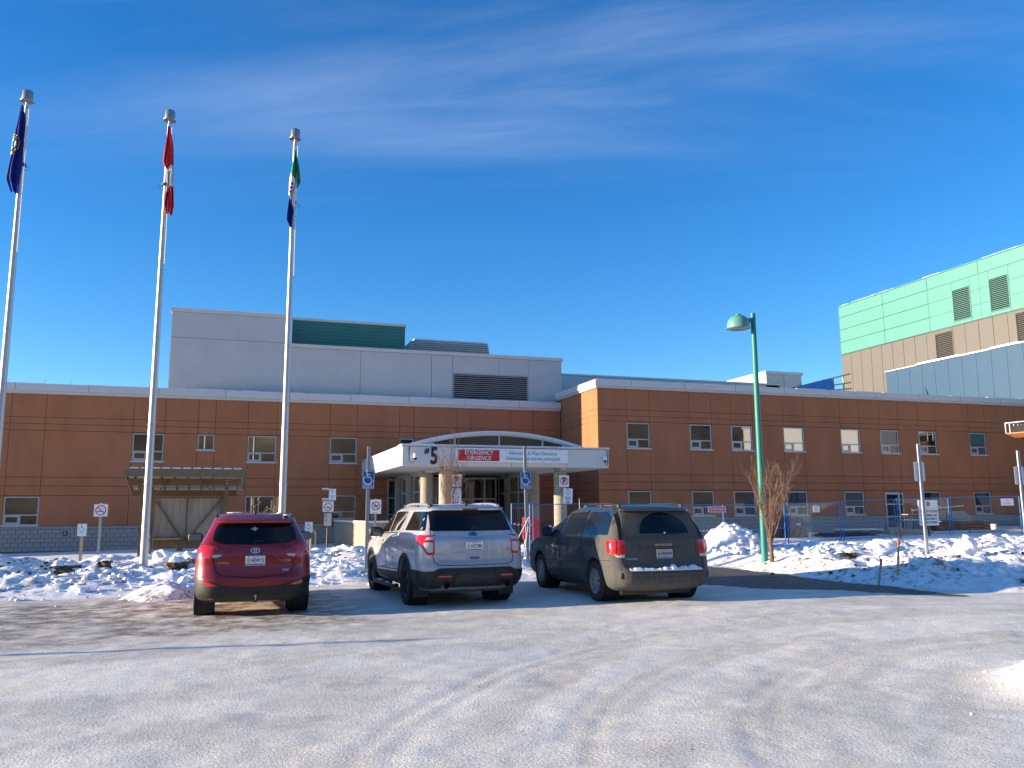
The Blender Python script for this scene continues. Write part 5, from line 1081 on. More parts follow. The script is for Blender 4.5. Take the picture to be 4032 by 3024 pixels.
    rw = [(-.70, 1.60), (-.735, 1.27), (0, 1.265), (.735, 1.27), (.70, 1.60), (.5, 1.625), (-.5, 1.625)]
    sk.shell('rear_window', poly(rw, -.5), rear, M['carglass'], C, .006, .02, .06, .025)
    sk.line('tailgate_gap', poly(roundpoly([(-.715, 1.61), (-.742, 1.25), (-.735, .95), (-.70, .74), (-.60, .705), (0, .70), (.60, .705), (.70, .74), (.735, .95), (.742, 1.25), (.715, 1.61)], .08)[5:-5], -.5), rear, .013, M['seam'], C)
    sp_ = sk.visor('roof_spoiler', .66, 1.618, .05, .09, M['silver'], C); yb_ = sk.hit(Vector((0, 0, 1.618)), Vector((0, 1, 0)))[0].y; MB().box(-.14, .14, yb_-.105, yb_-.085, 1.622, 1.645).build('brake_lamp', M['lampred2'], sp_)
    for z, w_ in ((1.17, .03), (1.125, .012)): sk.line('gate_strip', poly([(-.73, z), (.73, z)], -.5), rear, w_, M['silver'], C, .006, depth=.008)
    sk.line('gate_crease', poly([(-.36, .90), (.36, .90)], -.5), rear, .016, M['silver'], C, .004, depth=.010); sk.line('gate_crease', poly([(-.60, .76), (0, .745), (.60, .76)], -.5), rear, .02, M['silver'], C, .003, depth=.006)
    hp = sk.shell('gate_handle_pocket', poly([(-.11, .775), (.11, .775), (.12, .865), (-.12, .865)], -.5), rear, M['silver'], C, .010, .03, .05, .01); sk.shell('pocket_shade', poly([(-.085, .79), (.085, .79), (.09, .84), (-.09, .84)], -.5), rear, mat('shadow_grey', (.16, .15, .14), .7), hp, .013, .01, .05, .008)  # grey patch paints the shade inside the handle pocket
    sk.stamp('lettering', text_mb('EXPLORER', .05, .002, 0, depth=.001, sx=1.7), 0, 1.148, M['chrome'], C, .012)
    e = disc2d(.082, 26, 1, .46); sk.stamp('badge', e, 0, 1.215, M['chrome'], C, .012); e = disc2d(.074, 26, 1, .42); sk.stamp('badge_field', e, 0, 1.215, M['chromeblue'], C, .014); sk.stamp('lettering', text_mb('Ford', .062, .001, .25, depth=.001), 0, 1.212, M['chrome'], C, .0165)
    sk.stamp('lettering', text_mb('LIMITED', .042, .001, 0, depth=.001), -.60, .885, M['galv'], C, .006); sk.stamp('lettering', text_mb('4WD', .042, .001, .2, depth=.001), .63, .95, M['galv'], C, .006)
    plate(C, sk, .0, 1.01, sk.hit(Vector((0.15, 0, 1.0)), rear and Vector((0, 1, 0)))[0].y-.012, 'HCC86')
    sk.stamp('wiper', merge(stroke2d([(.0, 1.285), (.42, 1.305)], .016), stroke2d([(-.03, 1.28), (.05, 1.31)], .035)), .0, .02, M['blkplastic'], C, .015)
    rails(C, .655, .66, 2.35, 1.735, mat('satin_rail', (.60, .60, .60), .35, metal=.8), M['blkplastic'])
    MB().tube([(.02, .62, 1.70), (.02, .66, 1.735)], .03, 10).build('antenna_base', M['blkplastic'], C, True)
    o_ = super_blob((-.1, 1.2, 1.72), (.5, .5, .01), 2.2).build('roof_frost', M['snowcap'], C, True)
    o_ = super_blob((-.78, 3.85, 1.08), (.20, .22, .03), 2.2).build('hood_snow', M['snowcap'], C, True)
    MB().box(-.66, .66, .5, 4.3, .22, .40).build('underbody', M['steel_dk'], C); MB().tube([(-.5, .35, .34), (.1, .42, .30), (.5, .35, .34)], .05, 10).build('muffler', mat('rusty_muffler', (.30, .25, .18), .8), C)
    MB().tube([(-.8, 1.13, .34), (.8, 1.13, .34)], .05, 8).build('rear_axle', M['steel_dk'], C)
    return C
silver_suv()

def dirty_van():
    C = thing('parked_minivan', 'dark minivan coated in dried road dirt, rightmost vehicle', 'minivan', (7.03, 12.97, float(base_z(7.03))), R(-.6))
    S = [(.20, .30, 4.6, .76, .3, .3, .03), (.27, .10, 4.78, .86, .34, .35, .04), (.34, .03, 4.86, .90, .36, .4, .05), (.46, .0, 4.92, .925, .36, .45, .07), (.56, .015, 4.95, .935, .34, .5, .08), (.60, .06, 4.95, .94, .28, .5, .08), (.75, .115, 4.9, .945, .22, .5, .09), (.90, .13, 4.75, .945, .20, .5, .09), (1.0, .14, 4.4, .935, .20, .5, .09), (1.06, .15, 4.0, .925, .20, .45, .09), (1.12, .165, 3.75, .905, .20, .45, .09), (1.25, .22, 3.42, .855, .19, .4, .09), (1.40, .30, 3.02, .79, .19, .36, .09), (1.50, .355, 2.80, .745, .19, .33, .09), (1.56, .40, 2.62, .715, .2, .3, .10), (1.60, .45, 2.45, .69, .22, .3, .1), (1.635, .56, 2.2, .62, .28, .3, .1), (1.66, .75, 1.95, .48, .3, .3, .05), (1.668, 1.0, 1.7, .28, .12, .12, .02)]
    me = car_body(S); sk = Skin(me); AX = (.98, 3.83); TR = 1.63; r = .34; rear = (0, 1, 0)
    body = bool_cut(me, [xcyl(r+.055, a, b, y, r+.01).mesh() for y in AX for a, b in ((-1.2, -.62), (.62, 1.2))])
    obj('body', body, M['vanpaint'], C); autosmooth(body, 30)
    for y in AX:
        for s_ in (-1, 1):
            T = Matrix.Translation((0, y, r+.01)) @ Matrix.Rotation(R(90), 4, 'Y'); l = MB().lathe([(r+.045, s_*.60), (r+.045, s_*.87)], 36, T); l.lathe([(0, s_*.63), (r+.05, s_*.63)], 36, T); l.build('wheel_well', M['dark'], C)
    wheels(C, AX, TR, r, .225, .215, 'cap7', mat('dirty_hubcap', (.33, .31, .27), .6, metal=.25, noise=.2, nscale=9), mat('dusty_rubber', (.035, .033, .03), .9, noise=.4, nscale=12))
    for s_ in (-1, 1):
        S3 = lambda pts: [(s_*1.3, a, b) for a, b in pts]
        gm = mat('van_side_glass', (.006, .007, .009), .05, spec=.4)
        sk.shell('front_window', S3([(2.72, 1.11), (3.50, 1.09), (3.02, 1.36), (2.76, 1.47), (2.66, 1.48)]), (-s_, 0, 0), gm, C, .004, .02, .07, .03)
        sk.shell('sliding_door_window', S3([(1.60, 1.13), (2.56, 1.11), (2.48, 1.50), (1.60, 1.53)]), (-s_, 0, 0), gm, C, .004, .02, .07, .02)
        sk.shell('quarter_window', S3([(.44, 1.14), (1.50, 1.13), (1.48, 1.535), (.75, 1.53), (.52, 1.44)]), (-s_, 0, 0), gm, C, .004, .02, .07, .05)
        sk.line('window_visor', S3([(1.60, 1.545), (2.48, 1.515)]), (-s_, 0, 0), .04, M['blkplastic'], C, .004, depth=.018)
        for P_ in ([(2.62, 1.50), (2.64, 1.08), (2.60, .30)], [(1.55, 1.56), (1.55, 1.10), (1.45, .72), (1.42, .30)], [(3.55, 1.08), (3.46, .32)], [(1.42, .28), (3.46, .27)]): sk.line('door_seam', S3(P_), (-s_, 0, 0), .014, M['seam'], C)
        sk.line('slide_rail', S3([(.30, .72), (1.40, .66)]), (-s_, 0, 0), .008, M['seam'], C); sk.line('side_crease', S3([(1.47, .62), (3.45, .60)]), (-s_, 0, 0), .008, M['seam'], C)
        if s_ < 0: sk.line('fuel_door', S3([(1.12+.085*math.cos(a), .93+.085*math.sin(a)) for a in np.linspace(0, 6.283, 24)]), (-s_, 0, 0), .009, M['seam'], C)
        for y in (2.48, 2.78): super_blob((s_*.948, y, .93), (.025, .09, .024), 2.6).build('door_handle', M['blkplastic'], C, True)
        mirror(C, s_*.90, 3.22, 1.15, s_, M['blkplastic'], (.10, .09, .105))
        d_ = (-s_, 1.0, 0)
        tl = sk.shell('tail_lamp', [(s_*.97, .40, 1.05), (s_*.77, .12, 1.06), (s_*.755, .12, .82), (s_*.86, .16, .80), (s_*.97, .36, .85)], d_, M['lampred'], C, .014, .03, .04, .02)
        for zc in (1.0, .895): o_ = sk.shell('lamp_cell', [(s_*.87+.055*math.cos(a)*s_, .2+.05*math.cos(a)*-1, zc+.055*math.sin(a)) for a in np.linspace(0, 6.0, 12)], d_, M['lampred2'] if s_ < 0 else M['lampred'], tl, .020, .02, .05, 0)
        sk.shell('reversing_lamp', [(s_*.90, .22, .825), (s_*.77, .12, .82), (s_*.765, .12, .765), (s_*.87, .17, .77)], d_, M['lampclear'], tl, .014, .02, .04, .015)
    sk.shell('rear_window', poly([(-.66, 1.53), (-.73, 1.13), (.73, 1.13), (.66, 1.53)], -.5), rear, M['vanglassdirty'], C, .006, .02, .05, .03)
    fan = [(-.34+.83*.5, 1.17)]; arc = [(.06+.47*math.cos(a), 1.165+.355*math.sin(a)) for a in np.linspace(0, math.pi, 26)]
    sk.shell('wiped_glass', poly(arc, -.5), rear, M['carglass'], C, .009, .01, .05, 0)
    sk.stamp('wiper', merge(stroke2d([(.06, 1.155), (.50, 1.17)], .016), stroke2d([(.02, 1.15), (.10, 1.16)], .03)), 0, 0, M['plastdirt'], C, .018)
    sk.stamp('wiper_snow', disc2d(.018, 8), .04, 1.175, M['snowcap'], C, .03)
    for s_ in (-1, 1): sk.shell('pillar_trim', poly([(s_*.685, 1.54), (s_*.735, 1.54), (s_*.80, 1.07), (s_*.745, 1.07)], -.5), rear, M['carglass'], C, .008, .02, .05, .01)
    sk.line('tailgate_gap', poly(roundpoly([(-.70, 1.53), (-.775, 1.08), (-.765, .75), (-.735, .60), (-.66, .565), (0, .555), (.66, .565), (.735, .60), (.765, .75), (.775, 1.08), (.70, 1.53)], .08)[5:-5], -.5), rear, .014, M['seam'], C)
    sk.line('gate_edge', poly([(-.75, 1.085), (.75, 1.085)], -.5), rear, .012, M['vanpaint'], C, .004, depth=.008); sk.line('gate_edge', poly([(-.36, .93), (.36, .93)], -.5), rear, .02, M['vanpaint'], C, .004, depth=.012)
    rc = sk.shell('plate_recess', poly([(-.34, .71), (.34, .71), (.36, .915), (-.36, .915)], -.5), rear, M['vanpaint'], C, .004, .01, .05, .02)
    sk.stamp('lettering', text_mb('DODGE', .05, .002, 0, depth=.001, sx=1.75), 0, .972, M['chrome'], C, .008); sk.stamp('lettering', text_mb('CARAVAN', .045, .001, 0, depth=.001), -.60, .745, M['galv'], C, .006)
    sp_ = sk.visor('roof_spoiler', .66, 1.542, .05, .09, M['vanpaint'], C)
    bp = sk.wrap('rear_bumper', [(-67, .26), (-40, .25), (40, .25), (67, .26), (67, .50), (56, .56), (46, .565), (40, .53), (36, .515), (-36, .515), (-40, .53), (-46, .565), (-56, .56), (-67, .50)], .92, M['vanpaint'], C, .014, .06)
    sn = MB(); n_ = 60
    for i in range(n_+1):
        x = -.68+1.36*i/n_; y = sk.hit(Vector((x, 0, .60)), Vector((0, 1, 0)))[0].y; hh = .018+.02*abs(fbm(np.array([x*6]), np.array([2.]), 301, 3)[0])*3*math.sin(math.pi*i/n_)**.3
        sn.v += [(x, y-.08, .56), (x, y-.03, .56+hh*1.3), (x, y+.03, .56+hh*1.6), (x, y-.065, .55)]
    for i in range(n_):
        for j in range(3): sn.f.append((i*4+j, i*4+4+j, i*4+5+j, i*4+1+j)) if j < 2 else sn.f.append((i*4+3, i*4+7, i*4+4, i*4))
    sn.build('bumper_snow', M['snowcap'], C, True)
    sk.line('bumper_line', poly([(-.76, .455), (-.6, .44), (.6, .44), (.76, .455)], -.5), rear, .010, M['vanpaint'], bp, .018, depth=.006)
    for s_ in (-1, 1): l = MB().lathe([(0, -.01), (.05, -.01), (.055, 0)], 16, Matrix.Translation((s_*.78, .095, .47)) @ Matrix.Rotation(R(-90), 4, 'X')); l.build('bumper_plug', M['blkplastic'], bp, True)
    plate(C, sk, .0, .825, sk.hit(Vector((0.15, 0, .82)), Vector((0, 1, 0)))[0].y-.016, 'HNA94', True)
    rails(C, .62, .62, 2.1, 1.675, M['plastdirt'], M['blkplastic'])
    MB().tube([(-.55, 2.55, 1.55), (-.60, 2.45, 1.80)], [.008, .003], 6).build('antenna', M['paper'], C)
    MB().box(-.66, .66, .45, 4.4, .13, .30).build('underbody', M['steel_dk'], C); MB().tube([(-.8, .98, .33), (.8, .98, .33)], .05, 8).build('rear_axle', M['steel_dk'], C)
    return C
dirty_van()
# ------------------------------------------------------------ flagpoles
def flagpole(x, y, label):
    t = thing('flagpole', label, 'flagpole', (x, y, 0), 0, 'three flagpoles in a row'); z0 = surf(x, y)-.25; H = 12.15
    MB().tube([(0, 0, z0), (0, 0, 3.6), (0, 0, 7.6), (0, 0, H)], [.098, .088, .073, .050], 24).build('pole', M['alu'], t, True)
    for z, r_ in ((1.3, .101), (2.35, .098), (3.9, .092), (6.2, .084)): MB().lathe([(r_, z), (r_+.004, z), (r_+.004, z+.03), (r_, z+.03)], 24).build('joint_band', M['galv'], t, True)
    MB().tube([(0, 0, H), (0, 0, H+.12)], .035, 10).build('neck', M['galv'], t)
    MB().lathe([(0, H+.12), (.165, H+.12), (.17, H+.135), (.134, H+.16), (.127, H+.38), (.115, H+.405), (0, H+.415)], 28).build('truck_cap', mat('cap_pewter', (.34, .34, .33), .35, metal=.8), t, True)
    MB().tube([(.075, -.07, H-.1), (.08, -.08, 8.2)], .012, 6).build('halyard', M['paper'], t)
    return t
flagpole(-5.55, 23.45, 'left aluminium flagpole with a blue flag, at the left edge'); flagpole(-2.10, 23.5, 'middle aluminium flagpole with the red and white flag'); flagpole(1.25, 23.65, 'right aluminium flagpole with green, white and blue flag')
def drape(W_, n=44, k=36):
    """limp flag: W_(t) -> list of (x offset, y offset) across, t from top 0 to bottom 1"""
    return None
def flag(name, label, x, y, ztop, zbot, prof, bands, side, extra=None):
    """prof: list (t, xl, xr); bands: list (name, t0, t1, slant, mat). side gives fold depth sign"""
    t = thing(name, label, 'flag', (x, y, 0)); n, k = 60, 22; ts = [p[0] for p in prof]
    def pt(i, j):
        a = i/n; xl = np.interp(a, ts, [p[1] for p in prof]); xr = np.interp(a, ts, [p[2] for p in prof]); s_ = j/k; xx = xl+(xr-xl)*s_
        f_ = (.05*math.sin(s_*9.5+a*2.2+x)+.035*math.sin(s_*21+a*5))*min(1, a*4+.1); return (xx+.012*math.sin(a*13+s_*5), -.13+f_, ztop+(zbot-ztop)*a-.03*math.sin(s_*6+a*3)*a)
    for nm, b0, b1, slant, m in bands:
        mb = MB(); idx = {}
        for i in range(n):
            for j in range(k):
                c_ = (i+.5)/n+slant*((j+.5)/k-.5)
                if b0 <= c_ < b1:
                    q = []
                    for ii, jj in ((i, j), (i, j+1), (i+1, j+1), (i+1, j)):
                        if (ii, jj) not in idx: idx[(ii, jj)] = len(mb.v); mb.v.append(pt(ii, jj))
                        q.append(idx[(ii, jj)])
                    mb.f.append(tuple(q))
        o_ = mb.build(nm, m, t, fix=True); o_.data.polygons.foreach_set('use_smooth', [True]*len(o_.data.polygons))
    if extra: extra(t, pt, n, k)
    MB().lathe([(.10, -.03), (.11, -.02), (.11, .03), (.10, .04)], 16, Matrix.Translation((0, 0, zbot+(ztop-zbot)*(.34 if side else .30)))).build('clip', M['blkplastic'], t); zc = zbot+(ztop-zbot)*.32; MB().tube([(.07*side, -.06, zc), (.18*side, -.09, zc-.02), (.20*side, -.09, zc-.08), (.13*side, -.09, zc-.11), (.09*side, -.09, zc-.08)], .005, 6).build('retaining_ring', M['steel_dk'], t, True)
    return t
def emblem(t, pt, n, k):
    mb = MB(); C_ = (.46, 0.02); idx = {}
    def patch(nm, r0, r1, m, off):
        mb = MB()
        for a in range(13):
            q = R(-90+180*a/12)
            for r_ in (r0, r1):
                p = pt(int(n*(C_[0]+r_*math.sin(q)*.9)), max(0, min(k, int(round(k*(C_[1]+r_*math.cos(q)*4.2)))))); mb.v.append((p[0], p[1]-off, p[2]))
        for a in range(12): mb.f.append((a*2, a*2+1, a*2+3, a*2+2))
        mb.build(nm, m, t)
    patch('emblem_ring', .085, .13, M['gold'], .03); patch('emblem_centre', 0, .07, mat('emblem_sky', (.25, .45, .50), .7), .035)
    for i_ in range(7):
        q = R(-62+i_*20); p = pt(int(n*(C_[0]+.108*math.sin(q)*.9)), max(0, min(k, int(round(k*(.02+.108*math.cos(q)*4.2)))))); MB().box(p[0]-.03, p[0]+.03, p[1]-.045, p[1]-.036, p[2]-.012, p[2]+.012).build('emblem_letter', M['black'], t)
flag('hanging_flag', 'limp dark blue flag with a round gold emblem on the left pole', -5.55, 23.45, 12.1, 9.72, [(0, -.10, -.04), (.15, -.16, .03), (.45, -.24, .07), (.62, -.27, .06), (.85, -.28, .03), (1, -.16, .01)], [('field', -1, .90, .0, M['fl_blue']), ('lit_end', .90, 2, 0, mat('flag_blue_lit', (.01, .05, .42), .8))], 1, emblem)  # bottom strip in a brighter blue, light painted into the cloth
flag('hanging_flag', 'limp red and white flag on the middle pole', -2.10, 23.5, 12.06, 9.58, [(0, -.03, .04), (.2, -.06, .12), (.42, -.09, .18), (.5, .0, .20), (.7, .04, .19), (.9, .02, .25), (1, .06, .22)], [('red_stripe', -1, .46, .06, M['fl_red']), ('white_stripe', .46, .70, .10, M['fl_white']), ('red_stripe', .70, 2, .08, M['fl_red'])], -1)
def flower(t, pt, n, k):
    for i_, j_ in ((30, 4), (33, 5), (27, 5)): p = pt(i_, j_); MB().box(p[0]-.04, p[0]+.04, p[1]-.03, p[1]-.022, p[2]-.03, p[2]+.03).build('flower_mark', M['fl_red'], t)
flag('hanging_flag', 'limp green, white and blue flag on the right pole', 1.25, 23.65, 11.92, 9.56, [(0, -.02, .03), (.2, -.07, .10), (.42, -.12, .19), (.55, -.14, .06), (.75, -.15, .02), (.9, -.16, 0), (1, -.06, 0)], [('green_stripe', -1, .40, -.22, M['fl_green']), ('white_stripe', .40, .68, -.20, M['fl_white']), ('blue_stripe', .68, 2, -.15, M['fl_navy'])], 1, flower)
# ------------------------------------------------------------ lamp posts
def lamp_post(x, y, label, h=6.6, side=-1):
    t = thing('lamp_post', label, 'lamp post', (x, y, 0)); z0 = surf(x, y)-.2 if abs(x) < 30 else -.6
    MB().tube([(0, 0, z0), (0, 0, z0+2.5), (0, 0, h+.18)], [.085, .078, .066], 16).build('pole', M['tealpaint'], t, True)
    a_ = MB().bar((0, 0, h-.02), (side*.22, 0, h-.02), .07, .10).build('arm', M['tealpaint'], t)
    T = Matrix.Translation((side*.46, 0, h-.10))
    MB().lathe([(.30, -.16), (.305, -.10), (.28, .03), (.21, .13), (.10, .19), (0, .205)], 28, T).build('lamp_shade', M['tealpale'], t, True); MB().lathe([(.30, -.15), (.24, -.18), (.0, -.19)], 28, T).build('lens', mat('lamp_lens', (.30, .30, .27), .3), t, True)
    MB().box(side*.46-.05, side*.46+.05, -.06, .06, h+.09, h+.12).build('photocell', M['tealpale'], t)
    return t
lamp_post(12.87, 18.65, 'tall teal lamp post with a domed head behind the bare tree', 6.62)
t = thing('steel_post', 'steel post beyond the left edge whose thin shadow crosses the lot', 'post', (-17.0, 14.55, 0)); MB().tube([(0, 0, -.6), (0, 0, 3.35)], [.085, .06], 14).build('pole', M['galv'], t, True); MB().lathe([(.07, 3.35), (.075, 3.38), (.0, 3.42)], 14).build('cap', M['steel_dk'], t, True)
# ------------------------------------------------------------ signs
def wheelchair(s=1):
    a = merge(shift(disc2d(.042, 16), -.035, .185), stroke2d([(-.03, .13), (-.022, .015), (.065, .015)], .040), stroke2d([(-.026, .085), (.055, .085)], .026), stroke2d([(.06, .02), (.105, -.105), (.15, -.085)], .030))
    b = shift(ring2d(.098, .126, 24, 128, 352), -.005, -.055); return shift(merge(a, b), 0, 0, s)
def sign_plate(t, x, z, y, w, h, m, r=.03, name='sign_plate', edge=None):
    o = MB().prism([(x+a, z+b) for a, b in rrect(w, h, r)], y-.004, y).build(name, m, t)
    if edge: MB().prism([(x+a, z+b) for a, b in rrect(w-.03, h-.03, r*.7)], y-.0052, y-.004).build('border', edge, o); MB().prism([(x+a, z+b) for a, b in rrect(w-.05, h-.05, r*.6)], y-.0064, y-.0052).build('face', m, o)
    return o
def onsign(mb, p, x, z, y, m, name='lettering'): to_xz(mb, x, y-.0066, z); return mb.build(name, m, p)
def upost(t, z0, z1, m=None, w=.055, holes=True):
    o = MB().box(-w/2, w/2, .004, .03, z0, z1).build('post', m or M['galv'], t)
    if holes:
        hb = MB(); z = z0+.3
        while z < z1-.05: hb.box(-.008, .008, .0015, .0045, z, z+.025); z += .075
        tag(hb.build('post_holes', M['dark'], o), kind='stuff')
    MB().box(-w/2-.012, -w/2+.001, -.006, .028, z0, z1).build('post_flange', m or M['galv'], t); MB().box(w/2-.001, w/2+.012, -.006, .028, z0, z1).build('post_flange', m or M['galv'], t)
def permit_sign(x, y, ztop, zs, label, lean=0):
    t = thing('permit_sign', label, 'sign', (x, y, 0), 0, 'blue parking permit signs'); t.rotation_euler = (0, lean, 0)
    upost(t, surf(x, y)-.25, ztop); p = sign_plate(t, 0, zs, -.008, .305, .455, M['sblue'], .025, edge=M['white'])
    onsign(wheelchair(.92), p, -.01, zs+.045, -.008, M['white'], 'wheelchair_symbol'); onsign(text_mb('PERMIT', .062, .001, depth=.0006, sx=.95), p, 0, zs-.125, -.008, M['white']); onsign(text_mb('REQUIRED', .062, .001, depth=.0006, sx=.85), p, 0, zs-.175, -.008, M['white'])
    for dz in (.205, -.205): MB().lathe([(0, .004), (.009, .003), (.009, 0)], 8, Matrix.Translation((0, -.016, zs+dz)) @ Matrix.Rotation(R(90), 4, 'X')).build('bolt', M['chrome'], p)
permit_sign(3.06, 20.5, 3.23, 2.42, 'blue permit-required sign on a post left of the silver suv', R(.3)); permit_sign(7.12, 20.4, 3.30, 2.43, 'blue permit-required sign on a post between the silver suv and the dirty minivan', R(-1.2))
MB_ = thing('guy_wires', 'pair of white strings tied to the right blue sign post', 'string', (7.12, 20.4, 0))
for dx in (-.62, -.18): MB().tube([(.02, -.02, 1.5), (dx, -.15, surf(7.12+dx, 20.2)-.05)], .009, 5).build('string', M['paper'], MB_)
def nosmoke(p, x, z, y, s=1, alt=False):
    if not alt:
        onsign(merge(stroke2d([(-.10*s, -.035*s), (.03*s, -.035*s)], .028*s)), p, x, z, y, M['black'], 'cigarette'); onsign(merge(stroke2d([(.05*s, -.035*s), (.09*s, -.035*s)], .028*s), stroke2d([(.085*s, -.01*s), (.085*s, .03*s), (.05*s, .045*s), (.03*s, .075*s), (0, .08*s), (-.01*s, .055*s)], .012*s)), p, x, z, y, M['galv'], 'smoke')
    else:
        onsign(stroke2d([(-.03*s, -.045*s), (.085*s, .03*s)], .036*s), p, x, z, y, M['black'], 'cigarette'); onsign(merge(stroke2d([(-.045*s, -.055*s), (-.075*s, -.02*s), (-.05*s, .02*s), (-.02*s, .05*s), (-.015*s, .085*s)], .022*s)), p, x, z, y, mat('smoke_grey', (.35, .35, .36), .6), 'smoke')
    r_ = merge(ring2d(.128*s, .158*s, 32), stroke2d([(-.10*s, .10*s), (.10*s, -.10*s)], .027*s)); to_xz(r_, x, y-.0080, z); r_.build('prohibition_ring', mat('sign_crimson', (.45, .008, .03), .5), p)
def smoke_sign(x, y, z, w, h, label, alt=False, post=True, ps=1.0):
    t = thing('no_smoking_sign', label, 'sign', (x, y, 0), 0, None); upost(t, .0, z+h/2 if not post else z, holes=False) if post else None
    p = sign_plate(t, 0, z, -.008, w, h, M['white'], .03, edge=None if alt else M['galv'])
    nosmoke(p, 0, z+(.03 if alt else 0), -.008, w/.40, alt)
    if alt: onsign(text_mb('NO SMOKING', .045, .001, depth=.0005), p, -.04, z-h/2+.035, -.008, M['galv'])
    o_ = super_blob((0, -.005, z+h/2+.008), (.05, .012, .012), 2).build('snow_tuft', M['snowcap'], p, True)
smoke_sign(-4.55, 33.8, 1.745, .46, .45, 'white no-smoking sign on a metal post left of the wooden shelter')
smoke_sign(5.25, 33.0, 1.835, .43, .55, 'no-smoking sign half behind the blue sign post, by the brick planter', True)
def hc_small(x, y, z, label):
    t = thing('accessible_parking_sign', label, 'sign', (x, y, 0), 0, 'small accessible parking signs'); MB().box(-.045, .045, .003, .06, -.1, z+.1).build('stake', M['lightwood'], t)
    p = sign_plate(t, 0, z, -.002, .30, .43, M['white'], .01); b = MB().prism([(a, z+b_) for a, b_ in rrect(.25, .36, .02)], -.0075, -.006).build('border', M['lblue'], p); MB().prism([(a, z+b_) for a, b_ in rrect(.235, .345, .018)], -.0085, -.0075).build('face', M['white'], p)
    w_ = wheelchair(.62); to_xz(w_, -.005, -.0087, z+.06); w_.build('wheelchair_symbol', M['lblue'], p)
    for s_, dz in (('PARKING', -.075), ('ONLY', -.125)): q = text_mb(s_, .045, .001, depth=.0006); to_xz(q, 0, -.0087, z+dz); q.build('lettering', M['lblue'], p)
hc_small(-5.09, 33.6, 1.055, 'small white accessible parking sign on a wooden stake at the far left'); hc_small(2.88, 34.7, 1.04, 'small white accessible parking sign on a wooden stake right of the red suv')
def emergency_text(p, x, z, y, s=1):
    c = shift(ring2d(.058*s, .068*s, 24), 0, .10*s); onsign(c, p, x, z, y, M['tealtext'], 'ring'); w_ = shift(wheelchair(.36*s), 0, .10*s); onsign(w_, p, x, z, y, M['galv'], 'wheelchair_symbol')
    for s_, dz, q in (('&', .01, .035), ('Emergency', -.035, .040), ('Urgence', -.075, .040), ('30 min', -.115, .040)): onsign(text_mb(s_, q*s, .0012*s, depth=.0006), p, x, z+dz*s, y, M['black'])
    onsign(merge(stroke2d([(-.05*s, -.17*s), (.03*s, -.17*s)], .022*s), MB().prism([(.03*s, -.148*s), (.06*s, -.17*s), (.03*s, -.192*s)], 0, .0012, axis='z')), p, x, z, y, M['black'], 'arrow')
def column_signs(x, y, label, lean):
    t = thing('no_parking_sign', label, 'sign', (x, y, 0), 0, 'no parking signs strapped to the canopy columns'); t.rotation_euler = (0, 0, 0); z = 2.86
    p = sign_plate(t, 0, z, -.005, .44, .48, M['white'], .01)
    r_ = merge(ring2d(.145, .175, 32), stroke2d([(-.115, .115), (.115, -.115)], .030)); q = text_mb('P', .34, .012, depth=.0008, sx=.95); to_xz(q, .005, -.0115, z); q.build('letter_p', M['black'], p); to_xz(r_, 0, -.014, z); r_.build('prohibition_ring', M['red'], p)
    o2 = MB().prism([(a+lean*.35, 2.24+b+0) for a, b in rrect(.42, .66, .03)], -.010, -.005).build('lower_plate', M['white'], t); o2.rotation_euler = (0, lean*.35, 0)
    MB().prism([(a+lean*.35, 2.24+b) for a, b in rrect(.40, .64, .025)], -.0112, -.010).build('border', M['galv'], o2); MB().prism([(a+lean*.35, 2.24+b) for a, b in rrect(.385, .625, .022)], -.0124, -.0112).build('face', M['white'], o2)
    emergency_text(o2, lean*.35, 2.26, -.0065, 1.6)
    for dz in (.20, -.20, -.30): MB().box(-.38, -.2, -.003, .02, z+dz-.012, z+dz+.012).build('strap', M['galv'], t)
column_signs(8.42, 32.78, 'no-parking sign with lower plate on the front left canopy column', 0); column_signs(13.05, 32.78, 'no-parking sign with tilted lower plate on the front right canopy column', .14)
# map board with no-smoking plate and emergency plate
t = thing('notice_post', 'dark post carrying an emergency plate, a no-smoking plate and a framed notice', 'sign', (3.56, 34.2, 0))
MB().tube([(0, .03, -.1), (0, .03, 2.55)], .035, 10).build('post', M['steel_dk'], t)
p = sign_plate(t, 0, 1.845, -.01, .43, .42, M['white'], .03, edge=M['galv']); nosmoke(p, 0, 1.845, -.01, 1.05)
p = sign_plate(t, .155, 2.32, -.012, .28, .46, M['white'], .03, edge=M['galv']); emergency_text(p, .155, 2.33, -.012, 1.08)
for z in (2.53, 2.12): MB().box(-.25, .02, -.01, .03, z-.03, z+.03).build('bracket', M['galv'], t); MB().box(-.25, .02, -.012, .032, z+.031, z+.05).build('bracket_snow', M['snowcap'], t)
f_ = MB().box(-.20, .20, -.05, .0, 1.04, 1.62).build('notice_frame', mat('frame_black', (.02, .02, .02), .5), t); MB().box(-.155, .14, -.055, -.051, 1.09, 1.59).build('notice_paper', mat('notice_paper', (.52, .52, .44), .8), f_)
for z, m, h in ((1.52, M['lblue'], .03), (1.43, M['lblue'], .08), (1.36, M['yellow'], .04), (1.28, M['lblue'], .07), (1.25, M['yellow'], .03)): MB().box(-.125, -.045, -.057, -.0555, z, z+h).build('notice_block', m, f_)
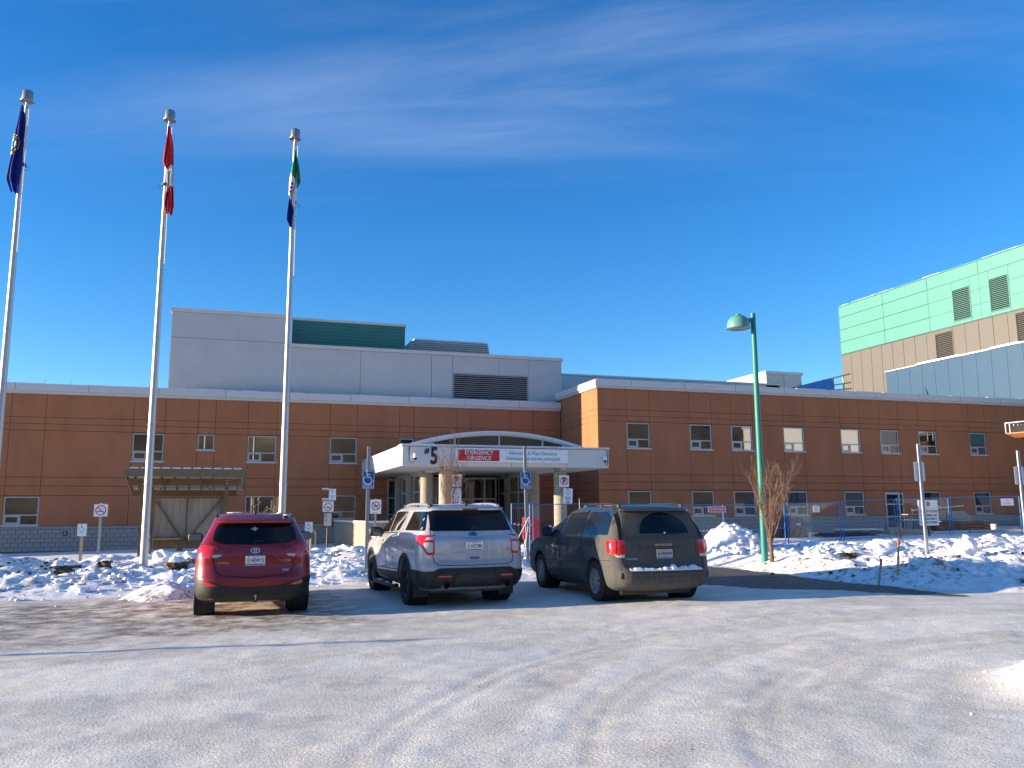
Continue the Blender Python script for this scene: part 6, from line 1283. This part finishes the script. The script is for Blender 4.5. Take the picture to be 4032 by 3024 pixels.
# bollards
t = thing('bollard', 'cream domed concrete bollard beside the middle flagpole, in front of the shelter', 'bollard', (-2.95, 33.4, 0)); MB().lathe([(.14, -.2), (.14, .78), (.125, .88), (.08, .95), (0, .97)], 20).build('post', mat('bollard_cream', (.46, .42, .33), .8, noise=.1), t, True); MB().lathe([(.141, .64), (.146, .645), (.146, .70), (.141, .705)], 20).build('band', M['steel_dk'], t, True)
t = thing('hoop_barrier', 'short bent metal hoop behind the small sign right of the red suv', 'barrier', (3.10, 35.1, 0)); MB().tube([(-.10, 0, -.1), (-.10, 0, .75), (-.07, 0, .86), (0, 0, .92), (.06, 0, .86), (.08, 0, .75), (.08, 0, -.1)], .03, 10).build('hoop', mat('hoop_yellow', (.48, .42, .28), .6), t, True)
# right-hand signs seen from behind
def back_sign(x, y, ztop, zc, label):
    t = thing('sign_post', label, 'sign', (x, y, 0), 0, 'sign posts seen from behind'); t.rotation_euler = (0, R(-.5), 0); upost(t, surf(x, y)-.3, ztop, holes=False)
    MB().prism([(a, zc+b) for a, b in rrect(.305, .455, .03)], .034, .038).build('sign_back', mat('bare_aluminium', (.58, .60, .63), .5, metal=.25), t)
back_sign(15.45, 15.95, 3.18, 2.53, 'sign post with blank grey back on the right snow bank'); back_sign(18.6, 16.0, 3.08, 2.46, 'sign post with blank grey back at the right edge')
# ------------------------------------------------------------ smoking shelter
SH = thing('smoking_shelter', 'open timber shelter with a corrugated back wall left of the red suv', 'shelter')
for x in (-3.23, -.28): MB().box(x-.075, x+.075, 34.33, 34.48, -.1, 2.66).build('front_post', M['wood'], SH)
for x in (-3.1, -.42): MB().box(x-.075, x+.075, 36.6, 36.75, -.1, 2.3).build('rear_post', M['wood'], SH)
MB().box(-3.75, .24, 34.22, 34.32, 2.66, 2.92).build('front_beam', M['beam'], SH); MB().box(-3.85, .10, 36.48, 36.58, 2.30, 2.53).build('rear_beam', M['beam'], SH)
rf = MB(); rf.add([(-3.82, 33.75, 3.22), (.42, 33.75, 3.22), (.30, 37.1, 2.56), (-3.9, 37.1, 2.56), (-3.82, 33.75, 3.26), (.42, 33.75, 3.26), (.30, 37.1, 2.60), (-3.9, 37.1, 2.60)], [(0, 1, 2, 3), (4, 5, 6, 7), (0, 1, 5, 4), (1, 2, 6, 5), (2, 3, 7, 6), (3, 0, 4, 7)]); rf.build('roof_sheet', M['corr'], SH)
for i in range(12): x = -3.7+i*.36; MB().bar((x, 33.74, 3.285), (x-.01, 37.0, 2.63), .03, .03).build('roof_rib', M['corr'], SH)
sn = MB()
for i in range(11): x = -3.66+i*.36; sn.add([(x, 33.70, 3.262), (x+.30, 33.70, 3.262), (x+.30, 37.0, 2.61), (x, 37.0, 2.61), (x+.02, 33.72, 3.31), (x+.28, 33.72, 3.31), (x+.28, 37.0, 2.66), (x+.02, 37.0, 2.66)], [(0, 1, 5, 4), (4, 5, 6, 7), (1, 2, 6, 5), (3, 0, 4, 7)])
tag(sn.build('roof_snow', M['snowcap'], SH), kind='stuff')
x = -3.80
for w_ in (.62, .9, .75, .55, .8, .6): MB().box(x, min(x+w_-.006, .40), 33.68, 33.735, 2.97, 3.24).build('fascia_board', M['wood'], SH); x += w_
for x in (-3.82, .40): MB().bar((x, 33.75, 3.10), (x-.06, 37.1, 2.46), .04, .22).build('barge_board', M['wood'], SH)
for i in range(9): x = -3.55+i*.46; MB().bar((x, 33.76, 3.10), (x-.02, 37.0, 2.46), .04, .14).build('rafter', M['wood'], SH)
for a, b in (((-2.21, 34.20, 2.90), (-3.30, 34.20, 1.85)), ((-1.26, 34.20, 2.90), (-.22, 34.20, 1.83))): MB().bar(a, b, .04, .14, (0, -1, 0)).build('brace', M['beam'], SH)
for x, z in ((-2.25, 2.86), (-2.45, 2.66), (-3.25, 1.90), (-1.22, 2.86), (-1.05, 2.68), (-.27, 1.88), (-3.23, 2.86), (-3.23, 2.73), (-.28, 2.86), (-.28, 2.73)): MB().lathe([(0, .015), (.03, .012), (.03, 0)], 10, Matrix.Translation((x, 34.175, z)) @ Matrix.Rotation(R(90), 4, 'X')).build('bolt_washer', M['galv'], SH)
cw = MB(); x = -3.0
for i in range(11): cw.box(x, x+.235, 36.76, 36.78, .05, 2.25); cw.box(x+.205, x+.235, 36.72, 36.76, .05, 2.25); x += .24
for i in range(11): MB().box(-3.0+i*.24, -3.0+i*.24+.236, 36.765, 36.785, .25, 2.25).build('wall_sheet', M['corr'], SH); MB().box(-3.0+i*.24+.2, -3.0+i*.24+.232, 36.735, 36.764, .25, 2.25).build('wall_rib', M['corr'], SH)
for p_ in (((-3.05, 36.68, 2.24), (-.45, 36.68, 2.24)), ((-3.05, 36.68, .62), (-.45, 36.68, .62)), ((-1.78, 36.68, .3), (-1.78, 36.68, 2.2)), ((-2.95, 36.66, 2.1), (-2.0, 36.66, .7)), ((-.55, 36.66, 2.1), (-1.6, 36.66, .7))): MB().bar(*p_, .05, .16, (0, -1, 0)).build('wall_stud', M['wood'], SH)
for x0, y0, x1, y1 in ((-3.16, 34.5, -3.16, 36.6),): MB().box(x0-.01, x0+.01, y0, y1, .3, 1.1).build('side_sheet', M['corr'], SH)
for i in range(3): MB().box(-3.0, -1.95, 36.0+i*.15, 36.13+i*.15, .60, .64).build('bench_slat', M['lightwood'], SH)
for i in range(12): MB().box(-2.95+i*.21, -2.95+i*.21+.2, 36.70, 36.73, .22, .55).build('base_board', M['wood'], SH)
t = thing('ash_bucket', 'small dark bucket on the shelter floor behind the red suv', 'bucket', (-1.95, 35.9, .16)); MB().lathe([(0, 0), (.12, 0), (.15, .22), (.16, .23), (.13, .22), (.11, .02)], 16).build('bucket_body', M['steel_dk'], t, True)
# ------------------------------------------------------------ trees
def tree(name, label, x, y, z0, H, stems, spread, seed, m1, m2, trunk=.5, r0=.05, cat='tree'):
    rnd = random.Random(seed); t = thing(name, label, cat, (x, y, z0)); tr = MB(); br = MB(); tw = MB()
    tr.tube([(0, 0, -.25), (.01, 0, trunk*.5), (.0, .01, trunk)], [r0*1.25, r0*1.05, r0], 10)
    def limb(p, d, L, r_, lvl):
        n = 6; pts = [p]; q = p.copy(); dd = d.copy()
        for i in range(n):
            dd = (dd+Vector((rnd.gauss(0, .10), rnd.gauss(0, .10), rnd.gauss(.07, .05)))).normalized(); q = q+dd*L/n; pts.append(q.copy())
        rr = [max(r_*(1-.75*i/n), .0016 if H < 3 else .003) for i in range(n+1)]; (br if lvl < 2 else tw).tube(pts, rr, 6 if lvl < 2 else 4)
        if lvl < 3:
            k = ([7, 5, 3] if H < 3 else [6, 4, 3])[lvl]
            for i in range(k):
                u = .22+.76*(i+rnd.random()*.7)/k; j = min(int(u*n), n-1); b = pts[j].lerp(pts[j+1], u*n-j); t_ = (pts[j+1]-pts[j]).normalized()
                a = Vector((rnd.gauss(0, 1), rnd.gauss(0, 1), rnd.gauss(0, .3))).normalized(); nd = (t_+a*.55+Vector((0, 0, .35))).normalized(); limb(b, nd, L*rnd.uniform(.30, .52)*(1-.3*u), rr[j]*.55, lvl+1)
    for i in range(stems):
        a = 2*math.pi*i/stems+rnd.random()*.6; s_ = spread*rnd.uniform(.5, 1.1); d = Vector((math.cos(a)*s_, math.sin(a)*s_, 1)).normalized(); limb(Vector((0, 0, trunk*rnd.uniform(.75, 1))), d, (H-trunk)*rnd.uniform(.70, 1.0), r0*.31, 0)
    limb(Vector((0, 0, trunk)), Vector((-.05, 0, 1)), (H-trunk), r0*.5, 0)
    tr.build('trunk', m1, t, True); br.build('branches', m1, t, True); tag(tw.build('twigs', m2, t, fix=False), kind='stuff'); return t
tz = surf(12.72, 18.15); tree('bare_tree', 'bare vase-shaped young tree with reddish trunk in front of the teal lamp post', 12.72, 18.15, tz, 2.35, 10, .46, 5, M['bark'], M['twig'], .50, .052)
tz = surf(6.32, 25.2); tree('bare_tree', 'thin bare grey tree in front of the entrance canopy', 6.32, 25.2, tz, 3.05, 7, .17, 9, M['bark'], M['bark'], .6, .040)
def weeds(x, y, label, n=9, h=1.6):
    t = thing('dry_weeds', label, 'weeds', (x, y, surf(x, y))); mb = MB(); r_ = random.Random(3)
    for i in range(n):
        a, b = r_.gauss(0, .18), r_.gauss(0, .1); H = h*r_.uniform(.7, 1); mb.tube([(a, b, -.1), (a+r_.gauss(0, .03), b, H*.6), (a+r_.gauss(0, .06), b, H)], [.006, .005, .003], 4)
        for j in range(6): q = H-.05*j; mb.tube([(a, b, q), (a+r_.gauss(0, .05), b+r_.gauss(0, .04), q+.05)], [.006, .01], 4)
    mb.build('stalks', M['grass'], t)
weeds(.98, 27.5, 'tall dry weeds sticking up behind the red suv roof', 8, 1.75)
# ------------------------------------------------------------ entrance bits
t = thing('drop_box', 'red metal drop box with sloped top in front of the entrance', 'drop box', (10.35, 29.3, 0), R(-14))
o_ = MB().prism([(-.30, .62), (.30, .62), (.30, 1.25), (.16, 1.42), (-.30, 1.42)], -.22, .22, axis='y').build('box', M['newred'], t); bevel_mesh(o_.data, .015, 2)
MB().box(-.27, -.02, -.226, -.219, 1.24, 1.33).build('label_plate', mat('label_pink', (.75, .30, .25), .5), o_); MB().box(-.24, -.05, -.228, -.220, 1.10, 1.18).build('label_strip', M['lblue'], o_); MB().lathe([(0, .0), (.03, 0), (.03, .01)], 12, Matrix.Translation((-.14, -.235, 1.14)) @ Matrix.Rotation(R(-90), 4, 'X')).build('label_disc', M['red'], o_)
MB().box(-.24, .24, -.18, .18, .0, .62).build('pedestal', M['concrete'], t)
# ------------------------------------------------------------ construction fence
def fence_panel(a, b, z0a, z0b, h, label):
    ax, ay = a; bx, by = b; L_ = math.hypot(bx-ax, by-ay); t = thing('fence_panel', label, 'fence', (ax, ay, 0), math.atan2(by-ay, bx-ax), 'blue construction fence panels'); sl = (z0b-z0a)/L_; z = lambda x, k: z0a+sl*x+k; r_ = .022
    MB().tube([(.04, 0, z(0, -.15)), (.04, 0, z(0, h))], r_, 8).build('fence_post', M['fenceblue'], t); MB().tube([(L_-.04, 0, z(L_, -.15)), (L_-.04, 0, z(L_, h))], r_, 8).build('fence_post', M['fenceblue'], t)
    for k in (h, h*.40, .05): MB().tube([(.04, 0, z(.04, k)), (L_-.04, 0, z(L_-.04, k))], .018, 6).build('fence_rail', M['fenceblue'], t)
    w = MB(); x = .12
    while x < L_-.08: w.bar((x, 0, z(x, .06)), (x, 0, z(x, h-.01)), .004, .004, (0, 1, 0)); x += .075
    k = .12
    while k < h: w.bar((.05, .003, z(.05, k)), (L_-.05, .003, z(L_-.05, k)), .004, .004); k += .2
    tag(w.build('wire_mesh', M['wire'], t, fix=False), kind='stuff'); return t
FP = [((9.27, 28.5), .14, 1.78), ((10.12, 28.6), .15, 1.74), ((13.0, 28.9), .20, 1.68), ((15.8, 29.2), .23, 1.62), ((18.6, 29.5), .26, 1.58), ((21.1, 29.0), .28, 1.55), ((24.6, 30.0), .34, 1.64), ((28.0, 30.55), .42, 1.65), ((31.5, 31.0), .48, 1.68), ((34.8, 30.1), .52, 1.67), ((37.9, 29.6), .56, 1.67)]
names_ = ['narrow blue fence panel beside the red drop box', 'blue fence panel in front of the right canopy column', 'blue fence panel hidden mostly behind the minivan roof', 'blue fence panel with red striped tape right of the minivan', 'blue fence panel behind the bare tree', 'blue fence panel right of the teal lamp post', 'blue fence panel with a paper notice, in front of the glazed door', 'blue fence panel behind the white engine notice board', 'blue fence panel with a paper notice in front of the lumber pile', 'last blue fence panel at the right edge']
for i in range(len(FP)-1):
    (a, z0, h), (b, z1, h2) = FP[i], FP[i+1]; fence_panel((a[0]+.03, a[1]), (b[0]-.03, b[1]), z0, z1, (h+h2)/2, names_[i])
def paper(name, x, y, z, w, h, lines, label, m, tm, rz=0):
    t = thing(name, label, 'notice', (x, y, z), rz); p = MB().box(-w/2, w/2, -.004, 0, -h/2, h/2).build('sheet', m, t)
    for s_, dz, q in lines: g = text_mb(s_, q, .002, depth=.0006, sx=.9); to_xz(g, 0, -.0052, dz); g.build('lettering', tm, p)
    return t
greyp = mat('faded_print', (.42, .40, .45), .7)
paper('paper_notice', 22.9, 29.42, 1.66, .40, .27, [('NO', .05, .08), ('PARKING', -.05, .08)], 'white no-parking paper on the fence right of the lamp post', M['paper'], greyp, R(14)); paper('paper_notice', 34.1, 30.2, 1.93, .62, .32, [('NO', .06, .10), ('PARKING', -.06, .10)], 'white no-parking paper on the fence in front of the lumber pile', M['paper'], greyp, R(-12)); paper('paper_notice', 16.2, 29.2, 1.68, .42, .30, [('NO', .05, .08), ('PARKING', -.05, .08)], 'white no-parking paper on the fence at the right edge of the minivan roof', M['paper'], greyp, R(3))
t = paper('no_trespassing_sign', 18.2, 29.42, 1.66, .82, .22, [], 'red no-trespassing sign on the fence right of the minivan', M['white'], M['white'], R(3)); p_ = t.children[0]; MB().box(-.385, .385, -.006, -.0045, -.085, .085).build('red_field', M['red'], p_); g = text_mb('NO TRESPASSING', .105, .002, depth=.0006, sx=.84); to_xz(g, 0, -.0075, 0); g.build('lettering', M['white'], p_)
# striped tape
def tape(x0, x1, y, z0, z1, label, sag=.0, h=.07):
    t = thing('barrier_tape', label, 'tape', (0, 0, 0)); n = int((x1-x0)/.075); w_ = MB(); r_ = MB()
    for i in range(n):
        a, b = x0+(x1-x0)*i/n, x0+(x1-x0)*(i+1)/n; f_ = lambda q: z0+(z1-z0)*q-sag*math.sin(math.pi*q); za, zb = f_(i/n), f_((i+1)/n); sk_ = .03; (w_ if i % 2 else r_).add([(a, y, za), (b, y, zb), (b+sk_, y, zb+h), (a+sk_, y, za+h)], [(0, 1, 2, 3)])
    w_.build('white_stripes', M['white'], t); r_.build('red_stripes', M['red'], t)
tape(15.9, 18.55, 29.12, .80, .82, 'red and white striped tape along the fence right of the minivan'); tape(9.3, 10.05, 28.45, 1.18, 1.12, 'red and white tape left of the red drop box', .03); tape(10.7, 12.0, 28.62, 1.08, .98, 'red and white tape sagging right of the red drop box', .06)
# notice board
t = thing('site_notice_board', 'white shut-off-engines board with an oval emblem on the fence', 'notice board', (30.0, 30.75, 1.46), R(5)); p_ = MB().box(-.58, .58, -.012, 0, -.55, .55).build('board', M['white'], t)
for a, b, c, d in ((-.60, .60, .55, .575), (-.60, .60, -.575, -.55), (-.605, -.58, -.55, .55), (.58, .605, -.55, .55)): MB().box(a, b, -.018, .01, c, d).build('board_frame', M['paper'], p_)
g = disc2d(.13, 24, 1, .78); to_xz(g, .0, -.013, .40); g.build('emblem', mat('emblem_dark', (.02, .035, .015), .5), p_); g = text_mb('PCL', .12, .004, depth=.0006); to_xz(g, 0, -.0155, .40); g.build('emblem_letters', M['yellow'], p_)
for s_, dz, q, m, sx_ in (('CONSTRUCTION LEADERS', .21, .06, M['galv'], .9), ('SHUT OFF ENGINES', .06, .17, M['red'], .74), ('OF EQUIPMENT AND', -.12, .135, M['black'], .80), ('VEHICLES WHEN IN', -.275, .135, M['black'], .80), ('POSITION OR PARKED', -.43, .135, M['black'], .74)): g = text_mb(s_, q, .005 if q > .1 else .001, depth=.0006, sx=sx_); to_xz(g, 0, -.0145, dz); g.build('lettering', m, p_)
MB().box(-.05, .05, .012, .06, -1.1, .3).build('board_leg', M['wood'], t)
# stakes
def stake(x, y, h, lean, label):
    t = thing('survey_stake', label, 'stake', (x, y, surf(x, y)-.1)); t.rotation_euler = (R(3), R(lean), 0); MB().box(-.018, .018, -.012, .012, 0, h).build('shaft', M['lightwood'], t); MB().box(-.0195, .0195, -.0135, .0135, h-.14, h+.002).build('painted_tip', mat('marking_pink', (.75, .10, .09), .6), t)
stake(12.25, 14.0, .62, 10, 'shorter survey stake with a red tip leaning on the right snow bank'); stake(12.75, 14.0, .82, 4, 'taller survey stake with a red tip on the right snow bank')
t = thing('marker_flag', 'small orange marker flag in the snow before the fence', 'flag', (27.2, 29.6, .45)); MB().tube([(0, 0, -.2), (-.06, 0, .55)], .008, 5).build('wire', M['lightwood'], t); MB().prism([(-.02, .0), (.16, -.02), (.10, .32), (.0, .42)], -.004, .004).build('cloth', mat('flag_orange', (.45, .12, .05), .8), t)
# ------------------------------------------------------------ building materials by the right wing
def stack(name, label, cat, x, y, z, w, d, n, m, th=.045, gap=.02, rz=0, jitter=.06):
    t = thing(name, label, cat, (x, y, z), rz); zz = 0
    for i in range(n):
        k = 0; yy = -d/2
        while yy < d/2-.05:
            bw = .14; j = random.uniform(-jitter, jitter); MB().box(-w/2+j, w/2+j, yy, yy+bw-.008, zz, zz+th).build('plank', m, t); yy += bw
        zz += th+.004
        if i % 3 == 2: 
            for xx in (-w*.4, 0, w*.4): MB().box(xx-.04, xx+.04, -d/2, d/2, zz, zz+gap).build('spacer', M['lightwood'], t)
            zz += gap
    return t
stack('lumber_pile', 'long dark pile of stacked planks behind the fence', 'lumber', 36.2, 35.2, .5, 3.6, .84, 9, mat('dark_plank', (.16, .085, .05), .85, noise=.3, nscale=3)); stack('lumber_pile', 'low stack of pale planks on the snow left of the lumber pile', 'lumber', 31.4, 33.6, .45, 2.6, .56, 3, M['lightwood']); stack('lumber_pile', 'snow-dusted stack of boards below the glazed door', 'lumber', 29.3, 34.5, .42, 2.5, .7, 3, mat('grey_plank', (.28, .20, .16), .85, noise=.2))
t = thing('board_on_snow', 'snow cover on the boards below the glazed door', 'snow cover', (29.3, 34.5, .62)); o_ = MB().box(-1.2, 1.15, -.36, .36, 0, .06).build('snow_layer', M['snowcap'], t); bevel_mesh(o_.data, .025, 2)
t = thing('plywood_sheet', 'grey plywood sheets leaning on the wall behind the right fence', 'plywood', (38.9, 36.9, .45)); 
for i in range(3): MB().add([(-1.9+.1*i, -.0-.04*i, 0), (.75+.12*i, 0-.04*i, 0), (.25+.1*i, .9-.04*i, 1.05), (-1.7+.1*i, .9-.04*i, 1.05), (-1.9+.1*i, .025-.04*i, 0), (.75+.12*i, .025-.04*i, 0), (.25+.1*i, .925-.04*i, 1.05), (-1.7+.1*i, .925-.04*i, 1.05)], [(0, 1, 2, 3), (4, 5, 6, 7), (0, 1, 5, 4), (1, 2, 6, 5), (2, 3, 7, 6), (3, 0, 4, 7)]).build('sheet', M['ply'], t)
t = thing('work_bench', 'dark steel work frame with shelves behind the notice board', 'work frame', (34.6, 35.4, .45))
for x in (-1.1, .0, 1.1): MB().tube([(x, 0, 0), (x, 0, 1.25)], .025, 6).build('leg', M['steel_dk'], t)
for z, m in ((.55, M['wood']), (.88, M['lightwood'])): MB().box(-1.6, 1.3, -.2, .3, z, z+.04).build('shelf', m, t)
MB().bar((-1.2, -.1, 1.12), (2.2, -.1, 1.34), .04, .06).build('long_bar', M['galv'], t); MB().box(-1.5, 1.2, -.2, .3, .60, .64).build('snow_dusting', M['snowcap'], t)
t = thing('white_pail', 'small white pail beside the lumber pile', 'pail', (36.9, 33.6, .50)); MB().lathe([(0, 0), (.12, 0), (.14, .34), (.15, .35), (.12, .34)], 16).build('pail_body', M['paper'], t, True)
t = thing('plank_on_snow', 'pale timber beam lying on the snow before the lumber pile', 'beam', (35.4, 32.6, .47), R(2)); MB().box(-1.2, 1.2, -.08, .08, 0, .14).build('timber', M['ply'], t)
t = thing('plank_on_snow', 'brown timber lying on the snow below the plywood sheets', 'beam', (38.4, 33.2, .47), R(-2)); MB().box(-1.6, 1.6, -.08, .08, 0, .09).build('timber', mat('brown_timber', (.26, .14, .08), .85, noise=.2), t)
t = thing('folded_barrier', 'dark blue plastic barrier leaning by the wall behind the bare tree', 'barrier', (24.6, 33.6, .32)); o_ = MB().prism([(-1.0, 0), (1.0, 0), (.70, .95), (-.75, .95)], -.05, .05).build('panel', M['membrane'], t); MB().prism([(-.6, .05), (.3, .05), (.25, .4), (-.5, .4)], -.065, -.051).build('recess', M['dark'], o_); MB().box(.35, .58, -.056, -.051, .60, .68).build('label_sticker', M['paper'], o_)
t = thing('cardboard_box', 'brown cardboard box standing on the blue barrier by the wall', 'box', (24.9, 34.3, 1.0)); o_ = MB().box(-.30, .20, -.2, .2, .25, .85).build('carton', mat('cardboard', (.30, .19, .10), .85), t); MB().box(-.1, .15, -.206, -.2, .35, .48).build('carton_label', M['paper'], o_)
t = thing('membrane_rolls', 'flat dark blue folded sheeting on the snow by the block wall', 'sheeting', (27.6, 33.4, .38)); 
for i in range(3): o_ = MB().box(-1.6+.2*i, 1.5-.25*i, -.5, .5, .06*i, .06*i+.055).build('fold', M['membrane'], t); bevel_mesh(o_.data, .015, 2)
# boom lift basket at the right edge
t = thing('lift_basket', 'orange work-platform basket with white rails at the right edge', 'lift basket', (41.55, 35.2, 5.72), R(8)); mh = .62
o_ = MB().add([(-.75, -.7, 0), (1.9, -.7, 0), (1.9, .7, 0), (-.75, .7, 0), (-.45, -.5, -.22), (1.9, -.5, -.30), (1.9, .5, -.30), (-.45, .5, -.22), (-.75, -.7, .06), (1.9, -.7, .06), (1.9, .7, .06), (-.75, .7, .06)], [(4, 5, 6, 7), (0, 1, 5, 4), (1, 2, 6, 5), (2, 3, 7, 6), (3, 0, 4, 7), (8, 9, 10, 11), (0, 1, 9, 8), (1, 2, 10, 9), (2, 3, 11, 10), (3, 0, 8, 11)]).build('platform', M['orange'], t)
for x in np.arange(-.72, 1.9, .37):
    for y in (-.66, .66): MB().tube([(x, y, .06), (x, y, mh)], .03, 6).build('rail_post', M['paper'], t)
for y in (-.66, .66): MB().tube([(-.72, y, mh), (1.9, y, mh)], .025, 6).build('top_rail', M['paper'], t)
MB().tube([(-.72, -.66, mh), (-.72, .66, mh)], .025, 6).build('top_rail', M['paper'], t); MB().box(-.6, 1.8, -.4, .4, .07, .45).build('load', M['dark'], t); MB().bar((1.0, 0, -.2), (3.2, .3, -4.9), .25, .3).build('lift_arm', M['steel_dk'], t)
MB().box(1.9, 4.3, -.5, 1.1, -4.9, -4.3).build('chassis', M['orange'], t)
for x in (2.3, 3.9):
    for y in (-.5, 1.1): MB().lathe([(0, -.15), (.38, -.15), (.42, -.1), (.42, .1), (.38, .15), (0, .15)], 20, Matrix.Translation((x, y, -4.78)) @ Matrix.Rotation(R(90), 4, 'X')).build('wheel', M['rubber'], t, True)
# unseen block added past the right edge to brighten upper window reflections
t = thing('reflection_block', 'unseen white-topped block added beyond the right edge for bright upper window reflections', 'reflection block', (0, 0, 0)); MB().box(46, 52, 8, 24.2, .6, 3.3).build('lower_unit', M['membrane'], t); MB().box(46, 52, 8, 24.2, 3.31, 9.2).build('upper_unit', M['white'], t); MB().box(45.9, 52.1, 7.9, 24.3, 9.21, 9.4).build('roof', M['coping'], t)
